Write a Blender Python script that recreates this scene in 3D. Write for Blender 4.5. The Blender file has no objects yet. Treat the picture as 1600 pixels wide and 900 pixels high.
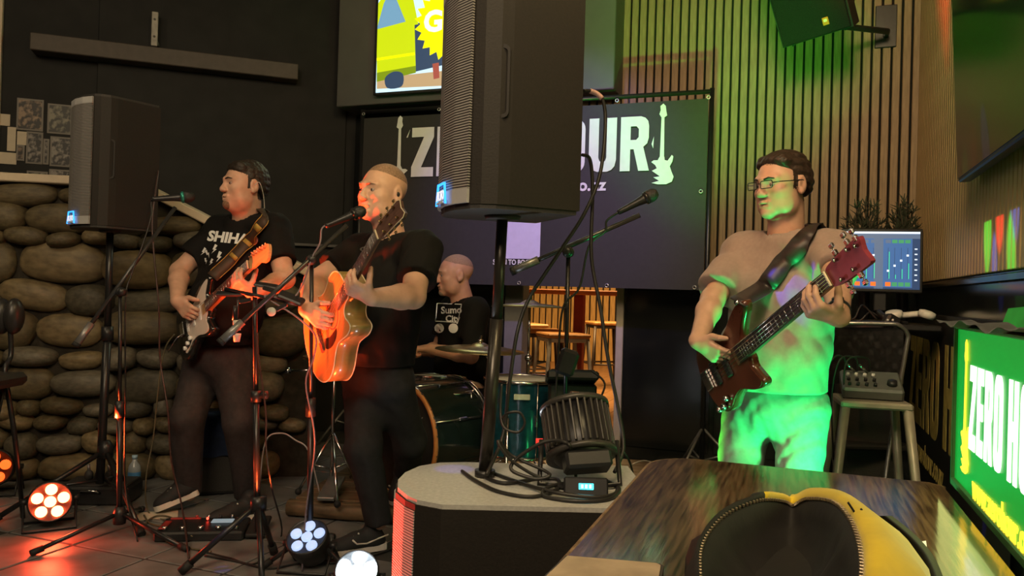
import bpy, bmesh, math, random
import numpy as np
from mathutils import Vector, Matrix, Quaternion

S = bpy.context.scene
COL = S.collection
random.seed(11)
RNG = np.random.RandomState(7)
PI = math.pi

# ------------------------------------------------------------------ camera
FPX = 1200.0                      # focal length in pixels of the 1600x900 frame
CAMH = 1.20
_pitch = 7.0 / FPX
_roll = math.radians(1.7)
_f = Vector((0, math.cos(_pitch), math.sin(_pitch)))
_r0 = Vector((1, 0, 0)); _u0 = Vector((0, -math.sin(_pitch), math.cos(_pitch)))
CR = _r0 * math.cos(_roll) + _u0 * math.sin(_roll)
CU = -_r0 * math.sin(_roll) + _u0 * math.cos(_roll)
CF = _f
CAM = Vector((0, 0, CAMH))
cd = bpy.data.cameras.new('camera'); cam = bpy.data.objects.new('camera', cd); COL.objects.link(cam)
cd.sensor_width = 36; cd.lens = FPX / 1600 * 36; cd.clip_start = 0.05
m3 = Matrix((CR, CU, -CF)).transposed()
cam.matrix_world = Matrix.Translation(CAM) @ m3.to_4x4()
S.camera = cam

# ------------------------------------------------------------------ world, exposure, room lights
S.view_settings.view_transform = 'Standard'; S.view_settings.look = 'None'
S.view_settings.gamma = 1; S.view_settings.use_curve_mapping = False
S.view_settings.exposure = 0.45
w = bpy.data.worlds.new('world'); S.world = w; w.use_nodes = True
w.node_tree.nodes['Background'].inputs[0].default_value = (1.0, 0.82, 0.62, 1)
w.node_tree.nodes['Background'].inputs[1].default_value = 0.012

def lamp(name, kind, loc, energy, color, target=None, size=0.3, angle=40, blend=0.4, size_y=None):
    l = bpy.data.lights.new(name, kind); l.energy = energy; l.color = color
    o = bpy.data.objects.new(name, l); COL.objects.link(o); o.location = loc
    if kind == 'AREA':
        l.size = size
        if size_y: l.shape = 'RECTANGLE'; l.size_y = size_y
    else: l.shadow_soft_size = size
    if kind == 'SPOT':
        l.spot_size = math.radians(angle); l.spot_blend = blend
    if target is not None:
        o.rotation_euler = (Vector(target) - Vector(loc)).to_track_quat('-Z', 'Y').to_euler()
    return o
WARM = (1.0, 0.76, 0.50)
lamp('room_light_near', 'AREA', (-0.9, -0.9, 3.7), 112, WARM, (-0.9, 2.6, 0.9), 1.6)
lamp('room_light_right', 'AREA', (0.5, 1.2, 3.7), 48, (1.0, 0.74, 0.36), (2.0, 3.6, 1.7), 0.8)
lamp('room_light_left', 'AREA', (-3.2, 2.0, 3.75), 15, (1.0, 0.78, 0.48), (-2.9, 4.7, 0.9), 0.8)
lamp('violet_wash', 'SPOT', (-0.55, 2.6, 3.6), 230, (0.42, 0.30, 1.0), (0.35, 5.7, 1.75), 0.06, 40, 0.8)

# ------------------------------------------------------------------ projection helpers
def P(px, py, d):
    return CAM + (CF + CR * ((px - 800) / FPX) - CU * ((py - 450) / FPX)) * d
def RAY(px, py):
    return (CF + CR * ((px - 800) / FPX) - CU * ((py - 450) / FPX)).normalized()
def HIT(px, py, p0, n):
    r = RAY(px, py); t = (Vector(p0) - CAM).dot(n) / r.dot(n); return CAM + r * t
def FL(px, py, h=0.0):
    return HIT(px, py, (0, 0, h), Vector((0, 0, 1)))

# room frame: origin at the back right corner on the floor, +X to the right, +Y away (through the back wall)
TH = math.atan(0.367)
ROOM = Matrix.Translation((2.633, 5.0, 0)) @ Matrix.Rotation(-TH, 4, 'Z')
RI = ROOM.inverted()
RX = Vector((math.cos(TH), -math.sin(TH), 0)); RY = Vector((math.sin(TH), math.cos(TH), 0))
def R(x, y, z=0): return ROOM @ Vector((x, y, z))
def ONBACK(px, py, off=0.0): return HIT(px, py, R(0, -off, 0), RY)
def ONRIGHT(px, py, off=0.0): return HIT(px, py, R(-off, 0, 0), RX)
def RB(px, py, off=0.0): return RI @ ONBACK(px, py, off)
def RR(px, py, off=0.0): return RI @ ONRIGHT(px, py, off)

# ------------------------------------------------------------------ materials
MATS = {}
def mat(name, col, rough=0.5, metal=0.0, var=0.12, scale=20, bump=0.0, emit=None, es=0.0, spec=0.5, coat=0.0, stretch=None, trans=0.0, alpha=1.0, col2=None, sheen=0.0, ior=1.45):
    if name in MATS: return MATS[name]
    m = bpy.data.materials.new(name); m.use_nodes = True; nt = m.node_tree; N = nt.nodes; L = nt.links
    b = N['Principled BSDF']
    b.inputs['Roughness'].default_value = rough; b.inputs['Metallic'].default_value = metal
    b.inputs['Specular IOR Level'].default_value = spec; b.inputs['Coat Weight'].default_value = coat
    b.inputs['Transmission Weight'].default_value = trans; b.inputs['Alpha'].default_value = alpha
    b.inputs['IOR'].default_value = ior
    if sheen: b.inputs['Sheen Weight'].default_value = sheen
    tc = N.new('ShaderNodeTexCoord'); mp = N.new('ShaderNodeMapping')
    L.new(tc.outputs['Object'], mp.inputs['Vector'])
    if stretch: mp.inputs['Scale'].default_value = stretch
    nz = N.new('ShaderNodeTexNoise'); nz.inputs['Scale'].default_value = scale; nz.inputs['Detail'].default_value = 4
    L.new(mp.outputs[0], nz.inputs['Vector'])
    rp = N.new('ShaderNodeValToRGB'); L.new(nz.outputs['Fac'], rp.inputs[0])
    c = Vector(col); c2 = Vector(col2) if col2 else c * (1 + var)
    c1 = c if col2 else c * (1 - var)
    rp.color_ramp.elements[0].color = (*c1, 1); rp.color_ramp.elements[1].color = (*[min(1, v) for v in c2], 1)
    rp.color_ramp.elements[0].position = 0.32; rp.color_ramp.elements[1].position = 0.68
    L.new(rp.outputs[0], b.inputs['Base Color'])
    if bump:
        bp = N.new('ShaderNodeBump'); bp.inputs['Strength'].default_value = bump; bp.inputs['Distance'].default_value = 0.01
        L.new(nz.outputs['Fac'], bp.inputs['Height']); L.new(bp.outputs[0], b.inputs['Normal'])
    if emit:
        b.inputs['Emission Color'].default_value = (*emit, 1); b.inputs['Emission Strength'].default_value = es
    MATS[name] = m
    return m

# ------------------------------------------------------------------ mesh builder
WM = {}
class MB:
    def __init__(s): s.v = []; s.f = []; s.sm = []
    def add(s, vs, fs, M=None, smooth=False):
        o = len(s.v)
        if M is not None: vs = [M @ Vector(v) for v in vs]
        s.v += [tuple(v) for v in vs]; s.f += [tuple(i + o for i in f) for f in fs]; s.sm += [smooth] * len(fs)
        return s
    def box(s, c, size, M=None, bev=0.0, rz=0.0):
        x, y, z = [d / 2 for d in size]
        c = Vector(c)
        if bev <= 0:
            vs = [(sx * x, sy * y, sz * z) for sz in (-1, 1) for sy in (-1, 1) for sx in (-1, 1)]
            fs = [(0, 2, 3, 1), (4, 5, 7, 6), (0, 1, 5, 4), (2, 6, 7, 3), (0, 4, 6, 2), (1, 3, 7, 5)]
        else:
            b = min(bev, x * .98, y * .98, z * .98); vs = []; idx = {}
            for sx in (-1, 1):
                for sy in (-1, 1):
                    for sz in (-1, 1):
                        for a in range(3):
                            v = [sx * (x - b), sy * (y - b), sz * (z - b)]
                            v[a] = (sx * x, sy * y, sz * z)[a]
                            idx[(sx, sy, sz, a)] = len(vs); vs.append(tuple(v))
            fs = []
            for a in range(3):
                o1, o2 = [(1, 2), (2, 0), (0, 1)][a]
                for sg in (-1, 1):
                    q = []
                    for (p1, p2) in ((-1, -1), (1, -1), (1, 1), (-1, 1)):
                        k = [0, 0, 0]; k[a] = sg; k[o1] = p1; k[o2] = p2; q.append(idx[(*k, a)])
                    fs.append(tuple(q if sg > 0 else q[::-1]))
            for a in range(3):
                o1, o2 = [(1, 2), (2, 0), (0, 1)][a]
                for p1 in (-1, 1):
                    for p2 in (-1, 1):
                        k0 = [0, 0, 0]; k0[a] = -1; k0[o1] = p1; k0[o2] = p2
                        k1 = list(k0); k1[a] = 1
                        q = (idx[(*k0, o1)], idx[(*k1, o1)], idx[(*k1, o2)], idx[(*k0, o2)])
                        fs.append(q if p1 * p2 < 0 else q[::-1])
            for sx in (-1, 1):
                for sy in (-1, 1):
                    for sz in (-1, 1):
                        q = (idx[(sx, sy, sz, 0)], idx[(sx, sy, sz, 1)], idx[(sx, sy, sz, 2)])
                        fs.append(q if sx * sy * sz > 0 else q[::-1])
        T = Matrix.Translation(c) @ Matrix.Rotation(rz, 4, 'Z')
        if M is not None: T = M @ T
        return s.add(vs, fs, T)
    def tube(s, pts, r, seg=8, closed=False, smooth=True, cap=True):
        pts = [Vector(p) for p in pts]; n = len(pts)
        rs = r if isinstance(r, (list, tuple)) else [r] * n
        vs = []; fs = []; up = None
        for i, p in enumerate(pts):
            if closed: t = (pts[(i + 1) % n] - pts[i - 1])
            else: t = (pts[min(i + 1, n - 1)] - pts[max(i - 1, 0)])
            t = t.normalized() if t.length > 1e-9 else Vector((0, 0, 1))
            if up is None: up = t.orthogonal().normalized()
            up = (up - t * up.dot(t))
            up = up.normalized() if up.length > 1e-6 else t.orthogonal().normalized()
            bi = t.cross(up)
            for k in range(seg):
                a = 2 * PI * k / seg; vs.append(p + (up * math.cos(a) + bi * math.sin(a)) * rs[i])
        for i in range(n if closed else n - 1):
            j = (i + 1) % n
            for k in range(seg):
                k2 = (k + 1) % seg; fs.append((i * seg + k, i * seg + k2, j * seg + k2, j * seg + k))
        s.add(vs, fs, None, smooth)
        if cap and not closed:
            o = len(s.v) - len(vs)
            s.f += [tuple(o + k for k in reversed(range(seg))), tuple(o + (n - 1) * seg + k for k in range(seg))]; s.sm += [False, False]
        return s
    def rod(s, a, b, r, r2=None, seg=10): return s.tube([a, b], [r, r if r2 is None else r2], seg)
    def lathe(s, prof, M=None, seg=20, smooth=True, cap=True):
        vs = []; fs = []; n = len(prof)
        for (r, z) in prof:
            for k in range(seg):
                a = 2 * PI * k / seg; vs.append((r * math.cos(a), r * math.sin(a), z))
        for i in range(n - 1):
            for k in range(seg):
                k2 = (k + 1) % seg; fs.append((i * seg + k, i * seg + k2, (i + 1) * seg + k2, (i + 1) * seg + k))
        s.add(vs, fs, M, smooth)
        if cap:
            o = len(s.v) - len(vs)
            if prof[0][0] > 1e-5: s.f.append(tuple(o + k for k in reversed(range(seg)))); s.sm.append(False)
            if prof[-1][0] > 1e-5: s.f.append(tuple(o + (n - 1) * seg + k for k in range(seg))); s.sm.append(False)
        return s
    def ell(s, c, r, M=None, seg=16, rings=10):
        vs = []; fs = []
        for i in range(rings + 1):
            th = PI * i / rings
            for k in range(seg):
                a = 2 * PI * k / seg
                vs.append((c[0] + r[0] * math.sin(th) * math.cos(a), c[1] + r[1] * math.sin(th) * math.sin(a), c[2] - r[2] * math.cos(th)))
        for i in range(rings):
            for k in range(seg):
                k2 = (k + 1) % seg; fs.append((i * seg + k, i * seg + k2, (i + 1) * seg + k2, (i + 1) * seg + k))
        return s.add(vs, fs, M, True)
    def prism(s, pts, z0, z1, M=None, smooth=False):
        n = len(pts)
        a = sum(pts[i][0] * pts[(i + 1) % n][1] - pts[(i + 1) % n][0] * pts[i][1] for i in range(n))
        if a < 0: pts = pts[::-1]
        vs = [(p[0], p[1], z0) for p in pts] + [(p[0], p[1], z1) for p in pts]
        s.add(vs, [(i, (i + 1) % n, n + (i + 1) % n, n + i) for i in range(n)], M, smooth)
        o = len(s.v) - 2 * n
        s.f += [tuple(o + i for i in reversed(range(n))), tuple(o + n + i for i in range(n))]; s.sm += [False, False]
        return s
    def flat(s, polys, z0, z1, M=None):
        """2D outlines with holes, filled and extruded from z0 to z1"""
        vs, fs = fill2d(polys, z0, z1); return s.add(vs, fs, M)
    def ribbon(s, pts, ups, width, th=0.004):
        """strap: centre points, side vectors"""
        vs = []; fs = []; n = len(pts)
        for i, p in enumerate(pts):
            p = Vector(p); sd = Vector(ups[i]).normalized() * width / 2
            t = (Vector(pts[min(i + 1, n - 1)]) - Vector(pts[max(i - 1, 0)])).normalized(); nn = sd.normalized().cross(t) * th / 2
            vs += [p - sd - nn, p + sd - nn, p + sd + nn, p - sd + nn]
        for i in range(n - 1):
            for k in range(4):
                k2 = (k + 1) % 4; fs.append((4 * i + k, 4 * i + k2, 4 * i + 4 + k2, 4 * i + 4 + k))
        fs += [(3, 2, 1, 0), (4 * n - 4, 4 * n - 3, 4 * n - 2, 4 * n - 1)]
        return s.add(vs, fs, None, True)
    def mesh(s, name):
        me = bpy.data.meshes.new(name); me.from_pydata(s.v, [], s.f); me.polygons.foreach_set('use_smooth', s.sm); me.update()
        return me
    def build(s, name, m, parent=None, label=None, local=False, kind=None):
        """verts are world coordinates (or the parent's local ones if local); links one mesh object"""
        if parent is not None:
            W = WM[parent.name]
            if not local:
                I = W.inverted(); s.v = [tuple(I @ Vector(v)) for v in s.v]
            o = bpy.data.objects.new(name, s.mesh(name)); COL.objects.link(o); o.parent = parent; WM[o.name] = W.copy()
        else:
            a = np.array(s.v); lo = a.min(0); hi = a.max(0)
            b = Vector(((lo[0] + hi[0]) / 2, (lo[1] + hi[1]) / 2, lo[2]))
            s.v = [tuple(Vector(v) - b) for v in s.v]
            o = bpy.data.objects.new(name, s.mesh(name)); COL.objects.link(o); o.location = b; WM[o.name] = Matrix.Translation(b)
        o.data.materials.append(m)
        if label: o['label'] = label
        if kind: o['kind'] = kind
        return o

def fill2d(polys, z0, z1):
    cu = bpy.data.curves.new('outline', 'CURVE'); cu.dimensions = '2D'; cu.fill_mode = 'BOTH'; cu.extrude = abs(z1 - z0) / 2
    for p in polys:
        sp = cu.splines.new('POLY'); sp.points.add(len(p) - 1)
        for i, q in enumerate(p): sp.points[i].co = (q[0], q[1], 0, 1)
        sp.use_cyclic_u = True
    return curve_mesh(cu, (z0 + z1) / 2)
def curve_mesh(cu, zoff=0.0):
    ob = bpy.data.objects.new('tmp', cu); COL.objects.link(ob)
    dg = bpy.context.evaluated_depsgraph_get(); me = bpy.data.meshes.new_from_object(ob.evaluated_get(dg))
    vs = [(v.co.x, v.co.y, v.co.z + zoff) for v in me.vertices]; fs = [tuple(p.vertices) for p in me.polygons]
    bpy.data.objects.remove(ob); bpy.data.curves.remove(cu); bpy.data.meshes.remove(me)
    return vs, fs
def text2d(txt, size, th=0.002, bold=0.0, sx=1.0, align='LEFT', shear=0.0):
    cu = bpy.data.curves.new('lettering', 'FONT'); cu.body = txt; cu.size = size; cu.extrude = th / 2; cu.offset = bold
    cu.align_x = align; cu.shear = shear; cu.resolution_u = 3
    vs, fs = curve_mesh(cu, th / 2)
    return [(v[0] * sx, v[1], v[2]) for v in vs], fs

def thing(name, label, cat, loc=(0, 0, 0), group=None, M=None):
    o = bpy.data.objects.new(name, None); COL.objects.link(o); o.empty_display_size = 0.1
    W = M.copy() if M is not None else Matrix.Translation(Vector(loc)); o.matrix_world = W
    o['label'] = label; o['category'] = cat
    if group: o['group'] = group
    WM[o.name] = W
    return o
def tag(o, label, cat, group=None, kind=None):
    o['label'] = label; o['category'] = cat
    if group: o['group'] = group
    if kind: o['kind'] = kind
    return o
def struct(o, label=None):
    o['kind'] = 'structure'
    if label: o['label'] = label
    return o
def frame(o, x, z):
    """matrix with origin o, X axis x, Z axis as close to z as possible"""
    x = Vector(x).normalized(); z = Vector(z); z = (z - x * z.dot(x)).normalized(); y = z.cross(x)
    return Matrix.Translation(Vector(o)) @ Matrix((x, y, z)).transposed().to_4x4()
def zframe(o, z, x=(1, 0, 0)):
    z = Vector(z).normalized(); x = Vector(x)
    if abs(x.normalized().dot(z)) > 0.98: x = Vector((0, 1, 0))
    x = (x - z * x.dot(z)).normalized(); y = z.cross(x)
    return Matrix.Translation(Vector(o)) @ Matrix((x, y, z)).transposed().to_4x4()
def crom(pts, n=8, closed=False):
    """Catmull-Rom through points"""
    pts = [Vector(p) for p in pts]; out = []; m = len(pts)
    for i in range(m if closed else m - 1):
        if closed: a, b, c, d = pts[i - 1], pts[i], pts[(i + 1) % m], pts[(i + 2) % m]
        else: a, b, c, d = pts[max(i - 1, 0)], pts[i], pts[i + 1], pts[min(i + 2, m - 1)]
        for k in range(n):
            t = k / n
            out.append(0.5 * ((2 * b) + (c - a) * t + (2 * a - 5 * b + 4 * c - d) * t * t + (3 * b - a - 3 * c + d) * t ** 3))
    if not closed: out.append(pts[-1])
    return out
def crom2(pts, n=6, closed=True):
    return [(p.x, p.y) for p in crom([(a, b, 0) for a, b in pts], n, closed)]
def rrect(x0, y0, x1, y1, r, n=5):
    out = []
    for (cx, cy, a0) in ((x1 - r, y1 - r, 0), (x0 + r, y1 - r, 90), (x0 + r, y0 + r, 180), (x1 - r, y0 + r, 270)):
        for k in range(n + 1):
            a = math.radians(a0 + 90 * k / n); out.append((cx + r * math.cos(a), cy + r * math.sin(a)))
    return out
def circ(x, y, r, n=20): return [(x + r * math.cos(2 * PI * k / n), y + r * math.sin(2 * PI * k / n)) for k in range(n)]

# heavy condensed capitals, unit height
GLY = {
 'Z': (0.56, [[(0, 1), (.56, 1), (.56, .8), (.25, .19), (.56, .19), (.56, 0), (0, 0), (0, .2), (.31, .81), (0, .81)]]),
 'E': (0.50, [[(0, 0), (0, 1), (.5, 1), (.5, .81), (.21, .81), (.21, .6), (.46, .6), (.46, .41), (.21, .41), (.21, .19), (.5, .19), (.5, 0)]]),
 'R': (0.60, [[(0, 0), (0, 1), (.42, 1), (.51, .97), (.57, .91), (.59, .82), (.59, .6), (.56, .5), (.48, .44), (.61, 0), (.39, 0), (.28, .4), (.21, .4), (.21, 0)],
              [(.21, .57), (.21, .82), (.33, .82), (.38, .77), (.38, .62), (.33, .57)]]),
 'O': (0.59, [rrect(0, 0, .59, 1, .19), rrect(.21, .18, .38, .82, .07)]),
 'H': (0.59, [[(0, 0), (0, 1), (.21, 1), (.21, .6), (.38, .6), (.38, 1), (.59, 1), (.59, 0), (.38, 0), (.38, .41), (.21, .41), (.21, 0)]]),
 'U': (0.59, [[(0, 1), (.21, 1), (.21, .26), (.235, .2), (.295, .175), (.355, .2), (.38, .26), (.38, 1), (.59, 1), (.59, .22), (.56, .1), (.49, .03), (.40, 0), (.19, 0), (.10, .03), (.03, .1), (0, .22)]]),
}
def heavy(txt, gap=0.09, space=0.26):
    x = 0; out = []
    for ch in txt:
        if ch == ' ': x += space; continue
        wd, polys = GLY[ch]
        out.append((ch, [[(a + x, b) for a, b in p] for p in polys])); x += wd + gap
    return out, x - gap
# ------------------------------------------------------------------ setting
BLACKW = mat('black_wall_paint', (0.015, 0.0155, 0.0145), 0.6, var=0.2, scale=6, spec=.2)
BLACKG = mat('black_gloss_panel', (0.010, 0.011, 0.010), 0.16, var=0.2, scale=4, spec=0.6)
GREYW = mat('charcoal_paint', (0.095, 0.093, 0.09), 0.6, var=0.08, scale=5)
CEIL = mat('ceiling_black', (0.03, 0.03, 0.03), 0.8)
GROUT = mat('tile_grout', (0.035, 0.035, 0.033), 0.9)
TILE = mat('slate_tile', (0.15, 0.15, 0.148), 0.42, var=0.35, scale=5, bump=0.12)
SLAT = mat('oak_slat', (0.20, 0.125, 0.058), 0.5, scale=14, stretch=(6, 6, 0.5), bump=0.06, col2=(0.31, 0.20, 0.10))
SLATR = mat('pale_oak_slat', (0.36, 0.235, 0.11), 0.5, scale=14, stretch=(6, 6, 0.5), bump=0.05, col2=(0.50, 0.34, 0.17))
FELT = mat('black_felt', (0.006, 0.006, 0.006), 0.95)
CREAM = mat('cream_cap', (0.62, 0.52, 0.38), 0.6, var=0.06)
STONES = [mat('river_stone_olive', (0.10, 0.078, 0.040), 0.6, var=0.35, scale=7, bump=0.25),
          mat('river_stone_tan', (0.17, 0.128, 0.066), 0.55, var=0.35, scale=6, bump=0.25),
          mat('river_stone_grey', (0.125, 0.11, 0.08), 0.55, var=0.3, scale=8, bump=0.25),
          mat('river_stone_dark', (0.075, 0.065, 0.042), 0.6, var=0.35, scale=8, bump=0.25)]
MORTAR = mat('wall_mortar', (0.030, 0.025, 0.017), 0.95, var=0.4, scale=18, bump=0.4)
def inst(name, me, m, parent, M):
    """copy of a shared mesh placed by world matrix M under a parent"""
    o = bpy.data.objects.new(name, me); COL.objects.link(o)
    if parent is not None: o.parent = parent; o.matrix_local = WM[parent.name].inverted() @ M
    else: o.matrix_world = M
    WM[o.name] = M.copy()
    if m and not me.materials: me.materials.append(m)
    return o
CZ = 4.0
# floor with tiles laid square to the room
floor = struct(MB().box((0, 3.0, -0.03), (16, 14, 0.05)).build('floor', GROUT))
TS = 0.42; tm = MB().box((0, 0, 0), (TS - 0.012, TS - 0.012, 0.016), bev=0.004).mesh('tile')
for i in range(-14, 3):
    for j in range(-11, 1):
        c = R((i + 0.5) * TS, (j + 0.35) * TS, 0)
        if not (-3.7 < c.x < 2.6 and 1.9 < c.y < 6.0) : continue
        px = 800 + FPX * c.x / c.y
        if px < -80 or px > 1500: continue
        if px > 660 and c.y < 3.6: continue
        inst('tile', tm, TILE, floor, ROOM @ Matrix.Translation(((i + 0.5) * TS, (j + 0.35) * TS, -0.0085 + random.uniform(-.0015, .0005))))
ceiling = struct(MB().box((0, 3.0, CZ + .05), (16, 14, 0.1)).build('ceiling', CEIL))

# back wall: dado, door opening, black upper wall on the left, slats on the right
DADO = 1.33
xr = RB(972, 600).x; xl = RB(786, 600).x; xe = RB(500, 300).x
def rbox(mb, x0, x1, y0, y1, z0, z1, bev=0): return mb.box(((x0 + x1) / 2, (y0 + y1) / 2, (z0 + z1) / 2), (abs(x1 - x0), abs(y1 - y0), abs(z1 - z0)), ROOM, bev)
wb = MB()
rbox(wb, xr, 0.2, 0, 0.12, 0, DADO); rbox(wb, xe, xl, 0, 0.12, 0, CZ); rbox(wb, xl, xr, 0, .12, 2.2, CZ); rbox(wb, xr, 0.2, 0.02, .12, DADO, CZ)
wall_back = struct(wb.build('wall_back', BLACKG))
xs0 = RB(955, 300).x
PITCH = 0.060
sm = MB().box((0, 0, 0), (PITCH - 0.014, 0.022, CZ - DADO - 0.01), bev=0.003).mesh('slat')
n = 0; x = -0.035
felt = MB(); rbox(felt, xs0 - .3, 0, 0.0, 0.02, DADO, CZ); felt.build('felt_backing', FELT, wall_back)
while x > xs0 - 0.25:
    inst('slat', sm, SLAT, wall_back, ROOM @ Matrix.Translation((x, -0.012, (CZ + DADO) / 2))); x -= PITCH
dr = MB(); rbox(dr, xr, 0, -0.02, 0, DADO - 0.035, DADO - 0.005, .004); dr.build('dado_rail', BLACKG, wall_back)
for k in range(3):
    a = xr + (0 - xr) * k / 3 + 0.02; b = xr + (0 - xr) * (k + 1) / 3 - 0.01
    pmb = MB(); rbox(pmb, a, b, -0.012, 0, 0.1, DADO - .04, .004); pmb.build('dado_panel', BLACKG, wall_back)
# door frame of the opening
FRAME = mat('door_frame_cream', (0.46, 0.40, 0.31), 0.5, var=0.06)
GREYP = mat('grey_post_paint', (0.17, 0.165, 0.155), 0.5, var=0.06)
d1 = MB(); rbox(d1, xr - 0.055, xr, -0.02, 0.14, 0, 2.2, .005); d1 = struct(d1.build('door_1', FRAME), 'cream door jamb at the right of the opening to the bar')
d2 = MB(); rbox(d2, xl, xl + 0.15, -0.02, 0.13, 0, 2.2, .006); d2.build('door_post', GREYP, d1, 'grey post at the left of the opening')

# right wall: gloss black dado, pale slats above
wr = MB(); rbox(wr, 0, 0.12, -7, 0.12, 0, CZ); wall_right = struct(wr.build('wall_right', BLACKG))
PR = 0.058
srm = MB().box((0, 0, 0), (0.022, PR - 0.012, CZ - DADO - .01), bev=0.003).mesh('slat')
y = -0.06
while y > -3.6:
    inst('slat', srm, SLATR, wall_right, ROOM @ Matrix.Translation((-0.012, y, (CZ + DADO) / 2))); y -= PR
dr = MB(); rbox(dr, -0.022, 0, -3.7, 0, DADO - 0.035, DADO - .005, .004); dr.build('dado_rail', BLACKG, wall_right)

# left black wall, running obliquely
L0 = Vector((-1.40, 6.45, 0)); LD = Vector((-2.92, -1.0, 0)).normalized(); LNRM = Vector((-LD.y, LD.x, 0))
if LNRM.y > 0: LNRM = -LNRM
LW = Matrix.Translation(L0) @ Matrix((LD, -LNRM, Vector((0, 0, 1)))).transposed().to_4x4()   # x along the wall to the left, -y into the room
def ONLEFT(px, py, off=0.0): return HIT(px, py, L0 + LNRM * off, LNRM)
def LL(px, py, off=0.0): return LW.inverted() @ ONLEFT(px, py, off)
wall_left = struct(MB().box((1.6, 0.06, CZ / 2), (4.4, 0.12, CZ), LW).build('wall_left', BLACKW))
# charcoal panel of the wall, ends in a ledge
a = LL(345, 200, .03); b = LL(535, 383, .03)
a.x = 1.9
MB().box(((a.x + b.x) / 2, -0.015, (b.z + CZ) / 2), (a.x - b.x, 0.03, CZ - b.z), LW, .004).build('wall_panel', BLACKW, wall_left)
MB().box(((a.x + b.x) / 2, -0.025, b.z - .012), (a.x - b.x, 0.05, 0.024), LW, .004).build('ledge', GREYW, wall_left)
# strip of door light at the far left, put in as a cream board
a = LL(2, 90, .03); MB().box((a.x + 0.06, -0.02, 2.45), (0.12, 0.04, 1.7), LW, .004).build('door_light_strip', CREAM, wall_left)

# stone half wall with a cream cap that slopes down on the right
SW0 = Vector((-3.55, 4.50, 0)); SW1 = Vector((-1.25, 4.86, 0))
SD = (SW1 - SW0).normalized(); SN = Vector((SD.y, -SD.x, 0))
SWM = Matrix.Translation(SW0) @ Matrix((SD, -SN, Vector((0, 0, 1)))).transposed().to_4x4()      # x right along the wall, -y to the camera
SI = SWM.inverted()
def ONST(px, py, off=0.0): return SI @ HIT(px, py, SW0 + SN * off, SN)
t0 = ONST(60, 281); t1 = ONST(215, 300); t2 = ONST(312, 355); slen = (SW1 - SW0).length
sl = (t2.z - t1.z) / (t2.x - t1.x)
def stop(x): return t0.z if x < t1.x else max(0.95, t0.z + sl * 0.9 * (x - t1.x))
mb = MB(); o = [(-.2, 0), (slen, 0), (slen, stop(slen) - .02), ((slen + t1.x) / 2, stop((slen + t1.x) / 2) - .02), (t1.x, t0.z - .02), (-.2, t0.z - .02)]
mb.prism(o, -0.30, 0.0, SWM @ Matrix.Rotation(PI / 2, 4, 'X') )
wall_stone = struct(mb.build('wall_stone', MORTAR), 'half wall of rounded river stones with a cream cap')
variants = []
for k in range(12):
    bm = bmesh.new(); bmesh.ops.create_icosphere(bm, subdivisions=3, radius=0.5)
    rs = np.random.RandomState(50 + k); ks = rs.normal(0, 3.0, (7, 3)); ph = rs.uniform(0, 6.3, 7)
    for v in bm.verts:
        p = np.array(v.co); d = sum(math.sin(ks[q] @ p + ph[q]) for q in range(7)) * 0.028
        e = 2.6; q = np.sign(p) * np.abs(p / .5) ** (2 / e) * .5; q = q * .75 + p * .25
        v.co = Vector(q * (1 + d))
    me = bpy.data.meshes.new('stone'); bm.to_mesh(me); bm.free(); me.polygons.foreach_set('use_smooth', [True] * len(me.polygons)); variants.append(me)
vm = []
for me in variants:
    row = []
    for m in STONES: c = me.copy(); c.materials.append(m); row.append(c)
    vm.append(row)
z = 0.0; row = 0
while z < 2.0:
    h = random.choice([.10, .13, .16, .19, .22]); x = -0.15 + random.uniform(-.1, .05)
    while x < slen:
        wd = h * random.uniform(1.2, 2.4); cx = x + wd / 2; top = stop(cx + wd * .3)
        if cx + wd * .5 > slen: break
        jz = random.uniform(-.02, .02)
        hh = h * random.uniform(.85, 1.2)
        zt = z + h / 2 + jz
        if zt + hh * .5 > top - .03:
            if top - .03 - (zt - hh / 2) > .07: hh = top - .03 - (zt - hh / 2); zt = top - .03 - hh / 2
            else: x += wd * .95; continue
        me = random.choice(random.choice(vm)) if random.random() < .5 else random.choice(vm)[random.choice([0, 1, 0, 2])]
        M = SWM @ Matrix.Translation((cx, random.uniform(-.03, .02), zt)) @ Matrix.Rotation(random.uniform(-.12, .12), 4, 'Y') @ Matrix.Diagonal((wd * 1.02, random.uniform(.16, .24), hh * 1.03, 1))
        inst('stone', me, None, wall_stone, M); x += wd * .97
    z += h * .97; row += 1
cap = MB(); cp = [(-.2, t0.z), (t1.x, t0.z), (slen, stop(slen))]
for i in range(2):
    p, q = Vector((cp[i][0], 0, cp[i][1])), Vector((cp[i + 1][0], 0, cp[i + 1][1])); dd = (q - p)
    M = SWM @ Matrix.Translation((p + q) / 2) @ Matrix.Rotation(-math.atan2(dd.z, dd.x), 4, 'Y')
    cap.box((0, 0.15, 0), (dd.length + .01, 0.46, 0.05), M, .006)
cap.build('cap', CREAM, wall_stone, 'cream painted cap board')

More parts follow.
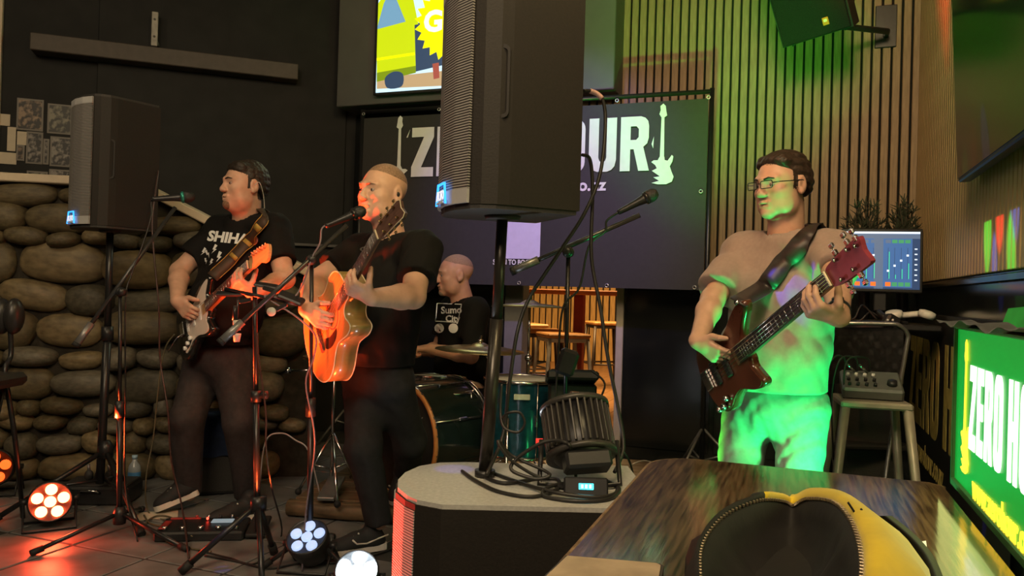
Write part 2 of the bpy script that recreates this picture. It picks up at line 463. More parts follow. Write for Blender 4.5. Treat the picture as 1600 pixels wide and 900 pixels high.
# low timber platform under the drums
WOODP = mat('platform_wood', (0.13, 0.085, 0.045), 0.6, var=0.5, scale=9, stretch=(1, 8, 1), bump=0.2)
e0 = FL(425, 806); e1 = FL(655, 825)
ed = (e1 - e0); ed.z = 0; ed.normalize(); en = Vector((-ed.y, ed.x, 0))
PH = 0.09
PM = Matrix.Translation(e0 + en * 0.0) @ Matrix((ed, en, Vector((0, 0, 1)))).transposed().to_4x4()
pl = thing('drum_platform', 'low scuffed timber platform under the drum kit', 'platform', M=PM @ Matrix.Translation((0.9, .75, 0)))
for k in range(8):
    MB().box((1.12, 0.16 + 0.185 * k, PH - .0125), (2.05, 0.18, 0.025), PM, .004).build('plank', WOODP, pl)
MB().tube(crom([PM @ Vector((.08 + .262 * k, 0.03 + random.uniform(-.006, .006), PH / 2)) for k in range(9)], 3), 0.044, 10).build('edge_log', WOODP, pl, 'rounded timber edge')
MB().box((1.12, 0.8, (PH - .03) / 2), (2.0, 1.4, PH - .03), PM).build('underframe', FELT, pl)

# room seen through the opening
BW = mat('bar_slat_gold', (0.50, 0.30, 0.10), 0.5, var=0.25, scale=10, stretch=(5, 5, .5))
BF = mat('bar_floor_board', (0.30, 0.15, 0.06), 0.35, var=0.3, scale=6, stretch=(1, 6, 1))
fb = MB(); rbox(fb, -6.5, 0.4, 0.13, 7.0, -0.05, 0.03); floor_bar = struct(fb.build('floor_bar', FELT), 'timber floor of the bar beyond the opening')
for k in range(17):
    b = MB(); rbox(b, -4.6 + .2 * k, -4.6 + .2 * k + .196, 0.14, 6.9, 0.03, 0.05, .003); b.build('plank', BF, floor_bar)
wf = MB(); rbox(wf, -6.5, 0.4, 6.9, 7.0, 0, CZ); wall_far = struct(wf.build('wall_far', FELT), 'golden slatted wall at the far end of the bar')
fm = MB().box((0, 0, 0), (0.085, 0.03, 2.6), bev=.004).mesh('slat')
for k in range(30): inst('slat', fm, BW, wall_far, ROOM @ Matrix.Translation((-5.2 + .11 * k, 6.88, 1.35)))
wl = MB(); rbox(wl, -6.5, -6.4, .13, 7, 0, CZ); rbox(wl, .3, .4, .13, 7, 0, CZ); struct(wl.build('wall_bar', GREYW))
q = R(-3.0, 3.0, 3.4); lamp('bar_ceiling_light', 'AREA', q, 260, (1.0, 0.62, 0.26), q - Vector((0, 0, 1)), 2.0)

# bulkhead box over the banner that carries the television
xb0 = RB(528, 80, .30).x; xb1 = RB(961, 70, .30).x; zb = RB(740, 153, .30).z
mb = MB(); rbox(mb, xb0, xb1, -0.30, 0, zb, CZ, .006)
bulk = struct(mb.build('trim_1', GREYW), 'charcoal bulkhead box carrying the television')
# ------------------------------------------------------------------ things on the walls
PLB = mat('black_plastic', (0.016, 0.016, 0.017), 0.38, var=0.15, scale=60)
PLM = mat('black_textured_plastic', (0.030, 0.028, 0.026), 0.6, var=0.2, scale=180, bump=0.1)
STEEL = mat('black_steel_tube', (0.022, 0.022, 0.023), 0.32, metal=0.3, var=0.1, scale=40, spec=0.6)
CHROME = mat('chrome', (0.62, 0.62, 0.62), 0.18, metal=1.0, var=0.05)
GREYM = mat('grey_metal', (0.22, 0.22, 0.22), 0.4, metal=0.6, var=0.1)
WHITE = mat('white_print', (0.78, 0.78, 0.78), 0.6, var=0.03)
RUB = mat('black_rubber', (0.012, 0.012, 0.012), 0.7)
CABLE = mat('black_cable', (0.018, 0.017, 0.016), 0.45, var=0.2)

# --- television on the bulkhead, showing a yellow van
a = RB(583, 149, .36); b = RB(889, 149, .36)
tw = b.x - a.x; th_ = tw * .565; tz0 = a.z
TM = ROOM @ Matrix.Translation((a.x, -0.34, tz0)) @ Matrix.Rotation(PI / 2, 4, 'X')        # x right, y up, z to the viewer
tv = thing('television', 'lit television showing a yellow-green van on the charcoal bulkhead', 'television', M=TM)
MB().box((tw / 2, th_ / 2, -0.012), (tw, th_, 0.045), TM, .006).build('casing', PLB, tv)
bz = MB(); bw = .018
for (c, s_) in (((tw / 2, bw / 2), (tw, bw)), ((tw / 2, th_ - bw / 2), (tw, bw)), ((bw / 2, th_ / 2), (bw, th_)), ((tw - bw / 2, th_ / 2), (bw, th_))):
    bz.box((c[0], c[1], .014), (s_[0], s_[1], .012), TM)
bz.build('bezel', PLB, tv)
def emat(name, col, es): return mat(name, (0.01, 0.01, 0.01), 0.3, var=0, emit=col, es=es)
def tvp(name, polys, m, z, par=tv, M=None):
    return MB().flat(polys, z, z + .0012, (M or TM)).build(name, m, par)
W_, H_ = tw, th_
def px2tv(px, py): q = TM.inverted() @ HIT(px, py, TM @ Vector((0, 0, .012)), TM.to_3x3() @ Vector((0, 0, 1))); return (q.x, q.y)
def PT(lst): return [px2tv(*p) for p in lst]
SKYC = emat('screen_sky', (0.60, 0.85, 1.0), 0.95); VAN = emat('screen_van_yellow', (0.60, 0.72, 0.005), 0.85); VAND = emat('screen_van_shade', (0.30, 0.42, 0.01), 0.6)
GLA = emat('screen_glass', (0.25, 0.50, 0.70), 0.6); YB = emat('screen_yellow_burst', (1.0, 0.92, 0.0), 1.0); RD = emat('screen_road', (0.75, 0.50, 0.25), 0.6)
DKC = emat('screen_dark', (0.05, 0.09, 0.16), 0.6); WHC = emat('screen_white', (1, 1, 0.9), 1.0); REDC = emat('screen_red', (0.55, 0.12, 0.08), 0.6)
scr = MB().flat([[(bw, bw), (W_ - bw, bw), (W_ - bw, H_ - bw), (bw, H_ - bw)]], .0105, .012, TM).build('screen', SKYC, tv)
def sub(name, pts, m, z): return MB().flat([PT(pts)], z, z + .001, TM).build(name, m, scr)
sub('picture_road', [(589, 139), (589, 122), (700, 110), (780, 108), (780, 130)], RD, .0125)
sub('picture_van_side', [(589, 128), (589, 48), (612, 40), (648, 38), (654, 108), (648, 114)], VAN, .0135)
sub('picture_van_roof', [(589, 30), (590, 8), (610, -25), (640, -30), (654, 38), (620, 44), (589, 50)], VAN, .0137)
sub('picture_van_window', [(589, 46), (600, 6), (612, -20), (634, 34)], GLA, .0145)
sub('picture_van_front', [(648, 38), (700, 20), (700, 100), (650, 112)], DKC, .0136)
sub('picture_trim_line', [(589, 95), (589, 91), (648, 82), (649, 86)], YB, .0147)
sub('picture_van_sill', [(589, 128), (589, 114), (650, 103), (650, 114)], VAND, .0148)
sub('picture_wheel', crom2([(602, 122), (616, 112), (630, 116), (628, 135), (606, 138)], 4), DKC, .0150)
burst = []
for k in range(44):
    an = 2 * PI * k / 44; rr_ = (1.0 if k % 2 else .82); burst.append((700 + 52 * rr_ * math.cos(an), 38 + 58 * rr_ * math.sin(an)))
sub('picture_burst', burst, YB, .0156)
sub('picture_red_figure', [(676, 100), (686, 98), (687, 122), (678, 124)], REDC, .0158)
vs, fs = text2d('G', .22, .001, .008); MB().add([(v[0] + px2tv(662, 50)[0], v[1] + px2tv(662, 50)[1], v[2] + .0166) for v in vs], fs, TM).build('picture_letter', WHC, scr)
q = TM @ Vector((W_ / 2, H_ / 2, .1)); lamp('television_glow', 'AREA', q, 6, (0.9, 1.0, 0.55), q - RY, .9)

# --- shelf beam with bracket on the left wall
a = LL(47, 65, .16); b = LL(466, 112, .16)
bm_ = thing('wall_beam', 'long dark grey beam mounted on the black left wall', 'shelf', loc=LW @ Vector(((a.x + b.x) / 2, -.16, a.z - .07)))
za = LL(47, 65, .16).z; zb_ = LL(466, 112, .16).z; zz = (za + zb_) / 2
BEAM = mat('beam_brown', (0.075, 0.062, 0.052), 0.6, var=.1)
MB().box(((a.x + b.x) / 2, -.09, zz), (a.x - b.x, .17, .125), LW, .006).build('beam', BEAM, bm_)
c = LL(242, 46, .12); br = MB().box((c.x, -.13, c.z), (.045, .02, .26), LW, .004); br.box((c.x, -.07, c.z - .09), (.045, .14, .02), LW, .003)
br.build('bracket', mat('bracket_grey', (0.33, 0.31, .27), .5), bm_, 'pale metal bracket')
bt = MB(); [bt.lathe([(0, 0), (.008, 0), (.008, .006), (0, .008)], zframe(LW @ Vector((c.x, -.14, c.z + dz)), LNRM), 8) for dz in (-.06, .07)]
bt.build('bolt', GREYM, bm_)

# --- photographs and papers pinned to the wall
PH1 = mat('photo_print_warm', (0.008, 0.006, 0.005), 0.45, scale=26, col2=(0.26, 0.18, 0.12)); PH2 = mat('photo_print_dark', (0.006, 0.006, 0.006), 0.45, scale=30, col2=(0.22, 0.20, 0.18))
PH3 = mat('photo_print_green', (0.012, 0.013, 0.010), 0.45, scale=24, col2=(0.20, 0.19, 0.14)); PAP = mat('paper_cream', (0.55, 0.48, 0.37), .8, var=.05); PEDGE = mat('photo_border', (.16, .145, .125), .5, var=.05)
for m_ in (PH1, PH2, PH3):
    e_ = [n for n in m_.node_tree.nodes if n.type == 'VALTORGB'][0].color_ramp.elements; e_[0].position = .46; e_[1].position = .62
def pinned(name, quad, m, lab, border=True, group=None, off=.004):
    q = [LL(px, py, off) for px, py in quad]; x0 = max(v.x for v in q); x1 = min(v.x for v in q); z1 = max(v.z for v in q); z0 = min(v.z for v in q)
    x1 = min(q[1].x, q[2].x); x0 = max(q[0].x, q[3].x); z1 = (q[0].z + q[1].z) / 2; z0 = (q[2].z + q[3].z) / 2
    t = thing(name, lab, 'photo' if border else 'paper', loc=LW @ Vector(((x0 + x1) / 2, -off, z0)), group=group)
    MB().box(((x0 + x1) / 2, -off, (z0 + z1) / 2), (x0 - x1, .002, z1 - z0), LW).build('sheet', PEDGE if border else m, t)
    if border:
        b_ = .012; MB().box(((x0 + x1) / 2, -off - .0015, (z0 + z1) / 2), (x0 - x1 - 2 * b_, .002, z1 - z0 - 2 * b_), LW).build('print', m, t)
    return t
pinned('photograph', [(27, 150), (68, 159), (67, 208), (26, 200)], PH1, 'large warm group photograph at the upper left of the pinned photos')
pinned('photograph', [(75, 158), (112, 168), (112, 213), (75, 206)], PH3, 'greenish photograph half hidden by the smaller loudspeaker, top row')
pinned('photograph', [(42, 203), (67, 209), (66, 258), (40, 254)], PH2, 'dark group photograph in the centre of the pinned photos')
pinned('photograph', [(68, 216), (77, 218), (76, 258), (67, 256)], PH2, 'narrow photograph strip right of the central group photo', off=.007)
pinned('photograph', [(79, 211), (112, 217), (112, 263), (78, 258)], PH2, 'grey photograph beside the smaller loudspeaker, middle row')
pinned('photograph', [(26, 226), (38, 227), (38, 252), (25, 250)], PH1, 'small dark photograph under the square cream note', off=.007)
pinned('photograph', [(42, 265), (74, 270), (74, 292), (42, 290)], PH3, 'pale green photograph just above the stone wall cap', off=.006)
pinned('photograph', [(77, 262), (112, 268), (112, 295), (77, 292)], PH2, 'dark photograph at the lowest right of the pinned photos')
for k, (qd, lb) in enumerate([([(-6, 176), (16, 180), (15, 197), (-7, 195)], 'small cream paper topmost at the wall edge'), ([(12, 198), (24, 199), (24, 237), (11, 235)], 'tall narrow cream paper beside the dark photographs'),
        ([(27, 205), (42, 206), (41, 227), (28, 226)], 'square cream note between the photographs'), ([(-8, 236), (26, 240), (25, 258), (-9, 254)], 'wide cream paper above the stone wall cap'), ([(-4, 268), (12, 270), (11, 285), (-4, 283)], 'cream paper scrap lowest at the wall edge')]):
    pinned('paper_note', qd, PAP, lb, border=False, off=.004 + .003 * (k % 2))

# --- dark television on the right wall
a = RR(1497, 285, .10); tzb = a.z; y0 = a.y; L_ = 1.55; h_ = .95
WT = ROOM @ Matrix.Translation((-.075, y0, tzb)) @ Matrix.Rotation(-math.radians(3), 4, 'Y')
t = thing('wall_television', 'switched off black television on the pale slatted side wall', 'television', M=WT)
MB().box((0, -L_ / 2, h_ / 2), (.05, L_, h_), WT, .006).build('casing', PLB, t)
MB().box((-.027, -L_ / 2, h_ / 2), (.004, L_ - .03, h_ - .03), WT).build('screen', mat('screen_off', (.006, .006, .007), .12, spec=.6), t)
MB().box((.035, -L_ / 2, h_ / 2), (.05, .4, .3), WT).build('mount', STEEL, t)

# --- loudspeaker on a wall bracket, high on the slats
c0 = ONBACK(1272, -10, .60); fd = (CAM + Vector((-1.6, 0.6, -.2)) - c0); fd.z = -.55 * Vector((fd.x, fd.y, 0)).length; fd.normalize()
HS = frame(c0, RX.copy(), (0, 0, 1))
fx = Vector((0, 0, 1)).cross(fd).normalized()     # speaker's side axis
up = fd.cross(fx); up = up if up.z > 0 else -up
SM_ = Matrix.Translation(c0) @ Matrix((fx, fd, up)).transposed().to_4x4() @ Matrix.Rotation(math.radians(-7), 4, 'Y')
t = thing('hanging_loudspeaker', 'black wall loudspeaker tilted down with a small orange badge', 'loudspeaker', M=SM_)
w2 = .215; pr = [(-w2, .14), (w2, .14), (w2, .02), (w2 * .62, -.16), (-w2 * .62, -.16), (-w2, .02)]
sp_m = SM_ @ Matrix.Translation((0, 0, 0.03))
MB().prism(pr, -.27, .36, sp_m).build('cabinet', mat('cabinet_dark', (.012, .012, .011), .6), t)
GR = mat('black_grille', (0.008, .008, .008), .55, metal=.0, spec=.2, var=.6, scale=220, bump=.3)
MB().box((0, .147, 0), (2 * w2 - .02, .014, .53), sp_m, .005).build('grille', GR, t)
bg = MB().box((.075, .156, -.19), (.036, .006, .046), sp_m, .002).build('badge', mat('badge_orange', (.75, .24, .03), .4, var=.1), t, 'small orange badge')
MB().box((.075, .1595, -.185), (.018, .002, .016), sp_m).build('badge_mark', mat('badge_pale', (.9, .75, .5), .4), bg)
for sx, sy in ((-.1, -.05), (-.16, .1), (.1, -.05), (.16, .1)): MB().lathe([(0, 0), (.012, 0), (.012, .012), (0, .012)], sp_m @ Matrix.Translation((sx, sy, -.282)), 8).build('rubber_foot', RUB, t)
wp = ONBACK(1384, 42, .02); pv = sp_m @ Vector((.0, -.12, -.22))
mb = MB().tube([wp + Vector((0, 0, -.06)), wp - RY * .12 + Vector((0, 0, -.07)), pv + Vector((0, 0, -.03)), pv], .02, 10)
mb.box((0, 0, 0), (.13, .03, .28), Matrix.Translation(wp) @ Matrix.Rotation(-TH, 4, 'Z'), .004)
mb.build('bracket', STEEL, t)
kn = MB(); kn.ell((0, 0, 0), (.022, .022, .022), Matrix.Translation(pv)); kn.build('pivot', GREYM, t)

# --- banner on its stand
BOFF = .38
BP = [RB(565, 172, BOFF), RB(1112, 145, BOFF)]
bx0 = BP[0].x; bx1 = BP[1].x; bzt = (BP[0].z + BP[1].z) / 2; bzb = RB(1000, 451, BOFF).z
BM = ROOM @ Matrix.Translation((bx0, -BOFF, 0)) @ Matrix.Rotation(PI / 2, 4, 'X')      # x right, y up (height above floor), z to viewer
bw_ = bx1 - bx0
def BPX(px, py): q = BM.inverted() @ ONBACK(px, py, BOFF + .004); return (q.x, q.y)
bn = thing('band_banner', 'wide black ZERO HOUR banner laced to a frame behind the band', 'banner', loc=BM @ Vector((bw_ / 2, 0, 0)))
CLOTH = mat('banner_cloth', (0.027, 0.026, 0.024), .65, var=.08, scale=30, sheen=.1)
mb = MB(); nx, ny = 60, 34; vs = []; fs = []
def wob(u, v): return .004 * math.sin(9 * u + 4 * v) + .006 * math.sin(17 * (u - v) + 1) * max(0, (u - .78)) * 4 * max(0, v - .5) + .003 * math.sin(23 * u) * (1 - v)
for j in range(ny + 1):
    for i in range(nx + 1):
        u = i / nx; v = j / ny; vs.append((.02 + u * (bw_ - .04), bzb + v * (bzt - .05 - bzb), wob(u, v) - .006))
for j in range(ny):
    for i in range(nx): k = j * (nx + 1) + i; fs.append((k, k + 1, k + nx + 2, k + nx + 1))
mb.add(vs, fs, BM, True); n0 = len(vs); mb.add([(x, y, z - .004) for x, y, z in vs], [f[::-1] for f in fs], BM, True)
cl = mb.build('cloth', CLOTH, bn)
fr = MB(); fr.rod(BM @ Vector((-.01, bzt, -.02)), BM @ Vector((bw_ + .01, bzt, -.02)), .016)
fr.build('crossbar', STEEL, bn)
for xx in (0, bw_):
    pm = MB().rod(BM @ Vector((xx, .05, -.02)), BM @ Vector((xx, bzt + .02, -.02)), .017); pm.build('pole', STEEL, bn)
    lg = []
    for k in range(3):
        a = math.radians(90 + 120 * k + 15); ft = BM @ Vector((xx, 0, -.02)) + Vector((math.cos(a) * .32, math.sin(a) * .32, .012))
        m_ = MB().rod(BM @ Vector((xx, .34, -.02)), ft, .009); m_.rod(BM @ Vector((xx, .12, -.02)), ft.lerp(BM @ Vector((xx, .34, -.02)), .5), .006)
        m_.build('tripod_leg', GREYM, bn)
ey = MB()
ring = mat('eyelet', (.6, .58, .55), .3, metal=.8)
for (px, py) in ((1107, 152), (1095, 299), (1085, 449), (948, 446), (811, 442), (964, 157), (568, 178), (686, 171)):
    x, y = BPX(px, py); e_ = MB(); e_.tube([BM @ Vector((x + .011 * math.cos(a), y + .011 * math.sin(a), .004)) for a in [2 * PI * k / 12 for k in range(12)]], .0035, 6, closed=True); e_.build('eyelet', ring, bn)
# lettering
lets, tot = heavy('ZERO HOUR', .085, .27)
x0, yb = BPX(642, 276); x1, yb2 = BPX(1013, 267); yt = BPX(642, 199)[1]; yt2 = BPX(1000, 183)[1]
lw = x1 - x0; lh = ((yt - yb) + (yt2 - yb2)) / 2; yb = (yb + yb2) / 2
for ch, polys in lets:
    MB().flat([[(x0 + a / tot * lw, yb + b * lh) for a, b in p] for p in polys], .003, .0045, BM).build('letter_' + ch.lower(), WHITE, cl)
vs, fs = text2d('zerohour.co.nz', .115, .0015, .0035, 1.0, 'RIGHT'); q = BPX(946, 297)
MB().add([(v[0] + q[0], v[1] + q[1], v[2] + .003) for v in vs], fs, BM).build('web_address', WHITE, cl)
def icon(x, y, h, flip):
    """electric guitar silhouette, neck up"""
    s_ = h; f = -1 if flip else 1
    body = [(-.03, .34), (.03, .34), (.035, .30), (.07, .29), (.10, .33), (.12, .36), (.14, .34), (.13, .28), (.10, .22), (.12, .16), (.15, .09), (.13, .03), (.06, 0), (-.04, .0), (-.12, .02), (-.03, .045), (-.10, .09), (-.02, .10), (-.12, .17), (-.06, .20), (-.08, .24), (-.13, .28), (-.10, .30), (-.05, .30)]
    neck = [(-.026, .33), (-.018, .84), (.018, .84), (.026, .33)]
    head = [(-.02, .83), (-.045, .87), (-.03, .92), (-.035, .97), (0, 1.0), (.03, .97), (.04, .90), (.05, .85), (.02, .83)]
    out = []
    for p in (body, neck, head): out.append([(x + f * a * s_, y + b * s_) for a, b in p])
    return out
for k, (px, py, py2, fl) in enumerate([(1033, 288, 162, False), (622, 300, 181, True)]):
    x, y = BPX(px, py); h = BPX(px, py2)[1] - y; m_ = MB()
    for i, p in enumerate(icon(x, y, h, fl)): m_.flat([p], .003 + .0004 * i, .0045 + .0004 * i, BM)
    m_.build('guitar_print', WHITE, cl)
x, y = BPX(1018, 225); MB().flat([[(x, y), (x + .015, y + .05), (x + .012, y - .03)]], .003, .0045, BM).build('spark_print', WHITE, cl)
x, y = BPX(635, 215); MB().flat([[(x, y), (x + .03, y + .06), (x + .012, y)]], .003, .0045, BM).build('spark_print', WHITE, cl)
# pale square panel, violet light put into its colour, and its line of print
a = BPX(783, 404); b = BPX(845, 346); MB().flat([rrect(a[0], a[1], b[0], b[1], .006, 2)], .003, .0045, BM).build('square_panel', mat('panel_violet_lit', (.62, .60, .80), .6, var=.04), cl, 'plain pale square print')
vs, fs = text2d('SCAN TO BOOK', .052, .0015, .0012, .8, 'RIGHT'); q = BPX(833, 414)
MB().add([(v[0] + q[0], v[1] + q[1], v[2] + .003) for v in vs], fs, BM).build('small_print', WHITE, cl)

# --- added dark sheet of lettering for the sign's dim double on the right wall
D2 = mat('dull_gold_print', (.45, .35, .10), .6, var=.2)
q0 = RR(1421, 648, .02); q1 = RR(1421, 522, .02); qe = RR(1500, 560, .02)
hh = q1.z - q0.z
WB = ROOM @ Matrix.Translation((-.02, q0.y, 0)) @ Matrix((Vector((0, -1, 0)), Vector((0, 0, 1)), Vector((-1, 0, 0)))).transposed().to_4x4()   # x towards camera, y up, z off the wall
wbn = thing('sign_repeat', 'added dark sheet repeating the ZERO HOUR sign in dull gold low on side wall', 'banner', M=WB)
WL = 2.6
MB().box((WL / 2 - .1, (q0.z + q1.z) / 2 - .08, 0.002), (WL, hh + .45, .006), WB, .001).build('sheet', mat('sign_repeat_dark', (.012, .012, .011), .5), wbn)
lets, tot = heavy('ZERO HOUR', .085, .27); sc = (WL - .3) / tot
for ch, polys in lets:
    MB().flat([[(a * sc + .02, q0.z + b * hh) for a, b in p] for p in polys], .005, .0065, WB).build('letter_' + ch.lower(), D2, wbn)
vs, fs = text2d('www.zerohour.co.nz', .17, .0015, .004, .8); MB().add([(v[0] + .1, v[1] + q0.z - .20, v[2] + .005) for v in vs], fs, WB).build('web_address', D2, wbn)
# ------------------------------------------------------------------ loudspeakers
def stripes(name, col, col2, scale, rough=.45, axis='Z', metal=.3):
    if name in MATS: return MATS[name]
    m = mat(name, col, rough, metal, var=.05); nt = m.node_tree; N = nt.nodes; L = nt.links; b = N['Principled BSDF']
    tc = [n for n in N if n.type == 'TEX_COORD'][0]
    wv = N.new('ShaderNodeTexWave'); wv.wave_type = 'BANDS'; wv.bands_direction = axis; wv.inputs['Scale'].default_value = scale
    L.new(tc.outputs['Object'], wv.inputs['Vector'])
    rp = N.new('ShaderNodeValToRGB'); rp.color_ramp.elements[0].color = (*col, 1); rp.color_ramp.elements[1].color = (*col2, 1)
    rp.color_ramp.elements[0].position = .3; rp.color_ramp.elements[1].position = .6
    L.new(wv.outputs['Fac'], rp.inputs[0]); L.new(rp.outputs[0], b.inputs['Base Color'])
    bp = N.new('ShaderNodeBump'); bp.inputs['Strength'].default_value = .5; bp.inputs['Distance'].default_value = .003
    L.new(wv.outputs['Fac'], bp.inputs['Height']); L.new(bp.outputs[0], b.inputs['Normal'])
    return m
GRILL = stripes('speaker_grille', (.05, .05, .05), (.42, .40, .38), 42, .4)
PLATE = mat('silver_plate', (.50, .50, .50), .4, metal=.2, var=.06)
CABN = mat('cabinet_black', (.011, .0085, .006), .65, var=.15, scale=150, bump=.08)
BLUE = mat('blue_led', (0, .02, .1), .3, emit=(.03, .30, 1.0), es=1.8)
SPK_OUT = [(-.150, .150), (-.08, .174), (0, .183), (.08, .174), (.150, .150), (.172, .128), (.186, .085), (.186, .05), (.160, -.175), (-.160, -.175), (-.186, .05), (-.186, .085), (-.172, .128)]
def face_dir(px, ang):
    """horizontal direction to the viewer's left, turned ang degrees toward the camera at image column px"""
    v = Vector(((px - 800) / FPX, 1, 0)).normalized(); l = Vector((-v.y, v.x, 0)); a = math.radians(ang)
    return (l * math.cos(a) - v * math.sin(a)).normalized()
def loudspeaker(label, base, fdir, s=1.0, H=.665):
    M = Matrix.Translation(base) @ Matrix((fdir.cross(Vector((0, 0, 1))), fdir, Vector((0, 0, 1)))).transposed().to_4x4() @ Matrix.Scale(s, 4)
    t = thing('pa_loudspeaker', label, 'loudspeaker', M=M.copy())
    b = MB(); b.prism([(x * .985, y * .985 - .004) for x, y in SPK_OUT], .012, H - .012, M); b.build('cabinet', CABN, t)
    # top and bottom caps
    for nm, z0, z1 in (('bottom_cap', 0, .014), ('top_cap', H - .014, H)):
        MB().prism([(x * (.96 if i else .96), y * .96) for i, (x, y) in enumerate(SPK_OUT)], z0, z1, M).build(nm, PLM, t)
    gp = [(-.145, .154), (-.08, .1775), (0, .187), (.08, .1775), (.145, .154), (.14, .145), (.08, .168), (0, .177), (-.08, .168), (-.14, .145)]
    g = MB().prism(gp, .055, H - .045, M).build('grille', GRILL, t)
    MB().prism([(x, y + .001) for x, y in gp], .016, .055, M).build('logo_plate', PLATE, t, 'silver strip with the ALTO name')
    tp = [(-.145, .155), (-.08, .1785), (0, .188), (.08, .1785), (.145, .155), (.14, .147), (-.14, .147)]
    MB().prism(tp, H - .045, H - .014, M).build('top_plate', PLATE, t)
    # glowing trapezoid and name on the strip
    F = M @ Matrix.Translation((0, .190, .020)) @ Matrix.Rotation(PI, 4, 'Z') @ Matrix.Rotation(PI / 2, 4, 'X')
    lg = MB().flat([[(-.052, 0), (-.036, .062), (.036, .062), (.052, 0), (.047, 0), (.033, .057), (-.033, .057), (-.047, 0)]], -.004, .002, F).build('logo_light', BLUE, t, 'blue glowing trapezoid outline')
    vs, fs = text2d('ALTO', .036, .002, .0012, .9, 'CENTER'); MB().add([(v[0], v[1] + .014, v[2] + .001) for v in vs], fs, F).build('logo_name', mat('lit_white_name', (.8, .8, .8), .5, emit=(.8, .85, 1), es=.5), lg)
    MB().box((0, .006, .002), (.07, .005, .003), F).build('logo_bar', WHITE, lg)
    for sx in (-.1, .1): MB().lathe([(0, 0), (.006, 0), (.006, .003), (0, .004)], M @ zframe((sx, .164, .034), (sx * 2, 1, 0)), 10).build('screw', GREYM, t)
    # side handles: recess frame and grip
    for sx in (-1, 1):
        Hm = M @ frame((sx * .182, .075, H * .52), (0, 0, 1), (sx * .86, .5, 0))
        MB().flat([rrect(-.10, -.020, .10, .020, .018), rrect(-.09, -.013, .09, .013, .012)], -.004, .0015, Hm).build('handle', CABN, t)
    MB().box((0, -.167, H * .45), (.19, .012, .30), M, .003).build('rear_panel', PLM, t)
    MB().lathe([(.05, -.012), (.055, 0), (.028, 0)], M, 16).build('pole_cup', PLM, t)
    return t, M
nb = Vector((-0.034, 2.27, 1.425)); nf = face_dir(800, 20)
spk1, SM1 = loudspeaker('large black loudspeaker on a pole in the foreground', nb, nf)
lb = P(172, 360, 4.02); lf = face_dir(172, 20)
spk2, SM2 = loudspeaker('smaller looking black loudspeaker on a tripod before the stone wall', lb, lf)

# ------------------------------------------------------------------ subwoofer, its pole
SH = .655
SUBM = Matrix.Translation((.03, 2.21, 0)) @ Matrix.Rotation(math.radians(1.5), 4, 'Z')
sub_ = thing('subwoofer', 'large black subwoofer with a rounded grille at the bottom centre', 'subwoofer', M=SUBM)
so = [(.37, -.25), (.37, .25), (-.16, .25), (-.24, .235), (-.30, .18), (-.335, .09), (-.345, 0), (-.335, -.09), (-.30, -.17), (-.27, -.21), (-.20, -.25)]
MB().prism(so, 0.03, SH - .012, SUBM).build('cabinet', CABN, sub_)
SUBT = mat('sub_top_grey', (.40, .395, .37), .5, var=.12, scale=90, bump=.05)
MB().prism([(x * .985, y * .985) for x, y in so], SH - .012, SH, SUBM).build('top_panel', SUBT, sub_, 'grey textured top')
gpo = so[2:10]; gl = [(x * 1.012, y * 1.0) for x, y in gpo] + [(x * .97, y * .97) for x, y in gpo[::-1]]
GRS = stripes('sub_grille', (.25, .25, .25), (.60, .58, .56), 42, .4)
MB().prism(gl, .05, SH - .03, SUBM).build('grille', GRS, sub_, 'rounded perforated front grille')
for (x, y) in ((-.25, -.18), (-.25, .18), (.3, -.2), (.3, .2)): MB().lathe([(.03, 0), (.03, .03)], SUBM @ Matrix.Translation((x, y, 0)), 12).build('rubber_foot', RUB, sub_)
MB().box((.08, -.252, .40), (.2, .006, .09), SUBM, .002).build('side_handle', PLM, sub_)
POLEM = mat('pole_bronze_black', (.05, .046, .04), .3, metal=.6, var=.1)
pp = thing('speaker_pole', 'black telescopic pole between the subwoofer and the large loudspeaker', 'pole', loc=(nb.x - .028, nb.y, SH))
MB().rod(Vector((nb.x - .03, nb.y, SH)), Vector((nb.x - .008, nb.y, 1.12)), .0195, seg=16).build('lower_tube', POLEM, pp)
MB().rod(Vector((nb.x - .008, nb.y, 1.12)), Vector((nb.x, nb.y, nb.z + .02)), .0165, seg=16).build('upper_tube', POLEM, pp)
MB().rod(Vector((nb.x - .030, nb.y, SH)), Vector((nb.x - .03, nb.y, SH + .02)), .03, seg=16).build('collar', PLB, pp)

# ------------------------------------------------------------------ stands and microphones
def tripod_legs(mb_parent, hub, feet, r, m, brace_h=None, axis=None, foot_r=None):
    for ft in feet:
        ft = Vector(ft); l = MB().rod(hub + (ft - hub).normalized() * .012, ft, r)
        lo = l.build('leg', m, mb_parent)
        d = (ft - hub).normalized()
        MB().rod(ft - d * .045, ft + d * .006, r * 1.5).build('rubber_foot', RUB, lo)
        if brace_h is not None:
            MB().rod(Vector((hub.x, hub.y, brace_h)), hub.lerp(ft, .55), r * .6).build('brace', m, mb_parent)
def mic(name, label, tip, direc, parent_label=None, teal=False, L=.17, s=1.0):
    d = Vector(direc).normalized(); base = Vector(tip) - d * L * s; M = zframe(base, d) @ Matrix.Scale(s, 4)
    t = thing(name, label, 'microphone', M=M.copy())
    MB().lathe([(.0, 0), (.0095, 0), (.0105, .01), (.014, .08), (.018, .108), (.0185, .112)], M, 16).build('body', PLB, t)
    MB().lathe([(.0185, .112), (.025, .117), (.025, .125), (.0, .126)], M, 16).build('ring', mat('mic_ring_teal', (.05, .35, .28), .3, metal=.6) if teal else STEEL, t)
    MB().lathe([(.0, .122), (.0245, .124), (.0255, .140), (.0225, .155), (.014, .166), (0, .17)], M, 16).build('grille', mat('mic_grille', (.05, .05, .05), .45, metal=.7, scale=400, var=.5, bump=.4), t)
    return t, base
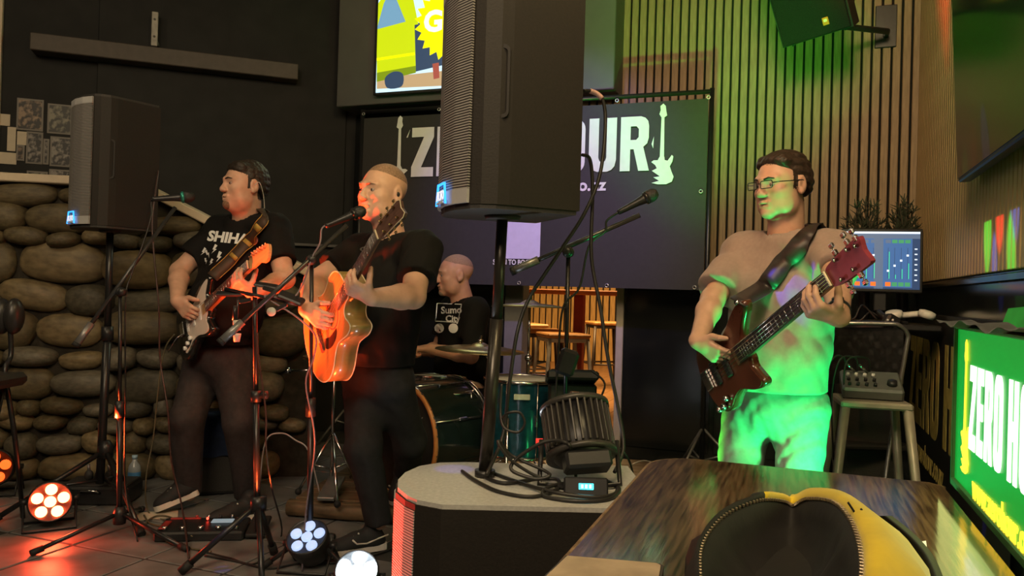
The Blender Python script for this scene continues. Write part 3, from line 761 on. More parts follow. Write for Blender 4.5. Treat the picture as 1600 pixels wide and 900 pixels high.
def clutch(mbp, c, axis, m=PLB):
    M = zframe(c, axis)
    mb = MB().lathe([(.0, -.02), (.022, -.02), (.024, 0), (.022, .02), (0, .02)], M, 12); mb.build('clutch', m, mbp)
    k = MB().lathe([(0, .02), (.012, .02), (.02, .03), (.02, .042), (.01, .048), (0, .048)], M, 8); k.build('clutch_knob', m, mbp)
def mic_stand(name, label, floor_pt, top, tail, tip, feet, hub_h=.16, r=.0105, mid=None):
    base = Vector(floor_pt); t = thing(name, label, 'microphone stand', loc=base); top = Vector(top)
    hub = Vector((base.x, base.y, hub_h)); hub2 = base.lerp(top, .06)
    j = base.lerp(top, .52)
    MB().rod(Vector((base.x, base.y, .06)), j, r * 1.25).build('lower_tube', STEEL, t); MB().rod(j, top, r * .85).build('upper_tube', STEEL, t)
    MB().rod(j - (top - base).normalized() * .04, j + (top - base).normalized() * .04, r * 2.1).build('height_collar', PLB, t)
    MB().lathe([(.0, -.05), (.028, -.05), (.03, 0), (.02, .03), (0, .03)], Matrix.Translation(hub), 12).build('hub', PLB, t)
    tripod_legs(t, hub, feet, r * .95, STEEL)
    tail = Vector(tail); tip = Vector(tip); d = (tip - tail).normalized()
    MB().rod(tail, tip, r * .95).build('boom', mat('boom_grey_steel', (.06, .06, .06), .3, metal=.5, var=.1), t)
    MB().rod(tail, tail + d * .12, r * 1.6).build('counterweight', GREYM, t)
    MB().rod(tail - d * .004, tail + d * .014, r * 1.75).build('end_cap', RUB, t)
    clutch(t, top, d.cross(Vector((0, 0, 1))))
    return t
def sag(a, b, drop, n=10, side=Vector((0, 0, 0))):
    a = Vector(a); b = Vector(b); return [a.lerp(b, k / n) - Vector((0, 0, drop)) * 4 * (k / n) * (1 - k / n) + side * math.sin(PI * k / n) for k in range(n + 1)]

# left tripod for the loudspeaker
b0 = Vector((lb.x - .01, lb.y, 0)); hub = P(165, 703, 4.02)
st = thing('speaker_tripod', 'black tripod stand under the loudspeaker by the stone wall', 'speaker stand', loc=b0)
MB().rod(Vector((b0.x, b0.y, .14)), P(168, 520, 4.02), .021, seg=14).build('lower_tube', STEEL, st); MB().rod(P(168, 520, 4.02), lb + Vector((0, 0, .02)), .0175, seg=14).build('upper_tube', STEEL, st)
MB().rod(P(168, 532, 4.02), P(168, 510, 4.02), .03).build('height_collar', PLB, st)
MB().lathe([(.0, -.04), (.038, -.04), (.038, .02), (.02, .05), (0, .05)], Matrix.Translation(hub), 14).build('hub', PLB, st)
tripod_legs(st, hub, [FL(-14, 815, .012), FL(221, 834, .012), FL(205, 772, .012)], .013, STEEL, .16)

# guitarist's microphone stand
fb_ = FL(186, 838); top = P(188, 456, 3.62)
mic_stand('microphone_stand', 'black boom microphone stand standing closest to the stone wall', fb_, top, P(118, 540, 3.5), P(274, 324, 3.78), [FL(50, 864, .012), FL(292, 858, .012), FL(222, 795, .012)], .11)
ms1, b1 = mic('microphone', 'black microphone on the boom nearest the stone wall', P(305, 307, 3.8), P(305, 307, 3.8) - P(240, 311, 3.72), teal=True, L=.17, s=1.15)
# singer's microphone stand
fb2 = FL(484, 884); top2 = P(487, 406, 3.28)
mic_stand('microphone_stand', 'black boom microphone stand reaching to the singer with the acoustic guitar', fb2, top2, P(344, 535, 3.12), P(542, 352, 3.30), [FL(409, 886, .012), FL(560, 905, .012), FL(520, 838, .012)], .14)
ms2, b2 = mic('microphone', 'black microphone held at the singing mouth of the acoustic guitarist', P(572, 327, 3.32), P(572, 327, 3.32) - P(514, 351, 3.28), s=1.1)
# microphone stand beside the large loudspeaker
fb3 = Vector((P(884, 700, 3.1).x, P(884, 700, 3.1).y, 0)); top3 = P(888, 394, 3.1)
s3 = mic_stand('microphone_stand', 'black boom microphone stand right of the large loudspeaker pole', fb3, top3, P(800, 424, 3.15), P(1000, 336, 3.05), [fb3 + Vector((-.3, -.1, .012)), fb3 + Vector((.3, -.12, .012)), fb3 + Vector((0, .33, .012))], .16)
ms3, b3 = mic('microphone', 'black microphone aimed up right in front of the banner', P(1028, 300, 3.05), P(1028, 300, 3.05) - P(962, 334, 3.05), s=1.05)
MB().box((0, 0, 0), (.075, .06, .105), Matrix.Translation(P(886, 566, 3.06)) @ Matrix.Rotation(.3, 4, 'Y'), .012).build('cable_clamp', PLB, s3)

# gadget stand between guitarist and singer
g0 = FL(405, 868); g0.z = 0; gh = P(404, 786, 3.25)
gs = thing('gadget_stand', 'black tripod stand carrying a clamp bar of small devices between the two guitarists', 'equipment stand', loc=Vector((gh.x, gh.y, 0)))
MB().rod(gh - Vector((0, 0, .12)), P(400, 620, 3.25), .014).build('lower_tube', STEEL, gs); MB().rod(P(400, 620, 3.25), P(398, 448, 3.25), .010).build('upper_tube', STEEL, gs)
MB().rod(P(400, 628, 3.25), P(400, 610, 3.25), .022).build('height_collar', PLB, gs)
MB().lathe([(0, 0), (.012, 0), (.018, .02), (.018, .035), (0, .04)], zframe(P(405, 617, 3.25), CR), 10).build('height_knob', PLB, gs)
MB().lathe([(0, -.03), (.034, -.03), (.034, .03), (0, .03)], Matrix.Translation(gh), 12).build('hub', PLB, gs)
tripod_legs(gs, gh, [FL(284, 892, .014), FL(410, 925, .014), FL(428, 862, .014)], .0125, STEEL)
MB().rod(P(352, 452, 3.25), P(470, 476, 3.2), .008).build('clamp_bar', STEEL, gs)
tr = MB().box((0, 0, 0), (.10, .035, .012), frame(P(416, 446, 3.22), CR * .98 - CU * .16, Vector((0, -.5, 1))), .005).build('tray', PLB, gs)
MB().box((0, 0, 0), (.11, .05, .02), frame(P(455, 466, 3.2), CR * .9 - CU * .36, Vector((0, -.6, 1))), .006).build('phone_holder', PLB, gs)
MB().box((0, 0, 0), (.12, .03, .014), frame(P(360, 459, 3.25), CR, Vector((0, -.6, 1))), .004).build('clip_mount', PLB, gs)
MB().lathe([(0, 0), (.017, 0), (.019, .006), (.019, .012), (0, .014)], zframe(P(425, 487, 3.2), -CF), 14).build('clamp_dial', mat('dial_pale', (.42, .46, .42), .5), gs, 'pale round clamp dial')
MB().rod(P(372, 462, 3.25), P(370, 505, 3.25), .005).rod(P(368, 478, 3.25), P(366, 500, 3.25), .009).build('hanging_clip', STEEL, gs)
MB().lathe([(.012, 0), (.017, .03), (.017, .035), (0, .035)], Matrix.Translation(P(370, 534, 3.25)), 12).rod(P(370, 516, 3.25), P(370, 500, 3.25), .016).build('hanging_cup', mat('cup_pale', (.5, .46, .4), .5), gs, 'pale cup end of the hanging clip')
for (px, py, ang) in ((383, 470, .2), (420, 452, -.3), (440, 480, .5), (460, 468, .1)):
    MB().box((0, 0, 0), (.05, .018, .016), frame(P(px, py, 3.2), CR * math.cos(ang) + CU * math.sin(ang), -CF), .003).build('switch_block', PLB, gs)

# ------------------------------------------------------------------ par lights
def parcan(label, c, d, lens_mat, R_=.09, L_=.13, finned=False, n=6, yoke=True, floor_z=0.0):
    d = Vector(d).normalized(); M = zframe(c, d, Vector((1, 0, 0)))
    t = thing('par_light', label, 'stage light', loc=Vector((c[0], c[1], floor_z)))
    MB().lathe([(0, -L_), (R_ * .62, -L_), (R_ * .8, -L_ * .85), (R_, -L_ * .3), (R_ * 1.02, 0), (R_ * .96, .012), (R_ * .93, 0), (0, -.006)], M, 28).build('can', PLB, t)
    lr = R_ * .27
    for k in range(n):
        if k == n - 1: x, y = 0, 0
        else: a = 2 * PI * k / (n - 1) + .3; x, y = R_ * .6 * math.cos(a), R_ * .6 * math.sin(a)
        MB().lathe([(lr, -.002), (lr, .006), (lr * .7, .011), (0, .013)], M @ Matrix.Translation((x, y, 0)), 16, cap=False).build('lens', lens_mat, t)
    if yoke:
        xx = M.to_3x3() @ Vector((1, 0, 0)); xx.z = 0; xx.normalize(); hc = Vector(c) - d * L_ * .4
        bt = floor_z + .008
        fwd = Vector((d.x, d.y, 0)); fwd = fwd.normalized() if fwd.length > .1 else Vector((0, -1, 0))
        for sg in (-.5, .5):
            pts = [hc - xx * R_ * 1.15, Vector((hc.x, hc.y, bt)) - xx * R_ * 1.15 + fwd * sg * .16, Vector((hc.x, hc.y, bt)) + xx * R_ * 1.15 + fwd * sg * .16, hc + xx * R_ * 1.15]
            MB().tube(pts, .007, 6).build('yoke', PLB, t)
        for sg in (-1, 1): MB().rod(hc + xx * sg * R_ * .95, hc + xx * sg * R_ * 1.3, .015).build('yoke_knob', PLB, t)
    return t, M
REDL = mat('red_lens', (.3, .01, .01), .3, emit=(1.0, .10, .03), es=22); ORL = mat('orange_red_lens', (.3, .03, .01), .3, emit=(1.0, .08, .01), es=2.2)
ICE = mat('ice_lens', (.3, .35, .4), .2, emit=(.45, .60, 1.0), es=.75); WHL = mat('white_lens', (.6, .6, .6), .2, emit=(.80, .92, 1.0), es=60)
c = FL(77, 828); c.z = .135; dr_ = (Vector((.05, 0, .45)) - c).normalized()
parcan('small floor light glowing bright red at the lower left', c, dr_, REDL, .095)
lamp('red_par_beam', 'SPOT', c + dr_ * .06, 10, (1.0, .05, .02), c + dr_ + Vector((0, 0, -.12)), .05, 130, .6)
lamp('red_par_forward', 'SPOT', c + dr_ * .06, 260, (1.0, .05, .03), Vector((-.30, 2.15, .45)), .05, 16, .6)
lamp('red_par_side', 'SPOT', c + dr_ * .06 + Vector((0, 0, .05)), 1400, (1.0, .06, .012), P(555, 400, 3.5), .05, 31, .5)
c = FL(-12, 775); c.z = .155; parcan('dim orange floor light cut by the left picture edge', c, Vector((.3, -1, .15)), ORL, .10)
c = FL(478, 893); c.z = .145; dice = (Vector((-.25, -.75, .75)) - Vector((0, 0, 0))).normalized(); c1_ = c.copy()
parcan('floor light with six dim icy lenses before the singer', c, Vector((-.12, -.62, .78)), ICE, .088)
c = FL(556, 932); c.z = .10; parcan('floor light glaring white at the singer\'s shoe', c, Vector((.08, -.70, .70)), WHL, .085)
lamp('white_par_beam', 'SPOT', c + Vector((.02, -.05, .09)), 45, (.85, .95, 1.0), c + Vector((.30, -.70, .10)), .05, 120, .7)

# red wash on the two guitarists from the floor between them
lamp('red_wash', 'SPOT', Vector((c1_.x - .10, c1_.y - .15, .30)), 34, (1.0, .10, .015), P(520, 440, 3.5), .05, 58, .5)
lamp('red_wash_guitarist', 'SPOT', Vector((c1_.x - .2, c1_.y - .1, .30)), 24, (1.0, .10, .02), P(395, 420, 3.9), .05, 34, .6)
# amber side light on the singer
lamp('amber_key', 'SPOT', Vector((.6, 1.2, 3.3)), 32, (1.0, .72, .18), P(630, 420, 3.5), .10, 26, .6)

# green par on the floor behind the table
gc = Vector((1.26, 2.42, .16)); GRL = mat('green_lens', (.01, .3, .05), .3, emit=(.05, 1.0, .25), es=12)
gd = (Vector((1.10, 3.0, 1.0)) - gc).normalized()
parcan('floor light throwing green on the bass player behind the table', gc, gd, GRL, .09)
lamp('green_par_beam', 'SPOT', gc + gd * .05, 125, (.02, 1.0, .20), gc + gd, .05, 66, .6)
g2 = Vector((.62, 2.88, .12)); t2_ = ONBACK(1110, -20, .05); gd2 = (t2_ - g2).normalized()
parcan('floor light throwing green up the slatted wall behind the table', g2, gd2, GRL, .085)
lamp('green_wall_beam', 'SPOT', g2 + gd2 * .05, 480, (.09, 1.0, .05), t2_, .04, 40, 1.0)
lamp('orange_side', 'SPOT', Vector((-1.2, 1.6, 3.3)), 70, (1.0, .30, .12), P(1215, 330, 3.0), .08, 18, .6)

# finned par light standing on the subwoofer, seen from its back
pc = P(905, 688, 2.22); pd = Vector((-.12, .50, .80)).normalized()
PM2 = zframe(pc, pd, Vector((1, .1, 0)))
fp = thing('par_light', 'finned black stage light with a blue readout standing on the subwoofer', 'stage light', loc=Vector((pc.x, pc.y, SH)))
MB().lathe([(0, -.075), (.06, -.075), (.082, -.05), (.085, .10), (0, .10)], PM2, 24).build('can', PLB, fp)
fin = mat('fin_black', (.05, .046, .042), .4, metal=.3)
for k in range(30):
    a = 2 * PI * k / 30; MB().box((.092, 0, .03), (.018, .006, .125), PM2 @ Matrix.Rotation(a, 4, 'Z'), .001).build('fin', fin, fp)
for z in (-.045, .098): MB().lathe([(.084, -.007), (.103, -.007), (.103, .007), (.084, .007)], PM2 @ Matrix.Translation((0, 0, z)), 28).build('rim', fin, fp)
bk = MB().box((0, -.055, -.085), (.13, .07, .05), PM2, .008).build('control_panel', PLB, fp)
DM = frame(pc - pd * .075 + Vector((.0, -.1, -.035)), Vector((1, 0, 0)), Vector((0, -1, .35)))
MB().box((0, 0, -.01), (.12, .05, .02), DM, .004).build('readout_bezel', PLB, fp)
rd = MB().box((0, 0, .001), (.04, .016, .003), DM, .001).build('readout', mat('cyan_readout', (0, .1, .12), .3, emit=(.05, .8, 1.0), es=3.0), fp, 'cyan digital readout')
for k in range(3): MB().box((-.011 + .011 * k, 0, .003), (.005, .009, .002), DM).build('digit', mat('readout_digit', (0, .05, .06), .3, emit=(.6, 1, 1), es=3), rd)
for sg in (-1, 1):
    xx = Vector((1, .1, 0)).normalized(); MB().tube([pc + xx * sg * .11 + pd * .0, Vector((pc.x, pc.y - .06, SH + .012)) + xx * sg * .115, Vector((pc.x, pc.y - .1, SH + .012))], .008, 6).build('yoke', STEEL, fp)
MB().lathe([(0, 0), (.012, 0), (.012, .02), (0, .02)], zframe(pc + Vector((-.105, 0, -.01)), (-1, 0, 0)), 10).build('yoke_knob', mat('red_glow_knob', (.5, .03, .03), .4, emit=(1, .05, .03), es=.6), fp)  # red light glimpsed at the can's side, put in as a glowing knob

# beams of a colour effect: small coloured patches
def patch(name, src, tgt, col, e, ang): lamp(name, 'SPOT', src, e, col, tgt, .008, ang, .35)
src = Vector((-1.3, 2.3, 3.7)); src2 = R(-1.0, -1.9, 3.9)
for i, (px, py, col) in enumerate([(1540, 355, (.08, 1, .08)), (1558, 320, (1, .04, .03)), (1581, 298, (.08, .12, 1)), (1550, 408, (.08, .12, 1)), (1576, 398, (.08, 1, .08))]):
    patch('effect_beam', src2 + Vector((0, 0, -.02 * i)), ONRIGHT(px, py, .03), col, 1100, 3.0 if i != 3 else 2.2)
patch('effect_beam', src, P(1205, 410, 2.85), (.08, .08, 1), 900, 2.6)
patch('effect_beam', src, P(1252, 425, 2.8), (.08, .08, 1), 700, 2.0)
patch('effect_beam', src, FL(347, 889), (.1, .15, 1), 200, 1.2)
patch('effect_beam', src, P(705, 720, 2.35), (.08, .1, 1), 120, 2.2)
# ------------------------------------------------------------------ drum kit
WRAP = mat('drum_wrap_teal', (.006, .05, .075), .22, var=.25, scale=30, coat=.5); HEADB = mat('drum_head_black', (.018, .018, .018), .4)
HEADW = mat('drum_head_white', (.62, .62, .6), .5, var=.04); HOOPW = mat('hoop_maple', (.50, .20, .06), .35, var=.15); BRASS = mat('cymbal_bronze', (.42, .34, .20), .3, metal=.9, var=.2, scale=40)
def drum(t, M, r, L, shell, hoop, top, bot, lugs=8, hoop_r=.008):
    MB().lathe([(r, 0), (r, L)], M, 40, cap=False).build('shell', shell, t)
    MB().lathe([(0, L + .002), (r * .97, L + .002), (r * .99, L - .004)], M, 40, cap=False).build('batter_head', top, t)
    MB().lathe([(r * .99, .004), (r * .97, -.002), (0, -.002)], M, 40, cap=False).build('resonant_head', bot, t)
    for z in (0, L):
        MB().tube([M @ Vector(((r + .006) * math.cos(2 * PI * k / 40), (r + .006) * math.sin(2 * PI * k / 40), z)) for k in range(40)], hoop_r * 1.6, 8, closed=True).build('hoop', hoop, t)
    for k in range(lugs):
        a = 2 * PI * (k + .5) / lugs; K = M @ Matrix.Rotation(a, 4, 'Z')
        MB().rod(K @ Vector((r + .016, 0, 0)), K @ Vector((r + .016, 0, L)), .0035, seg=6).box((r + .008, 0, L * .5), (.018, .018, min(.06, L * .4)), K, .003).build('lug', CHROME, t)
kf = P(622, 684, 4.22); kn = (Vector((-.66, -.75, 0))).normalized()
kt = thing('bass_drum', 'black bass drum with an orange front hoop behind the singer', 'drum', loc=Vector((kf.x, kf.y, PH)))
KM = zframe(kf - kn * .42, kn, (0, 0, 1))
drum(kt, KM, .302, .42, mat('kick_wrap_dark', (.008, .016, .015), .25, var=.2, coat=.4), CHROME, HEADB, HEADB, 8, .009)
MB().tube([KM @ Vector((.309 * math.cos(2 * PI * k / 48), .309 * math.sin(2 * PI * k / 48), .425)) for k in range(48)], .013, 8, closed=True).build('front_hoop', HOOPW, kt, 'orange maple hoop')
lm = KM @ Matrix.Translation((0, 0, .4235)); up_l = KM.inverted().to_3x3() @ Vector((0, 0, 1))
def swirl(cx, cy):
    return [(cx, cy), (cx + .02, cy + .015), (cx + .018, cy + .04), (cx + .03, cy + .06), (cx + .012, cy + .05), (cx + .004, cy + .03), (cx - .008, cy + .02)]
FM = frame(KM @ Vector((0, 0, .424)), Vector((0, 0, 1)).cross(kn), kn)
MB().flat([swirl(.17, .08)], 0, .001, FM).build('head_mark', WHITE, kt); MB().flat([circ(.2, -.02, .013)], 0, .001, FM).build('head_port_dot', WHITE, kt)
for sg in (-1, 1):
    a = KM @ Vector((0, 0, .33)) + Vector((0, 0, 1)).cross(kn) * .28 * sg + Vector((0, 0, -.12))
    MB().rod(a, Vector((a.x, a.y, 0)) + kn * .12 + Vector((0, 0, 1)).cross(kn) * .1 * sg + Vector((0, 0, PH + .01)), .008).build('spur', CHROME, kt)
# rack tom above it
q = KM @ Vector((0, 0, .16)); rt = thing('rack_tom', 'small tom drum mounted over the bass drum', 'drum', loc=Vector((q.x, q.y, q.z + .26)))
TMx = zframe(P(705, 640, 4.42), Vector((-.05, -.05, 1)))
drum(rt, TMx, .125, .11, WRAP, CHROME, HEADW, HEADB, 6, .005); MB().rod(P(705, 645, 4.42), q + Vector((0, 0, .2)), .012).build('mount_rod', CHROME, rt)
# snare
sn0 = P(682, 618, 4.72); sn = thing('snare_drum', 'chrome snare drum between the drummer and the bass drum', 'drum', loc=Vector((sn0.x, sn0.y, PH)))
drum(sn, zframe(sn0, (0, .06, 1)), .17, .12, CHROME, CHROME, HEADW, HEADW, 8, .006)
MB().rod(Vector((sn0.x, sn0.y, PH + .2)), sn0, .014).build('stand_post', CHROME, sn)
for k in range(3):
    a = 2 * PI * k / 3 + .4; MB().rod(Vector((sn0.x, sn0.y, PH + .26)), Vector((sn0.x + .24 * math.cos(a), sn0.y + .24 * math.sin(a), PH + .01)), .008).build('stand_leg', CHROME, sn)
# floor tom
ft0 = P(812, 706, 4.25); ft_h = (P(812, 592, 4.25) - ft0).length
ftm = thing('floor_tom', 'teal floor tom right of the large loudspeaker pole', 'drum', loc=Vector((ft0.x, ft0.y, PH)))
drum(ftm, Matrix.Translation(ft0), .20, ft_h, WRAP, CHROME, HEADW, HEADB, 8, .006)
for k in range(3):
    a = 2 * PI * k / 3 + .2; e = Vector((ft0.x + .225 * math.cos(a), ft0.y + .225 * math.sin(a), 0)); MB().tube([e + Vector((0, 0, ft0.z + .22)), e + Vector((0, 0, PH + .06)), e + Vector((.03 * math.cos(a), .03 * math.sin(a), 0.012))], .008, 8).build('leg', CHROME, ftm)
MB().box((0, -.212, ft_h * .82), (.085, .006, .03), Matrix.Translation(ft0), .002).build('badge', mat('tom_badge', (.55, .62, .5), .4), ftm, 'pale maker\'s badge')
# cymbals on stands
def cymbal(name, label, c, r, tilt, floor_pt, feet_r=.3):
    t = thing(name, label, 'cymbal', loc=Vector((floor_pt[0], floor_pt[1], 0))); M = zframe(c, tilt)
    MB().lathe([(0, .03), (.02, .029), (.045, .018), (.06, .008), (r * .6, .002), (r, -.014), (r * .999, -.0165), (r * .6, -.0005), (.06, .005), (.02, .026), (0, .027)], M, 40, cap=False).build('cymbal_plate', BRASS, t)
    MB().lathe([(0, .028), (.014, .028), (.014, .045), (.006, .05), (.006, .07), (0, .07)], M, 12).build('wing_nut', CHROME, t)
    fp_ = Vector((floor_pt[0], floor_pt[1], 0)); h = Vector((fp_.x, fp_.y, c.z * .72)); MB().rod(Vector((fp_.x, fp_.y, .06)), h, .011).build('stand_post', CHROME, t)
    MB().rod(h, c + Vector((0, 0, .02)), .008).build('stand_arm', CHROME, t); MB().ell((0, 0, 0), (.022, .022, .022), Matrix.Translation(h)).build('tilter', CHROME, t)
    for k in range(3):
        a = 2 * PI * k / 3 + 1.0; MB().rod(Vector((fp_.x, fp_.y, .3)), fp_ + Vector((feet_r * math.cos(a), feet_r * math.sin(a), PH + .012)), .008).build('stand_leg', CHROME, t)
    return t
c = P(750, 543, 4.38); cymbal('crash_cymbal', 'wide cymbal tilted in front of the drummer\'s shirt', c, .255, Vector((.03, -.02, 1)), (P(790, 640, 4.5).x, P(790, 640, 4.5).y))
c = P(828, 476, 4.55); cymbal('ride_cymbal', 'cymbal seen edge-on in front of the bar opening', c, .23, Vector((.0, .02, 1)), (c.x, c.y))
# hi-hat stand left of the bass drum
hb = FL(517, 768, PH); hh = thing('hi_hat', 'hi-hat on a chrome tripod stand behind the acoustic guitar', 'hi-hat', loc=hb)
MB().rod(Vector((hb.x, hb.y, PH + .05)), Vector((hb.x, hb.y, .92)), .010).build('stand_post', CHROME, hh)
for k, dz in enumerate((.80, .835)):
    MB().lathe([(0, .01), (.03, .008), (.05, 0), (.17, -.01 * (1 if k else -1))], Matrix.Translation((hb.x, hb.y, dz)), 36, cap=False).build('cymbal_plate', BRASS, hh)
for (px, py) in ((466, 768), (527, 788), (560, 762)):
    f_ = FL(px, py, PH + .012); MB().rod(Vector((hb.x, hb.y, PH + .32)), f_, .008).rod(Vector((hb.x, hb.y, PH + .12)), Vector((hb.x, hb.y, PH + .32)).lerp(f_, .55), .005).build('stand_leg', CHROME, hh)
    MB().ell((0, 0, 0), (.018, .018, .018), Matrix.Translation(f_)).build('rubber_foot', RUB, hh)
MB().box((0, 0, 0), (.09, .26, .02), Matrix.Translation((hb.x + .03, hb.y - .12, PH + .05)) @ Matrix.Rotation(.2, 4, 'X'), .004).build('foot_pedal', GREYM, hh)
a = P(450, 579, 4.3); MB().rod(a, P(500, 578, 4.3), .007).rod(a - CR * .012, a + CR * .012, .018).build('rod_end', CHROME, hh)
# percussion pad on a stand behind the subwoofer
ps = thing('sample_pad', 'black sample pad on a stand beside the floor tom', 'drum pad', loc=Vector((P(895, 620, 3.9).x, P(895, 620, 3.9).y, 0)))
pq = P(893, 590, 3.9); MB().box((0, 0, 0), (.26, .2, .045), Matrix.Translation(pq) @ Matrix.Rotation(-.25, 4, 'X'), .01).build('body', PLB, ps)
for k in range(4): MB().box((-.06 + .12 * (k % 2), -.045 + .085 * (k // 2), .026), (.1, .075, .008), Matrix.Translation(pq) @ Matrix.Rotation(-.25, 4, 'X'), .004).build('pad', RUB, ps)
MB().box((0, 0, 0), (.24, .16, .2), Matrix.Translation(P(893, 628, 3.95)), .01).build('module', PLM, ps); MB().rod(Vector((pq.x, pq.y, .1)), pq, .012).build('stand_post', STEEL, ps)
for k in range(3):
    a = 2 * PI * k / 3 + .6; MB().rod(Vector((pq.x, pq.y, .3)), Vector((pq.x + .26 * math.cos(a), pq.y + .26 * math.sin(a), .01)), .009).build('stand_leg', STEEL, ps)
# small can on the subwoofer-side rack
cn = P(897, 637, 3.2); t = thing('small_can', 'small reddish can standing upright above the finned light', 'can', loc=cn + Vector((0, 0, -.02)))
MB().lathe([(.0, -.02), (.022, -.02), (.023, -.015), (.023, .055), (.019, .062), (0, .062)], Matrix.Translation(cn), 16).build('body', mat('can_print', (.55, .35, .25), .35, col2=(.5, .6, .35), scale=50), t)
MB().lathe([(.019, .062), (.02, .066), (0, .064)], Matrix.Translation(cn), 16).build('lid', CHROME, t)
sp = thing('small_shelf', 'little black shelf clamped to the boom stand by the subwoofer', 'shelf', loc=cn + Vector((0, 0, -.03))); MB().box((-.01, 0, -.027), (.12, .09, .012), Matrix.Translation(cn), .003).build('plate', PLB, sp); MB().rod(cn + Vector((0, .02, -.03)), Vector((fb3.x, fb3.y, cn.z - .05)), .006).build('clamp', STEEL, sp)

# ------------------------------------------------------------------ table in the foreground
TZ = .75
tx0 = (RI @ FL(905, 845, TZ)).x; tx1 = (RI @ FL(1452, 742, TZ)).x + .015; tyf = (RI @ FL(1230, 731, TZ)).y; tyn = tyf - 1.55
def wood_plank(name, c1, c2):
    m = mat(name, c1, .30, scale=9, stretch=(13, .8, 1), col2=c2, bump=.02); nt = m.node_tree; N = nt.nodes; L = nt.links; b = N['Principled BSDF']
    n2 = N.new('ShaderNodeTexNoise'); n2.inputs['Scale'].default_value = 30; n2.inputs['Detail'].default_value = 6
    mp = [n for n in N if n.type == 'MAPPING'][0]; L.new(mp.outputs[0], n2.inputs['Vector'])
    rr_ = N.new('ShaderNodeMapRange'); rr_.inputs[3].default_value = .07; rr_.inputs[4].default_value = .18; L.new(n2.outputs['Fac'], rr_.inputs[0]); L.new(rr_.outputs[0], b.inputs['Roughness'])
    return m
TW = wood_plank('table_dark_wood', (.017, .010, .006), (.115, .072, .040))
tb = thing('table', 'dark grained wooden table with a rounded corner in the foreground', 'table', M=ROOM @ Matrix.Translation(((tx0 + tx1) / 2, (tyf + tyn) / 2, 0)))
o = [(tx1, tyn), (tx1, tyf - .03), (tx1 - .03, tyf)]; rc = .13
for k in range(9): a = math.radians(90 + 90 * k / 8); o.append((tx0 + rc + rc * math.cos(a), tyf - rc + rc * math.sin(a)))
o += [(tx0, tyn)]
MB().prism(o, TZ - .035, TZ - .004, ROOM).prism([(x * 1.0 + (.004 if x < (tx0 + tx1) / 2 else -.004), y - .003) for x, y in o], TZ - .004, TZ, ROOM).build('top', TW, tb)
EDGE = mat('table_worn_edge', (.16, .10, .055), .5, var=.4, scale=30)
ep = [ROOM @ Vector((x, y, TZ - .006)) for x, y in o[1:]]; MB().tube(ep, .006, 6).build('worn_edge', EDGE, tb)
for (x, y) in ((tx0 + .12, tyf - .15), (tx1 - .12, tyf - .15), (tx0 + .12, tyn + .15), (tx1 - .12, tyn + .15)):
    b = MB(); rbox(b, x - .035, x + .035, y - .035, y + .035, 0, TZ - .035, .004); b.build('leg', TW, tb)

# ------------------------------------------------------------------ light-box sign standing on the table's edge
sx_ = (RI @ FL(1489, 757, TZ)).x; sy0 = (RI @ FL(1489, 757, TZ)).y
sh_ = HIT(1499, 511, R(sx_, 0, 0), RX).z
SG = ROOM @ Matrix.Translation((sx_, sy0, TZ)) @ Matrix((Vector((0, -1, 0)), Vector((0, 0, 1)), Vector((-1, 0, 0)))).transposed().to_4x4()
sl_ = 1.05; shh = sh_ - TZ
sg = thing('light_box_sign', 'glowing green ZERO HOUR light box sign on the table edge', 'sign', M=SG)
GREEN = mat('sign_green', (.01, .30, .03), .35, var=.03, emit=(.0, .26, .025), es=.75)
SWH = mat('sign_white', (.8, .8, .8), .4, var=0, emit=(1, .97, .92), es=.95); SYE = mat('sign_yellow', (.8, .6, .05), .4, var=0, emit=(1, .62, .03), es=1.3)
MB().box((sl_ / 2, shh / 2, -.014), (sl_ - .004, shh - .004, .024), SG).build('panel', GREEN, sg)
FRG = mat('sign_frame_green_lit', (.05, .16, .05), .35)  # green light on the frame is put into its colour
for nm, c_, s_ in (('frame_bottom', (sl_ / 2, .010), (sl_ + .01, .02)), ('frame_top', (sl_ / 2, shh), (sl_ + .01, .010)), ('frame_end', (0, shh / 2), (.012, shh)), ('frame_end', (sl_, shh / 2), (.012, shh))):
    MB().box((c_[0], c_[1], -.012), (s_[0], s_[1], .036), SG, .003).build(nm, FRG, sg)
def SPX(px, py): q = SG.inverted() @ HIT(px, py, SG @ Vector((0, 0, .002)), -RX); return (q.x, q.y)
a0 = SPX(1512, 700); a1 = SPX(1512, 569); h0 = SPX(1573, 700)[0]
lets, tot = heavy('ZERO HOUR', .17, .26); adv = [p for c, p in lets][4][0][0][0]; sc = (h0 - a0[0]) / adv; lhh = a1[1] - a0[1]
for ch, polys in lets: MB().flat([[(a0[0] + x * sc, a0[1] + y * lhh) for x, y in p] for p in polys], -.001, .001, SG).build('letter_' + ch.lower(), SWH, sg)
u0 = SPX(1518, 745); vs, fs = text2d('www.zerohour.co.nz', .075, .002, .0016, 1.0); kx_ = (SPX(1598, 830)[0] - u0[0]) / (max(v[0] for v in vs) * .80); MB().add([(v[0] * kx_ + u0[0], v[1] + u0[1] - .045, v[2] - .001) for v in vs], fs, SG).build('web_address', SYE, sg)
gx, gy = SPX(1504, 738); gh_ = SPX(1508, 530)[1] - gy; m_ = MB()
for i, p in enumerate(icon(0, 0, 1, False)): m_.flat([[(gx + x * (SPX(1512, 640)[0] - SPX(1499, 640)[0]) / .30, gy + y * gh_) for x, y in p]], -.001 + .0003 * i, .001 + .0003 * i, SG)
m_.build('guitar_print', SYE, sg)
q = SG @ Vector((.45, shh * .45, .04)); lamp('sign_glow', 'AREA', q, 1.1, (.75, .85, .25), q - RX, .8, size_y=.3)
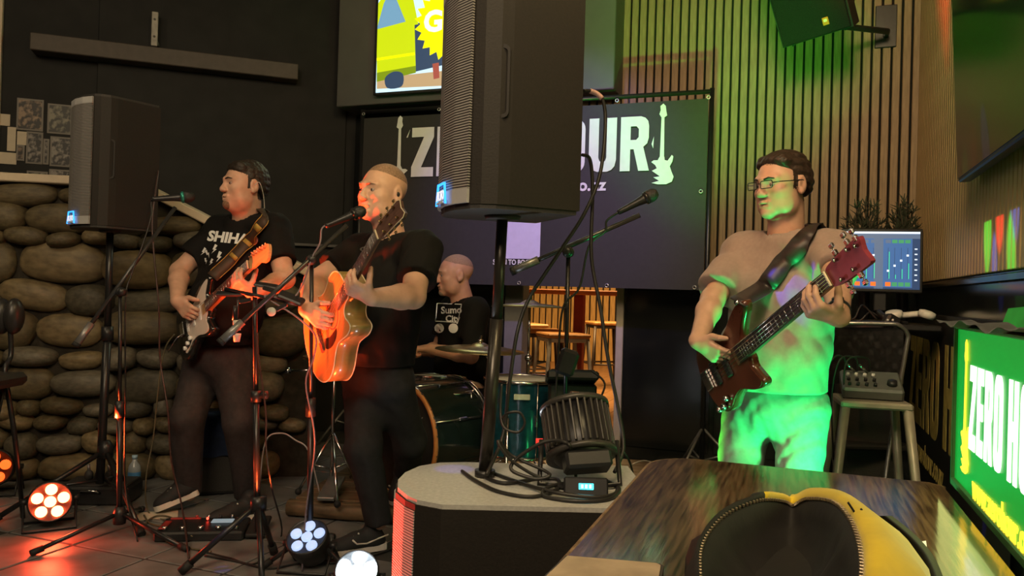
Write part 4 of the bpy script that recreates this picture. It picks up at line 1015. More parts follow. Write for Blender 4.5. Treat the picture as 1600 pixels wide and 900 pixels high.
# black cloth lying over the top of the sign
def cloth_grid(fn, nu, nv, M=None, th=.004):
    mb = MB(); vs = [fn(i / nu, j / nv) for j in range(nv + 1) for i in range(nu + 1)]; fs = []
    for j in range(nv):
        for i in range(nu): k = j * (nu + 1) + i; fs.append((k, k + 1, k + nu + 2, k + nu + 1))
    mb.add(vs, fs, M, True); n0 = len(vs); mb.add([(v[0], v[1], v[2]) for v in vs], [f[::-1] for f in fs], M, True)
    return mb
def drape(u, v):
    x = -.02 + u * (sl_ + .1); s = (v - .5) * .26
    bump = .006 * math.sin(19 * u + 2) + .005 * math.sin(43 * u + 9 * v)
    if s < 0: return (x, shh + .012 + bump - max(0, -s - .045) * .9, .015 + min(.03, -s))
    return (x, shh + .012 + bump - max(0, s - .05) * .8, .015 - min(s, .05) - max(0, s - .05) * .6)
t = tag(cloth_grid(lambda u, v: drape(u, .33 + v * .67), 40, 12, SG).build('black_cloth', mat('black_cloth', (.012, .012, .012), .8, sheen=.2)), 'black cloth laid along the top of the green sign', 'cloth')
t = tag(cloth_grid(lambda u, v: (.10 + u * .8, shh * .45 + v * (shh * .55 + .05) - .03 * u + .02 * math.sin(5 * u), -.06 + .02 * math.sin(14 * u + 3 * v) - .03 * v), 40, 14, SG).build('green_cloth', mat('green_cloth', (.02, .32, .05), .7, var=.15)), 'crumpled green cloth tucked behind the glowing sign', 'cloth')
# cable pegs seen on the cloth

# ------------------------------------------------------------------ open yellow bag on the table
YEL = mat('mustard_canvas', (.55, .40, .012), .75, var=.18, scale=9, bump=.12, sheen=.2); BLK = mat('black_lining', (.006, .005, .0045), .8, var=.3, scale=20, bump=.2); BRN = mat('brown_lining', (.045, .026, .018), .6, var=.3, scale=12, bump=.15)
ZIPM = mat('zip_metal', (.30, .24, .16), .35, metal=.8)
rim = [FL(px, py, TZ + h) for px, py, h in ((1092, 890, .075), (1100, 845, .08), (1134, 806, .085), (1186, 784, .085), (1222, 785, .07), (1240, 792, .06), (1262, 782, .085), (1300, 786, .11), (1326, 810, .115), (1342, 850, .11), (1347, 900, .10), (1335, 960, .09), (1270, 1010, .08), (1170, 1000, .07), (1105, 945, .07))]
rim = crom(rim, 5, True); nR = len(rim); cen = sum(rim, Vector()) / nR
bag = thing('open_bag', 'open mustard yellow bag with a black lining and zip on the table', 'bag', loc=Vector((cen.x, cen.y, TZ)))
def ringoff(off, z, wob=0):
    out = []
    for i, p in enumerate(rim):
        d = (p - cen); d.z = 0; L_ = d.length; d = d / L_
        a = math.atan2(d.y, d.x); q = p + d * (off if off < 0 or -1.9 < a < 1.2 else off * .22)
        zz = z(p, a) if callable(z) else z; out.append(Vector((q.x, q.y, zz)) + d * wob * math.sin(7 * a + z_seed))
    return out
z_seed = 1.0
def isyel(i):
    d = rim[i] - cen; a = math.atan2(d.y, d.x); return -1.9 < a < 1.38
outer = [rim, ringoff(.012, lambda p, a: p.z + .012), ringoff(.035, lambda p, a: p.z + (.014 if -1.9 < a < 1.55 else .0)), ringoff(.075, lambda p, a: TZ + (p.z - TZ) * .86, .006), ringoff(.105, lambda p, a: TZ + (p.z - TZ) * .5, .008), ringoff(.118, lambda p, a: TZ + .012, .006), ringoff(.100, lambda p, a: TZ + .002)]
inner = [rim, ringoff(-.010, lambda p, a: p.z - .004), ringoff(-.022, lambda p, a: p.z - .03), ringoff(-.045, lambda p, a: TZ + .03, .01), ringoff(-.09, lambda p, a: TZ + .012, .01)]
def loft(rings, sel):
    mb = MB(); vs = [v for r in rings for v in r]; fs = []
    for k in range(len(rings) - 1):
        for i in range(nR):
            if sel(i): j = (i + 1) % nR; fs.append((k * nR + i, k * nR + j, (k + 1) * nR + j, (k + 1) * nR + i))
    return mb.add(vs, fs, None, True)
def shell2(rings, sel, name, m):
    mb = loft(rings, sel); o = mb.build(name, m, bag); md = o.modifiers.new('thick', 'SOLIDIFY'); md.thickness = .003; md.offset = 0
    return o
ys = shell2(outer, isyel, 'canvas_shell', YEL); ys['label'] = 'mustard yellow canvas side'
shell2(outer, lambda i: not isyel(i), 'dark_shell', BLK)
mb = loft(inner, lambda i: True); k = len(mb.v); last = inner[-1]; mb.add(last, [tuple(range(nR))]); mb.build('lining', BLK, bag)
for i in range(0, nR):
    for h in (0, .5):
        p = rim[i].lerp(rim[(i + 1) % nR], h); tdir = (rim[(i + 1) % nR] - rim[i - 1]).normalized(); d = (p - cen).normalized()
        MB().box((0, 0, .003), (.0045, .008, .006), frame(p, tdir, Vector((0, 0, 1))), .001).build('zip_tooth', ZIPM, bag)
for pts in ([(1345, 795), (1362, 815), (1388, 828), (1405, 830)], [(1325, 785), (1335, 800), (1342, 812)]):
    MB().tube(crom([P(px, py, 1.19) for px, py in pts], 5), .0018, 5).build('seam_fold', BLK, ys)
# brown edge cover lying under the bag's right side
t = tag(cloth_grid(lambda u, v: tuple(FL(1372 + 80 * u + 22 * v + 14 * math.sin(PI * u), 806 + 96 * u, TZ + .004 + .03 * math.sin(PI * v) * (1 - .3 * u))), 16, 8).build('black_strap', BLK), 'black padded strap lying beside the yellow bag', 'strap')
# tan menu card and white scrap
def slab(name, label, cat, pts, h, th, m, edge):
    q = [FL(px, py, TZ + th) for px, py in pts]; t = thing(name, label, cat, loc=Vector((sum(v.x for v in q) / len(q), sum(v.y for v in q) / len(q), TZ)))
    MB().prism([(v.x, v.y) for v in q], TZ + .0005, TZ + th, None).build('cover', edge, t)
    c_ = sum(q, Vector()) / len(q); MB().prism([tuple((c_ + (v - c_) * .95).xy) for v in q], TZ + th, TZ + th + .002, None).build('face', m, t)
    return t
slab('menu_card', 'tan menu card lying at the near edge of the table', 'card', [(884, 868), (1030, 880), (1037, 884), (1024, 960), (790, 990), (850, 900)], .01, .008, mat('card_tan', (.34, .26, .17), .6, var=.25, scale=12), mat('card_edge', (.04, .03, .025), .5))
slab('paper_scrap', 'tiny white paper scrap beside the yellow bag', 'paper', [(1436, 848), (1447, 846), (1449, 860), (1438, 862)], .002, .003, WHITE, WHITE)

# ------------------------------------------------------------------ mixing position at the back right
dk0 = RR(1438, 470, .06); dc = P(1372, 520, 4.15); dl = RI @ dc
db = thing('mixing_desk', 'tall black case desk under the monitor in the corner', 'desk', loc=R(dl.x, dl.y, 0)); dh = P(1372, 505, 4.1).z
dw0 = (RI @ P(1312, 520, 4.15)).x; b = MB(); rbox(b, dw0, dw0 + .30, dl.y - .10, dl.y + .32, 0, dh - .03, .01); b.build('body', PLM, db)
b = MB(); rbox(b, dw0 - .02, -.04, dl.y - .18, dl.y + .34, dh - .03, dh, .006); b.build('top', PLB, db)
mc = [P(1318, 368, 4.12), P(1440, 356, 4.02)]
mq0 = P(1318, 450, 4.12); mx = (mc[1] - mc[0]); mx.z = 0; mx.normalize()
MM = frame(mq0, mx, Vector((mx.y, -mx.x, .06))); mww = (P(1436, 450, 4.03) - mq0).length; mhh = .305
mo = thing('monitor', 'monitor showing a blue mixing program in the corner', 'monitor', M=MM)
MB().box((mww / 2, mhh / 2, -.012), (mww + .03, mhh + .035, .03), MM, .005).build('casing', PLB, mo)
SB = emat('screen_blue', (.05, .13, .30), .9); SB2 = emat('screen_slate', (.14, .19, .28), .7); SG2 = emat('screen_green', (.06, .30, .12), .9); SO = emat('screen_orange', (1, .16, .02), 1.0); SWT = emat('screen_pale', (.75, .85, .95), 1.0); SLV = emat('screen_level', (.05, .75, .30), 1.0); SDK = emat('screen_navy', (.03, .06, .13), .8)
ms = MB().box((mww / 2, mhh / 2, .004), (mww, mhh, .002), MM).build('screen', SB, mo)
def ms_box(nm, x0, x1, y0, y1, m, z=.0056): MB().box(((x0 + x1) / 2 * mww, (y0 + y1) / 2 * mhh, z), ((x1 - x0) * mww, (y1 - y0) * mhh, .0008), MM).build(nm, m, ms)
ms_box('title_bar', 0, 1, .965, 1, SWT); ms_box('tool_bar', 0, 1, .88, .96, SB2); ms_box('side_panel', .40, .52, 0, .88, SB2); ms_box('right_strip', .90, 1, 0, .88, SDK); ms_box('task_bar', 0, 1, 0, .03, SDK)
for k in range(8):
    x = .04 + .105 * k if k < 4 else .55 + .085 * (k - 4)
    ms_box('channel_label', x, x + .07, .05, .12, SO if k in (1, 3, 4) else SG2, .0062); ms_box('channel_header', x, x + .07, .80, .86, SG2 if k > 4 else SB2, .0062)
    ms_box('fader_track', x + .032, x + .038, .18, .72, SDK, .0062); ms_box('fader_level', x + .045, x + .053, .18, .25 + .1 * (k % 5), SLV, .0064); ms_box('fader_knob', x + .02, x + .05, .3 + .09 * (k % 4), .335 + .09 * (k % 4), SWT, .0068)
for k in range(7): ms_box('meter_text', .93, .965, .15 + .09 * k, .17 + .09 * k, SWT, .0062)
MB().box((mww * .5, -.05, -.03), (.06, .13, .02), MM, .004).build('neck', PLB, mo); fz = WM[mo.name] @ Vector((mww * .5, -.1, -.03)); MB().box((0, 0, .008), (.24, .18, .016), Matrix.Translation((fz.x, fz.y + .02, dh)), .004).build('foot', PLB, mo)
# headphones on the desk
hq = P(1424, 497, 3.98); t = thing('headphones', 'pale green lit headphones lying at the desk corner', 'headphones', loc=Vector((hq.x, hq.y, dh)))
HP = mat('headphone_white', (.62, .62, .58), .4, var=.05)
MB().tube([hq + CR * (.095 * math.cos(a) - .01) + CU * (.016 + .004 * math.sin(3 * a)) + CF * (.08 * math.sin(a)) for a in [PI * k / 20 for k in range(21)]], .016, 8).build('headband', HP, t)
for sg in (-1, 1): MB().lathe([(0, -.020), (.036, -.020), (.043, -.004), (.040, .014), (.02, .020), (0, .020)], zframe(hq + CR * (.085 * sg - .01) + CU * .02 - CF * .01, (.25 * sg, -.2, 1)), 16).build('ear_cup', HP, t)
# folding chair in front of the desk
CH = mat('chair_frame_metal', (.30, .30, .29), .3, metal=.8)
ch = thing('folding_chair', 'black folding chair with a bent metal frame before the desk', 'chair', loc=FL(1372, 800))
chd = 3.72
fr_ = crom([P(1382, 760, chd - .1), P(1396, 660, chd), P(1416, 545, chd), P(1418, 522, chd), P(1404, 508, chd), P(1380, 506, chd + .02), P(1330, 505, chd + .06), P(1300, 506, chd + .1), P(1288, 520, chd + .1), P(1284, 560, chd + .1), P(1276, 700, chd + .05)], 5)
MB().tube(fr_, .011, 8).build('frame', CH, ch); e = Vector(fr_[0]); MB().rod(e, Vector((e.x - .03, e.y - .05, .01)), .011).build('front_leg', CH, ch); e = Vector(fr_[-1]); MB().rod(e, Vector((e.x - .01, e.y - .03, .01)), .011).build('front_leg', CH, ch)
MB().rod(P(1404, 600, chd), FL(1440, 770, .01), .010).build('rear_leg', CH, ch); MB().rod(P(1284, 600, chd + .1), FL(1312, 775, .01), .010).build('rear_leg', CH, ch)
bp_ = cloth_grid(lambda u, v: tuple(P(1292 + 120 * u, 512 + 88 * v, chd + .09 - .09 * u) + CF * .025 * math.sin(PI * u)), 14, 8); bp_.build('backrest', mat('chair_black', (.014, .014, .014), .5), ch)
MB().box((0, 0, 0), (.40, .36, .03), Matrix.Translation(FL(1345, 690, .45)), .01).build('seat', MATS['chair_black'], ch)
# metal stool with the small mixer
sq = P(1360, 628, 3.45); so_ = thing('metal_stool', 'pale metal bar stool carrying the small mixer', 'stool', loc=Vector((sq.x, sq.y, 0)))
STL = mat('stool_cream_metal', (.36, .32, .25), .4, metal=.2, var=.1)
MB().box((0, 0, 0), (.29, .29, .03), Matrix.Translation(sq) @ Matrix.Rotation(-.25, 4, 'Z'), .008).build('seat', STL, so_)
for sx in (-1, 1):
    for sy in (-1, 1):
        a = sq + Matrix.Rotation(-.25, 3, 'Z') @ Vector((sx * .125, sy * .125, -.01)); b_ = sq + Matrix.Rotation(-.25, 3, 'Z') @ Vector((sx * .20, sy * .20, 0)); b_.z = .005
        MB().tube([a, b_], [.022, .018], 4).build('leg', STL, so_)
for sx in (-1, 1):
    K = Matrix.Rotation(-.25, 3, 'Z'); z_ = .3 - sq.z
    MB().rod(sq + K @ Vector((sx * .17, -.17, z_)), sq + K @ Vector((sx * .17, .17, z_)), .009).build('stretcher', STL, so_); MB().rod(sq + K @ Vector((-.17, sx * .17, z_)), sq + K @ Vector((.17, sx * .17, z_)), .009).build('stretcher', STL, so_)
MXM = Matrix.Translation(sq + Vector((0, 0, .075))) @ Matrix.Rotation(-.3, 4, 'Z') @ Matrix.Rotation(.45, 4, 'X')
mx_ = thing('small_mixer', 'small mixer with knobs and plugged cables on the metal stool', 'mixer', loc=sq + Vector((0, 0, .015)))
MB().box((0, 0, 0), (.25, .17, .055), MXM, .01).build('body', mat('mixer_grey', (.10, .11, .10), .4), mx_)
for i in range(4):
    for j in range(3): MB().lathe([(.008, 0), (.007, .014), (0, .015)], MXM @ Matrix.Translation((-.095 + .035 * i, -.05 + .04 * j, .027)), 10).build('knob', WHITE if j == 2 else PLB, mx_)
MB().lathe([(.022, 0), (.02, .018), (0, .018)], MXM @ Matrix.Translation((.08, -.03, .027)), 16).build('jog_knob', PLB, mx_)
for k in range(3): a = MXM @ Vector((-.1 + .05 * k, .07, .03)); MB().tube(crom([a, a + Vector((-.02, -.02, .06)), a + Vector((-.09 - .02 * k, -.06, .05)), a + Vector((-.14, -.06, -.12)), a + Vector((-.12, -.05, -.4))], 5), .004, 6).build('plugged_cable', CABLE, mx_)
for k in range(2): a = MXM @ Vector((-.06 + .05 * k, .06, .03)); MB().rod(a, a + Vector((-.05, -.03, .035)), .006).build('jack_plug', CHROME, mx_)
# things lying on the desk
t = thing('desk_gadget', 'black desk gadget with silver studs beside the headphones', 'gadget', loc=Vector((P(1392, 500, 3.95).x, P(1392, 500, 3.95).y, dh)))
MB().box((0, 0, 0), (.075, .06, .07), Matrix.Translation(P(1392, 503, 3.9)) @ Matrix.Rotation(.5, 4, 'Y'), .012).build('body', PLB, t); MB().rod(P(1392, 505, 3.92), P(1372, 486, 3.98), .014).build('arm', PLB, t)
for k in range(4): MB().ell((0, 0, 0), (.006, .006, .006), Matrix.Translation(P(1387 + 8 * (k % 2), 500 + 8 * (k // 2), 3.855)), 8, 6).build('stud', WHITE, t)
t = tag(MB().box((0, 0, 0), (.022, .02, .012), Matrix.Translation(P(1354, 506, 3.95)), .002).build('red_indicator', mat('red_led', (.2, 0, 0), .3, emit=(1, .05, .02), es=5)), 'small red indicator light on the desk edge', 'indicator')
for k, (px, py, px2, py2) in enumerate([(1335, 497, 1350, 478), (1345, 500, 1362, 488)]):
    tag(MB().tube(crom([P(px - 18, py + 6, 4.0), P(px, py, 4.0), P((px + px2) / 2, py2 + 4, 4.0), P(px2, py2, 4.02), P(px2 + 20, py + 2, 4.0)], 5), .005, 6).build('desk_cable', CABLE), ['black cable loop at the left on the desk top', 'black cable loop in the middle of the desk top'][k], 'cable')
# dark fir sprigs behind the monitor
FIR = mat('dark_fir', (.035, .042, .022), .8, var=.4, scale=30)
for k, (px, py, wpx, hpx, lb_) in enumerate([(1352, 346, 34, 34, 'dark fir sprig behind the left half of the monitor'), (1412, 342, 22, 36, 'dark fir sprig behind the monitor\'s right corner')]):
    rs = random.Random(k + 3); d_ = 4.28; base = P(px, py + hpx, d_)
    t = thing('fir_sprig', lb_, 'plant', loc=Vector((base.x, base.y, base.z)))
    tips = []
    for j in range(11): a = PI * (.04 + .92 * j / 10); tips.append(P(px + wpx * math.cos(a) * rs.uniform(.8, 1.05), py + hpx - 2 * hpx * (.28 + .72 * math.sin(a)) * rs.uniform(.8, 1.0), d_ + rs.uniform(-.06, .06)))
    b = MB()
    for tp_ in tips: b.tube([base, base.lerp(tp_, .5) + Vector((0, 0, .02)), tp_], [.006, .004, .002], 5)
    b.build('twigs', mat('twig_brown', (.05, .035, .02), .8), t)
    nd = MB()
    for tp_ in tips:
        for q in range(26):
            u = rs.uniform(.12, 1.0); p_ = base.lerp(tp_, u); dv = Vector((rs.uniform(-1, 1), rs.uniform(-1, 1), rs.uniform(-.3, 1))).normalized() + (tp_ - base).normalized() * .8; dv.normalize(); sd = dv.orthogonal().normalized() * .004
            e = p_ + dv * rs.uniform(.03, .055); nd.add([p_ - sd, p_ + sd, e + sd * .4, e - sd * .4], [(0, 1, 2, 3)]); sd2 = dv.cross(sd); nd.add([p_ - sd2, p_ + sd2, e + sd2 * .4, e - sd2 * .4], [(0, 1, 2, 3)])
    nd.build('needles', FIR, t, kind='stuff')
    tag_ = MB().lathe([(.035, 0), (.045, .07), (.04, .07), (0, .06)], Matrix.Translation((base.x, base.y, base.z - .06)), 16); tag_.build('pot', PLB, t); MB().rod(Vector((base.x, base.y, dh)), Vector((base.x, base.y, base.z - .06)), .03).build('pot_stand', PLB, t)

# ------------------------------------------------------------------ floor clutter on the left
def cable(label, pts, r=.0045, m=None, name='cable', n=6): return tag(MB().tube(crom(pts, n), r, 6).build(name, m or CABLE), label, 'cable')
pb = FL(318, 836); PBM = Matrix.Translation((pb.x, pb.y, 0)) @ Matrix.Rotation(.15, 4, 'Z')
t = thing('effects_pedalboard', 'black and red effects pedalboard on the floor in front of the electric guitarist', 'pedalboard', M=PBM)
REDP = mat('pedal_red', (.30, .03, .025), .35)
MB().box((0, 0, .028), (.40, .20, .045), PBM @ Matrix.Rotation(.06, 4, 'X'), .008).build('body', PLB, t)
for k in range(5): MB().lathe([(.013, 0), (.012, .014), (0, .016)], PBM @ Matrix.Translation((-.16 + .08 * k, -.065, .048)), 12).build('foot_switch', CHROME, t)
MB().box((.08, .03, .058), (.10, .05, .006), PBM, .002).build('display', mat('pedal_display', (.1, .12, .12), .3, emit=(.45, .55, .6), es=.35), t, 'pale lit display')
MB().box((-.10, .075, .058), (.14, .018, .01), PBM, .003).box((-.17, -.02, .056), (.03, .12, .008), PBM, .003).build('red_trim', REDP, t)
for k in range(4): MB().lathe([(.008, 0), (.007, .018), (0, .02)], PBM @ Matrix.Translation((-.05 + .055 * k, .075, .055)), 10).build('knob', [REDP, CHROME, PLB, CHROME][k], t)
MB().ell((0, 0, 0), (.006, .006, .006), PBM @ Matrix.Translation((.005, .05, .064)), 8, 6).build('red_lamp', mat('red_lamp_small', (.2, 0, 0), .3, emit=(1, .04, .02), es=6), t)
MB().box((.25, .02, .03), (.09, .22, .02), PBM @ Matrix.Rotation(.12, 4, 'X'), .006).build('rocker', RUB, t)
q = FL(508, 872); t = thing('plastic_cup', 'clear plastic cup with pale drink beside the icy floor light', 'cup', loc=q)
MB().lathe([(.028, 0), (.036, .095), (.0345, .095), (.0268, .004), (0, .004)], Matrix.Translation(q), 20).build('cup_wall', mat('clear_plastic', (.8, .8, .8), .1, trans=.9, alpha=.55), t); MB().lathe([(0, .006), (.0265, .006), (.030, .04), (0, .04)], Matrix.Translation(q), 18).build('drink', mat('pale_drink', (.55, .45, .38), .3), t)
q = FL(209, 768); t = thing('water_bottle', 'small clear bottle with a blue label behind the tripod', 'bottle', loc=q)
MB().lathe([(.032, 0), (.034, .01), (.034, .13), (.03, .15), (.013, .175), (.013, .19), (0, .19)], Matrix.Translation(q), 18).build('bottle_wall', mat('bottle_plastic', (.5, .55, .6), .15, trans=.5), t); MB().lathe([(.0347, .05), (.0347, .115)], Matrix.Translation(q), 18, cap=False).build('bottle_label', mat('label_blue', (.06, .20, .42), .5), t); MB().lathe([(.015, .188), (.015, .208), (0, .208)], Matrix.Translation(q), 14).build('cap', mat('cap_pale_blue', (.3, .45, .6), .4), t)
q = FL(158, 782); t = thing('gear_box', 'low black gear box against the stone wall base', 'box', loc=q); MB().box((0, 0, .05), (.36, .22, .1), Matrix.Translation(q) @ Matrix.Rotation(.1, 4, 'Z'), .012).build('body', PLB, t); MB().box((0, 0, .104), (.34, .2, .012), Matrix.Translation(q) @ Matrix.Rotation(.1, 4, 'Z'), .005).build('lid', PLM, t); MB().tube([q + Vector((-.05, -.11, .07)), q + Vector((-.04, -.13, .085)), q + Vector((.04, -.13, .085)), q + Vector((.05, -.11, .07))], .006, 6).build('handle', CHROME, t)
for k, (px, py) in enumerate([(143, 764), (157, 768), (172, 770)]):
    p_ = FL(px, 790); p_.z = .112; t = thing('rounded_knob', ['leftmost dark rounded knob lying on the gear box', 'middle dark rounded knob lying on the gear box', 'rightmost dark rounded knob lying on the gear box'][k], 'knob', loc=Vector((q.x - .06 + .055 * k, q.y - .02, .11)))
    b_ = Vector((q.x - .06 + .055 * k, q.y - .02, .11)); MB().ell((0, 0, .03), (.024, .02, .03), Matrix.Translation(b_)).build('body', PLM, t); MB().rod(b_ + Vector((0, 0, .05)), b_ + Vector((-.004, 0, .09)), .008).build('stem', GREYM, t)
q = FL(245, 805); t = tag(MB().box((0, 0, .001), (.20, .14, .002), Matrix.Translation((q.x, q.y, .0)) @ Matrix.Rotation(.4, 4, 'Z')).build('set_list', PAP), 'cream set list sheet on the floor by the pedalboard', 'paper')
# guitar amplifier behind the guitarist with a blue cloth on it
aq = FL(352, 742); aq = Vector((aq.x + .08, aq.y - .36, 0)); AM = Matrix.Translation(aq) @ Matrix.Rotation(.35, 4, 'Z')
t = thing('guitar_amplifier', 'dark guitar amplifier half hidden behind the electric guitarist\'s legs', 'amplifier', M=AM)
AB = mat('amp_black_vinyl', (.012, .012, .012), .6, bump=.1, scale=150); MB().box((0, 0, .23), (.42, .24, .46), AM, .012).build('cabinet', AB, t); MB().box((0, -.122, .19), (.38, .01, .34), AM, .003).build('grille_cloth', mat('amp_cloth', (.03, .028, .025), .9, scale=250, bump=.3), t); MB().box((0, -.12, .41), (.38, .014, .06), AM, .003).build('control_panel', GREYM, t)
for k in range(6): MB().lathe([(.009, 0), (.008, .012), (0, .013)], AM @ zframe((-.15 + .06 * k, -.127, .41), (0, -1, 0)), 10).build('knob', PLB, t)
def bluec(u, v): x = -.13 + .26 * u; s = v * .42; return (x + .02 * math.sin(6 * v), -.05 - min(s, .085) - (.012 * math.sin(9 * u) if s > .085 else 0) - .012, .475 + .006 * math.sin(11 * u) - max(0, s - .085) * .75)
tag(cloth_grid(bluec, 18, 16, AM).build('blue_cloth', mat('blue_cloth', (.02, .035, .085), .8, var=.3, scale=14)), 'dark blue cloth hanging over the guitar amplifier', 'cloth')
# bar chair at the left edge
bq = P(8, 492, 3.55); t = thing('bar_chair', 'black padded bar chair cut by the left picture edge', 'chair', loc=Vector((bq.x - .15, bq.y, 0)))
VIN = mat('black_vinyl', (.022, .021, .02), .35, var=.1)
for k in range(4): MB().ell((0, 0, 0), (.042, .05, .084), Matrix.Translation(P(22 - 19 * k, 494, 3.55)), 14, 10).build('backrest_pad', VIN, t)
for dx in (0, -.32):
    sh = CR * dx; MB().tube(crom([P(16, 515, 3.55) + sh, P(17, 555, 3.55) + sh, P(8, 576, 3.5) + sh, P(12, 610, 3.5) + sh, P(24, 690, 3.52) + sh, FL(36, 808, .01) + sh], 6), .011, 8).build('rear_leg', STEEL, t)
    MB().rod(P(8, 590, 3.5) + sh, FL(10, 838, .01) + sh + CF * -.25, .011).build('front_leg', STEEL, t)
MB().box((0, 0, 0), (.36, .36, .06), Matrix.Translation(P(-58, 596, 3.35)), .02).build('seat', VIN, t)
# cables
cable('thin grey cable running down from the guitar to the floor', [P(273, 522, 4.0), P(258, 545, 4.0), P(248, 600, 4.0), P(240, 680, 4.0), P(228, 750, 3.95), FL(232, 800, .006), FL(262, 815, .006), FL(300, 838, .03)], .004, mat('olive_cable', (.10, .085, .05), .5))
cable('dark cable hanging from the loudspeaker near the stone wall', [P(238, 250, 4.08), P(247, 262, 4.06), P(243, 300, 3.95), P(238, 360, 3.9), P(248, 480, 3.85), P(250, 560, 3.85), P(262, 640, 3.8), P(268, 720, 3.8), P(284, 790, 3.75), FL(295, 872, .006)], .0045, mat('maroon_cable', (.05, .025, .022), .4))
cable('cable drooping from the singer\'s microphone to its stand', [P(514, 351, 3.28), P(503, 357, 3.27), P(500, 380, 3.25), P(488, 402, 3.24), P(470, 450, 3.22), P(452, 468, 3.2), P(420, 462, 3.2), P(415, 465, 3.2), P(440, 480, 3.2), P(470, 500, 3.2), P(493, 525, 3.2), P(490, 560, 3.24), P(478, 600, 3.25), P(492, 690, 3.25), P(478, 800, 3.25), FL(472, 892, .006)], .004, mat('lilac_grey_cable', (.16, .13, .15), .4))
cable('cable drooping from the microphone nearest the stone wall', [b1, P(236, 318, 3.72), P(236, 340, 3.7), P(222, 385, 3.66), P(205, 430, 3.63), P(196, 470, 3.6), P(196, 600, 3.64), P(196, 760, 3.7), FL(215, 846, .006)], .004)
cable('pale cable arching over the floor behind the gadget stand', [FL(405, 765, .1), P(415, 690, 4.0), P(440, 677, 4.0), P(462, 688, 4.0), P(482, 705, 4.0), FL(500, 772, .1)], .004, mat('pale_cable', (.45, .42, .40), .4))
cable('cable running along the floor from the gadget stand to the singer', [P(402, 520, 3.23), P(404, 560, 3.22), P(415, 640, 3.22), P(416, 700, 3.2), P(424, 760, 3.18), FL(440, 836, .006), FL(400, 880, .006), FL(360, 872, .006), FL(310, 860, .006)], .004)
cable('looped cable on the floor beside the pedalboard', [FL(225, 805, .006), FL(235, 818, .006), FL(262, 822, .006), FL(270, 810, .006), FL(245, 806, .01), FL(228, 822, .006), FL(270, 850, .006), FL(330, 862, .006)], .0045, MATS['olive_cable'])
cable('black cable trailing over the floor tiles in front of the singer', [FL(320, 868, .006), FL(370, 877, .006), FL(420, 888, .006), FL(470, 880, .006), FL(540, 878, .006), FL(600, 862, .006), FL(640, 845, .006)], .005)
# cables of the big loudspeaker and coil on the subwoofer
pk = mat('pink_plug', (.55, .33, .30), .5)
cable('black cable hanging in a long curve behind the big loudspeaker', [P(912, 142, 2.42), P(926, 143, 2.45), P(940, 152, 2.45), P(946, 190, 2.45), P(938, 270, 2.42), P(915, 330, 2.4), P(880, 385, 2.4), P(850, 430, 2.4), P(825, 470, 2.4), P(808, 520, 2.36), P(796, 600, 2.34), P(786, 680, 2.32), P(760, 742, 2.2)], .0058)
cable('black power cable dropping from the big loudspeaker to the finned light', [P(910, 242, 2.42), P(922, 250, 2.45), P(926, 300, 2.45), P(924, 400, 2.42), P(938, 480, 2.4), P(950, 560, 2.38), P(966, 640, 2.36), P(974, 700, 2.32), P(960, 738, 2.25)], .0058)
tag(MB().tube(crom([P(922, 142, 2.445), P(932, 146, 2.45), P(941, 154, 2.45)], 3), .0085, 8).build('cable_plug', pk), 'pinkish plug at the back of the big loudspeaker', 'plug')
cz = SH + .006
def onsub(px, py, h=.006): return FL(px, py, SH + h)
cable('coiled black cable lying on the subwoofer top', [onsub(722, 736), onsub(745, 752), onsub(780, 768), onsub(830, 776), onsub(868, 766), onsub(872, 750), onsub(840, 748), onsub(790, 755), onsub(758, 745), onsub(765, 738), onsub(800, 750), onsub(860, 768, .012), onsub(930, 777), onsub(962, 770), onsub(958, 756), onsub(910, 752, .012), onsub(860, 760, .015), onsub(850, 775), onsub(900, 783), onsub(950, 780), onsub(968, 765), onsub(950, 752)], .0055, n=8)
cable('cable rising in a loop from the subwoofer by the pole', [P(850, 748, 2.15), P(830, 740, 2.15), P(800, 720, 2.15), P(782, 698, 2.15), P(780, 690, 2.16), P(800, 712, 2.18), P(850, 735, 2.15), P(858, 744, 2.12), P(835, 748, 2.12), P(800, 735, 2.14), P(806, 718, 2.16), P(840, 695, 2.15), P(865, 688, 2.14), P(885, 692, 2.12), P(892, 702, 2.12), onsub(900, 745)], .0052, n=8)
cable('small cable loop standing beside the speaker pole', [P(790, 672, 2.24), P(785, 655, 2.22), P(795, 645, 2.2), P(812, 645, 2.2), P(820, 660, 2.2), P(812, 674, 2.2), P(798, 674, 2.2), P(786, 665, 2.21), P(782, 640, 2.23), P(784, 600, 2.24)], .004, n=8)
cable('cable drooping from the microphone in front of the banner', [b3, P(948, 345, 3.06), P(945, 362, 3.06), P(920, 385, 3.07), P(905, 450, 3.06), P(880, 480, 3.06), P(872, 560, 3.05), P(868, 640, 3.04), P(872, 700, 3.0)], .0045)
cable('pale cable on the floor at the foot of the banner stand', [FL(980, 742, .006), P(985, 728, 4.6), P(1010, 720, 4.7), P(1040, 735, 4.8), FL(1060, 745, .006)], .004, MATS['pale_cable'])
cable('black cables bundled beside the door jamb', [P(925, 580, 3.7), P(945, 600, 3.6), P(935, 640, 3.5), P(960, 690, 3.4), P(985, 725, 3.4), FL(1000, 800, .006)], .005)

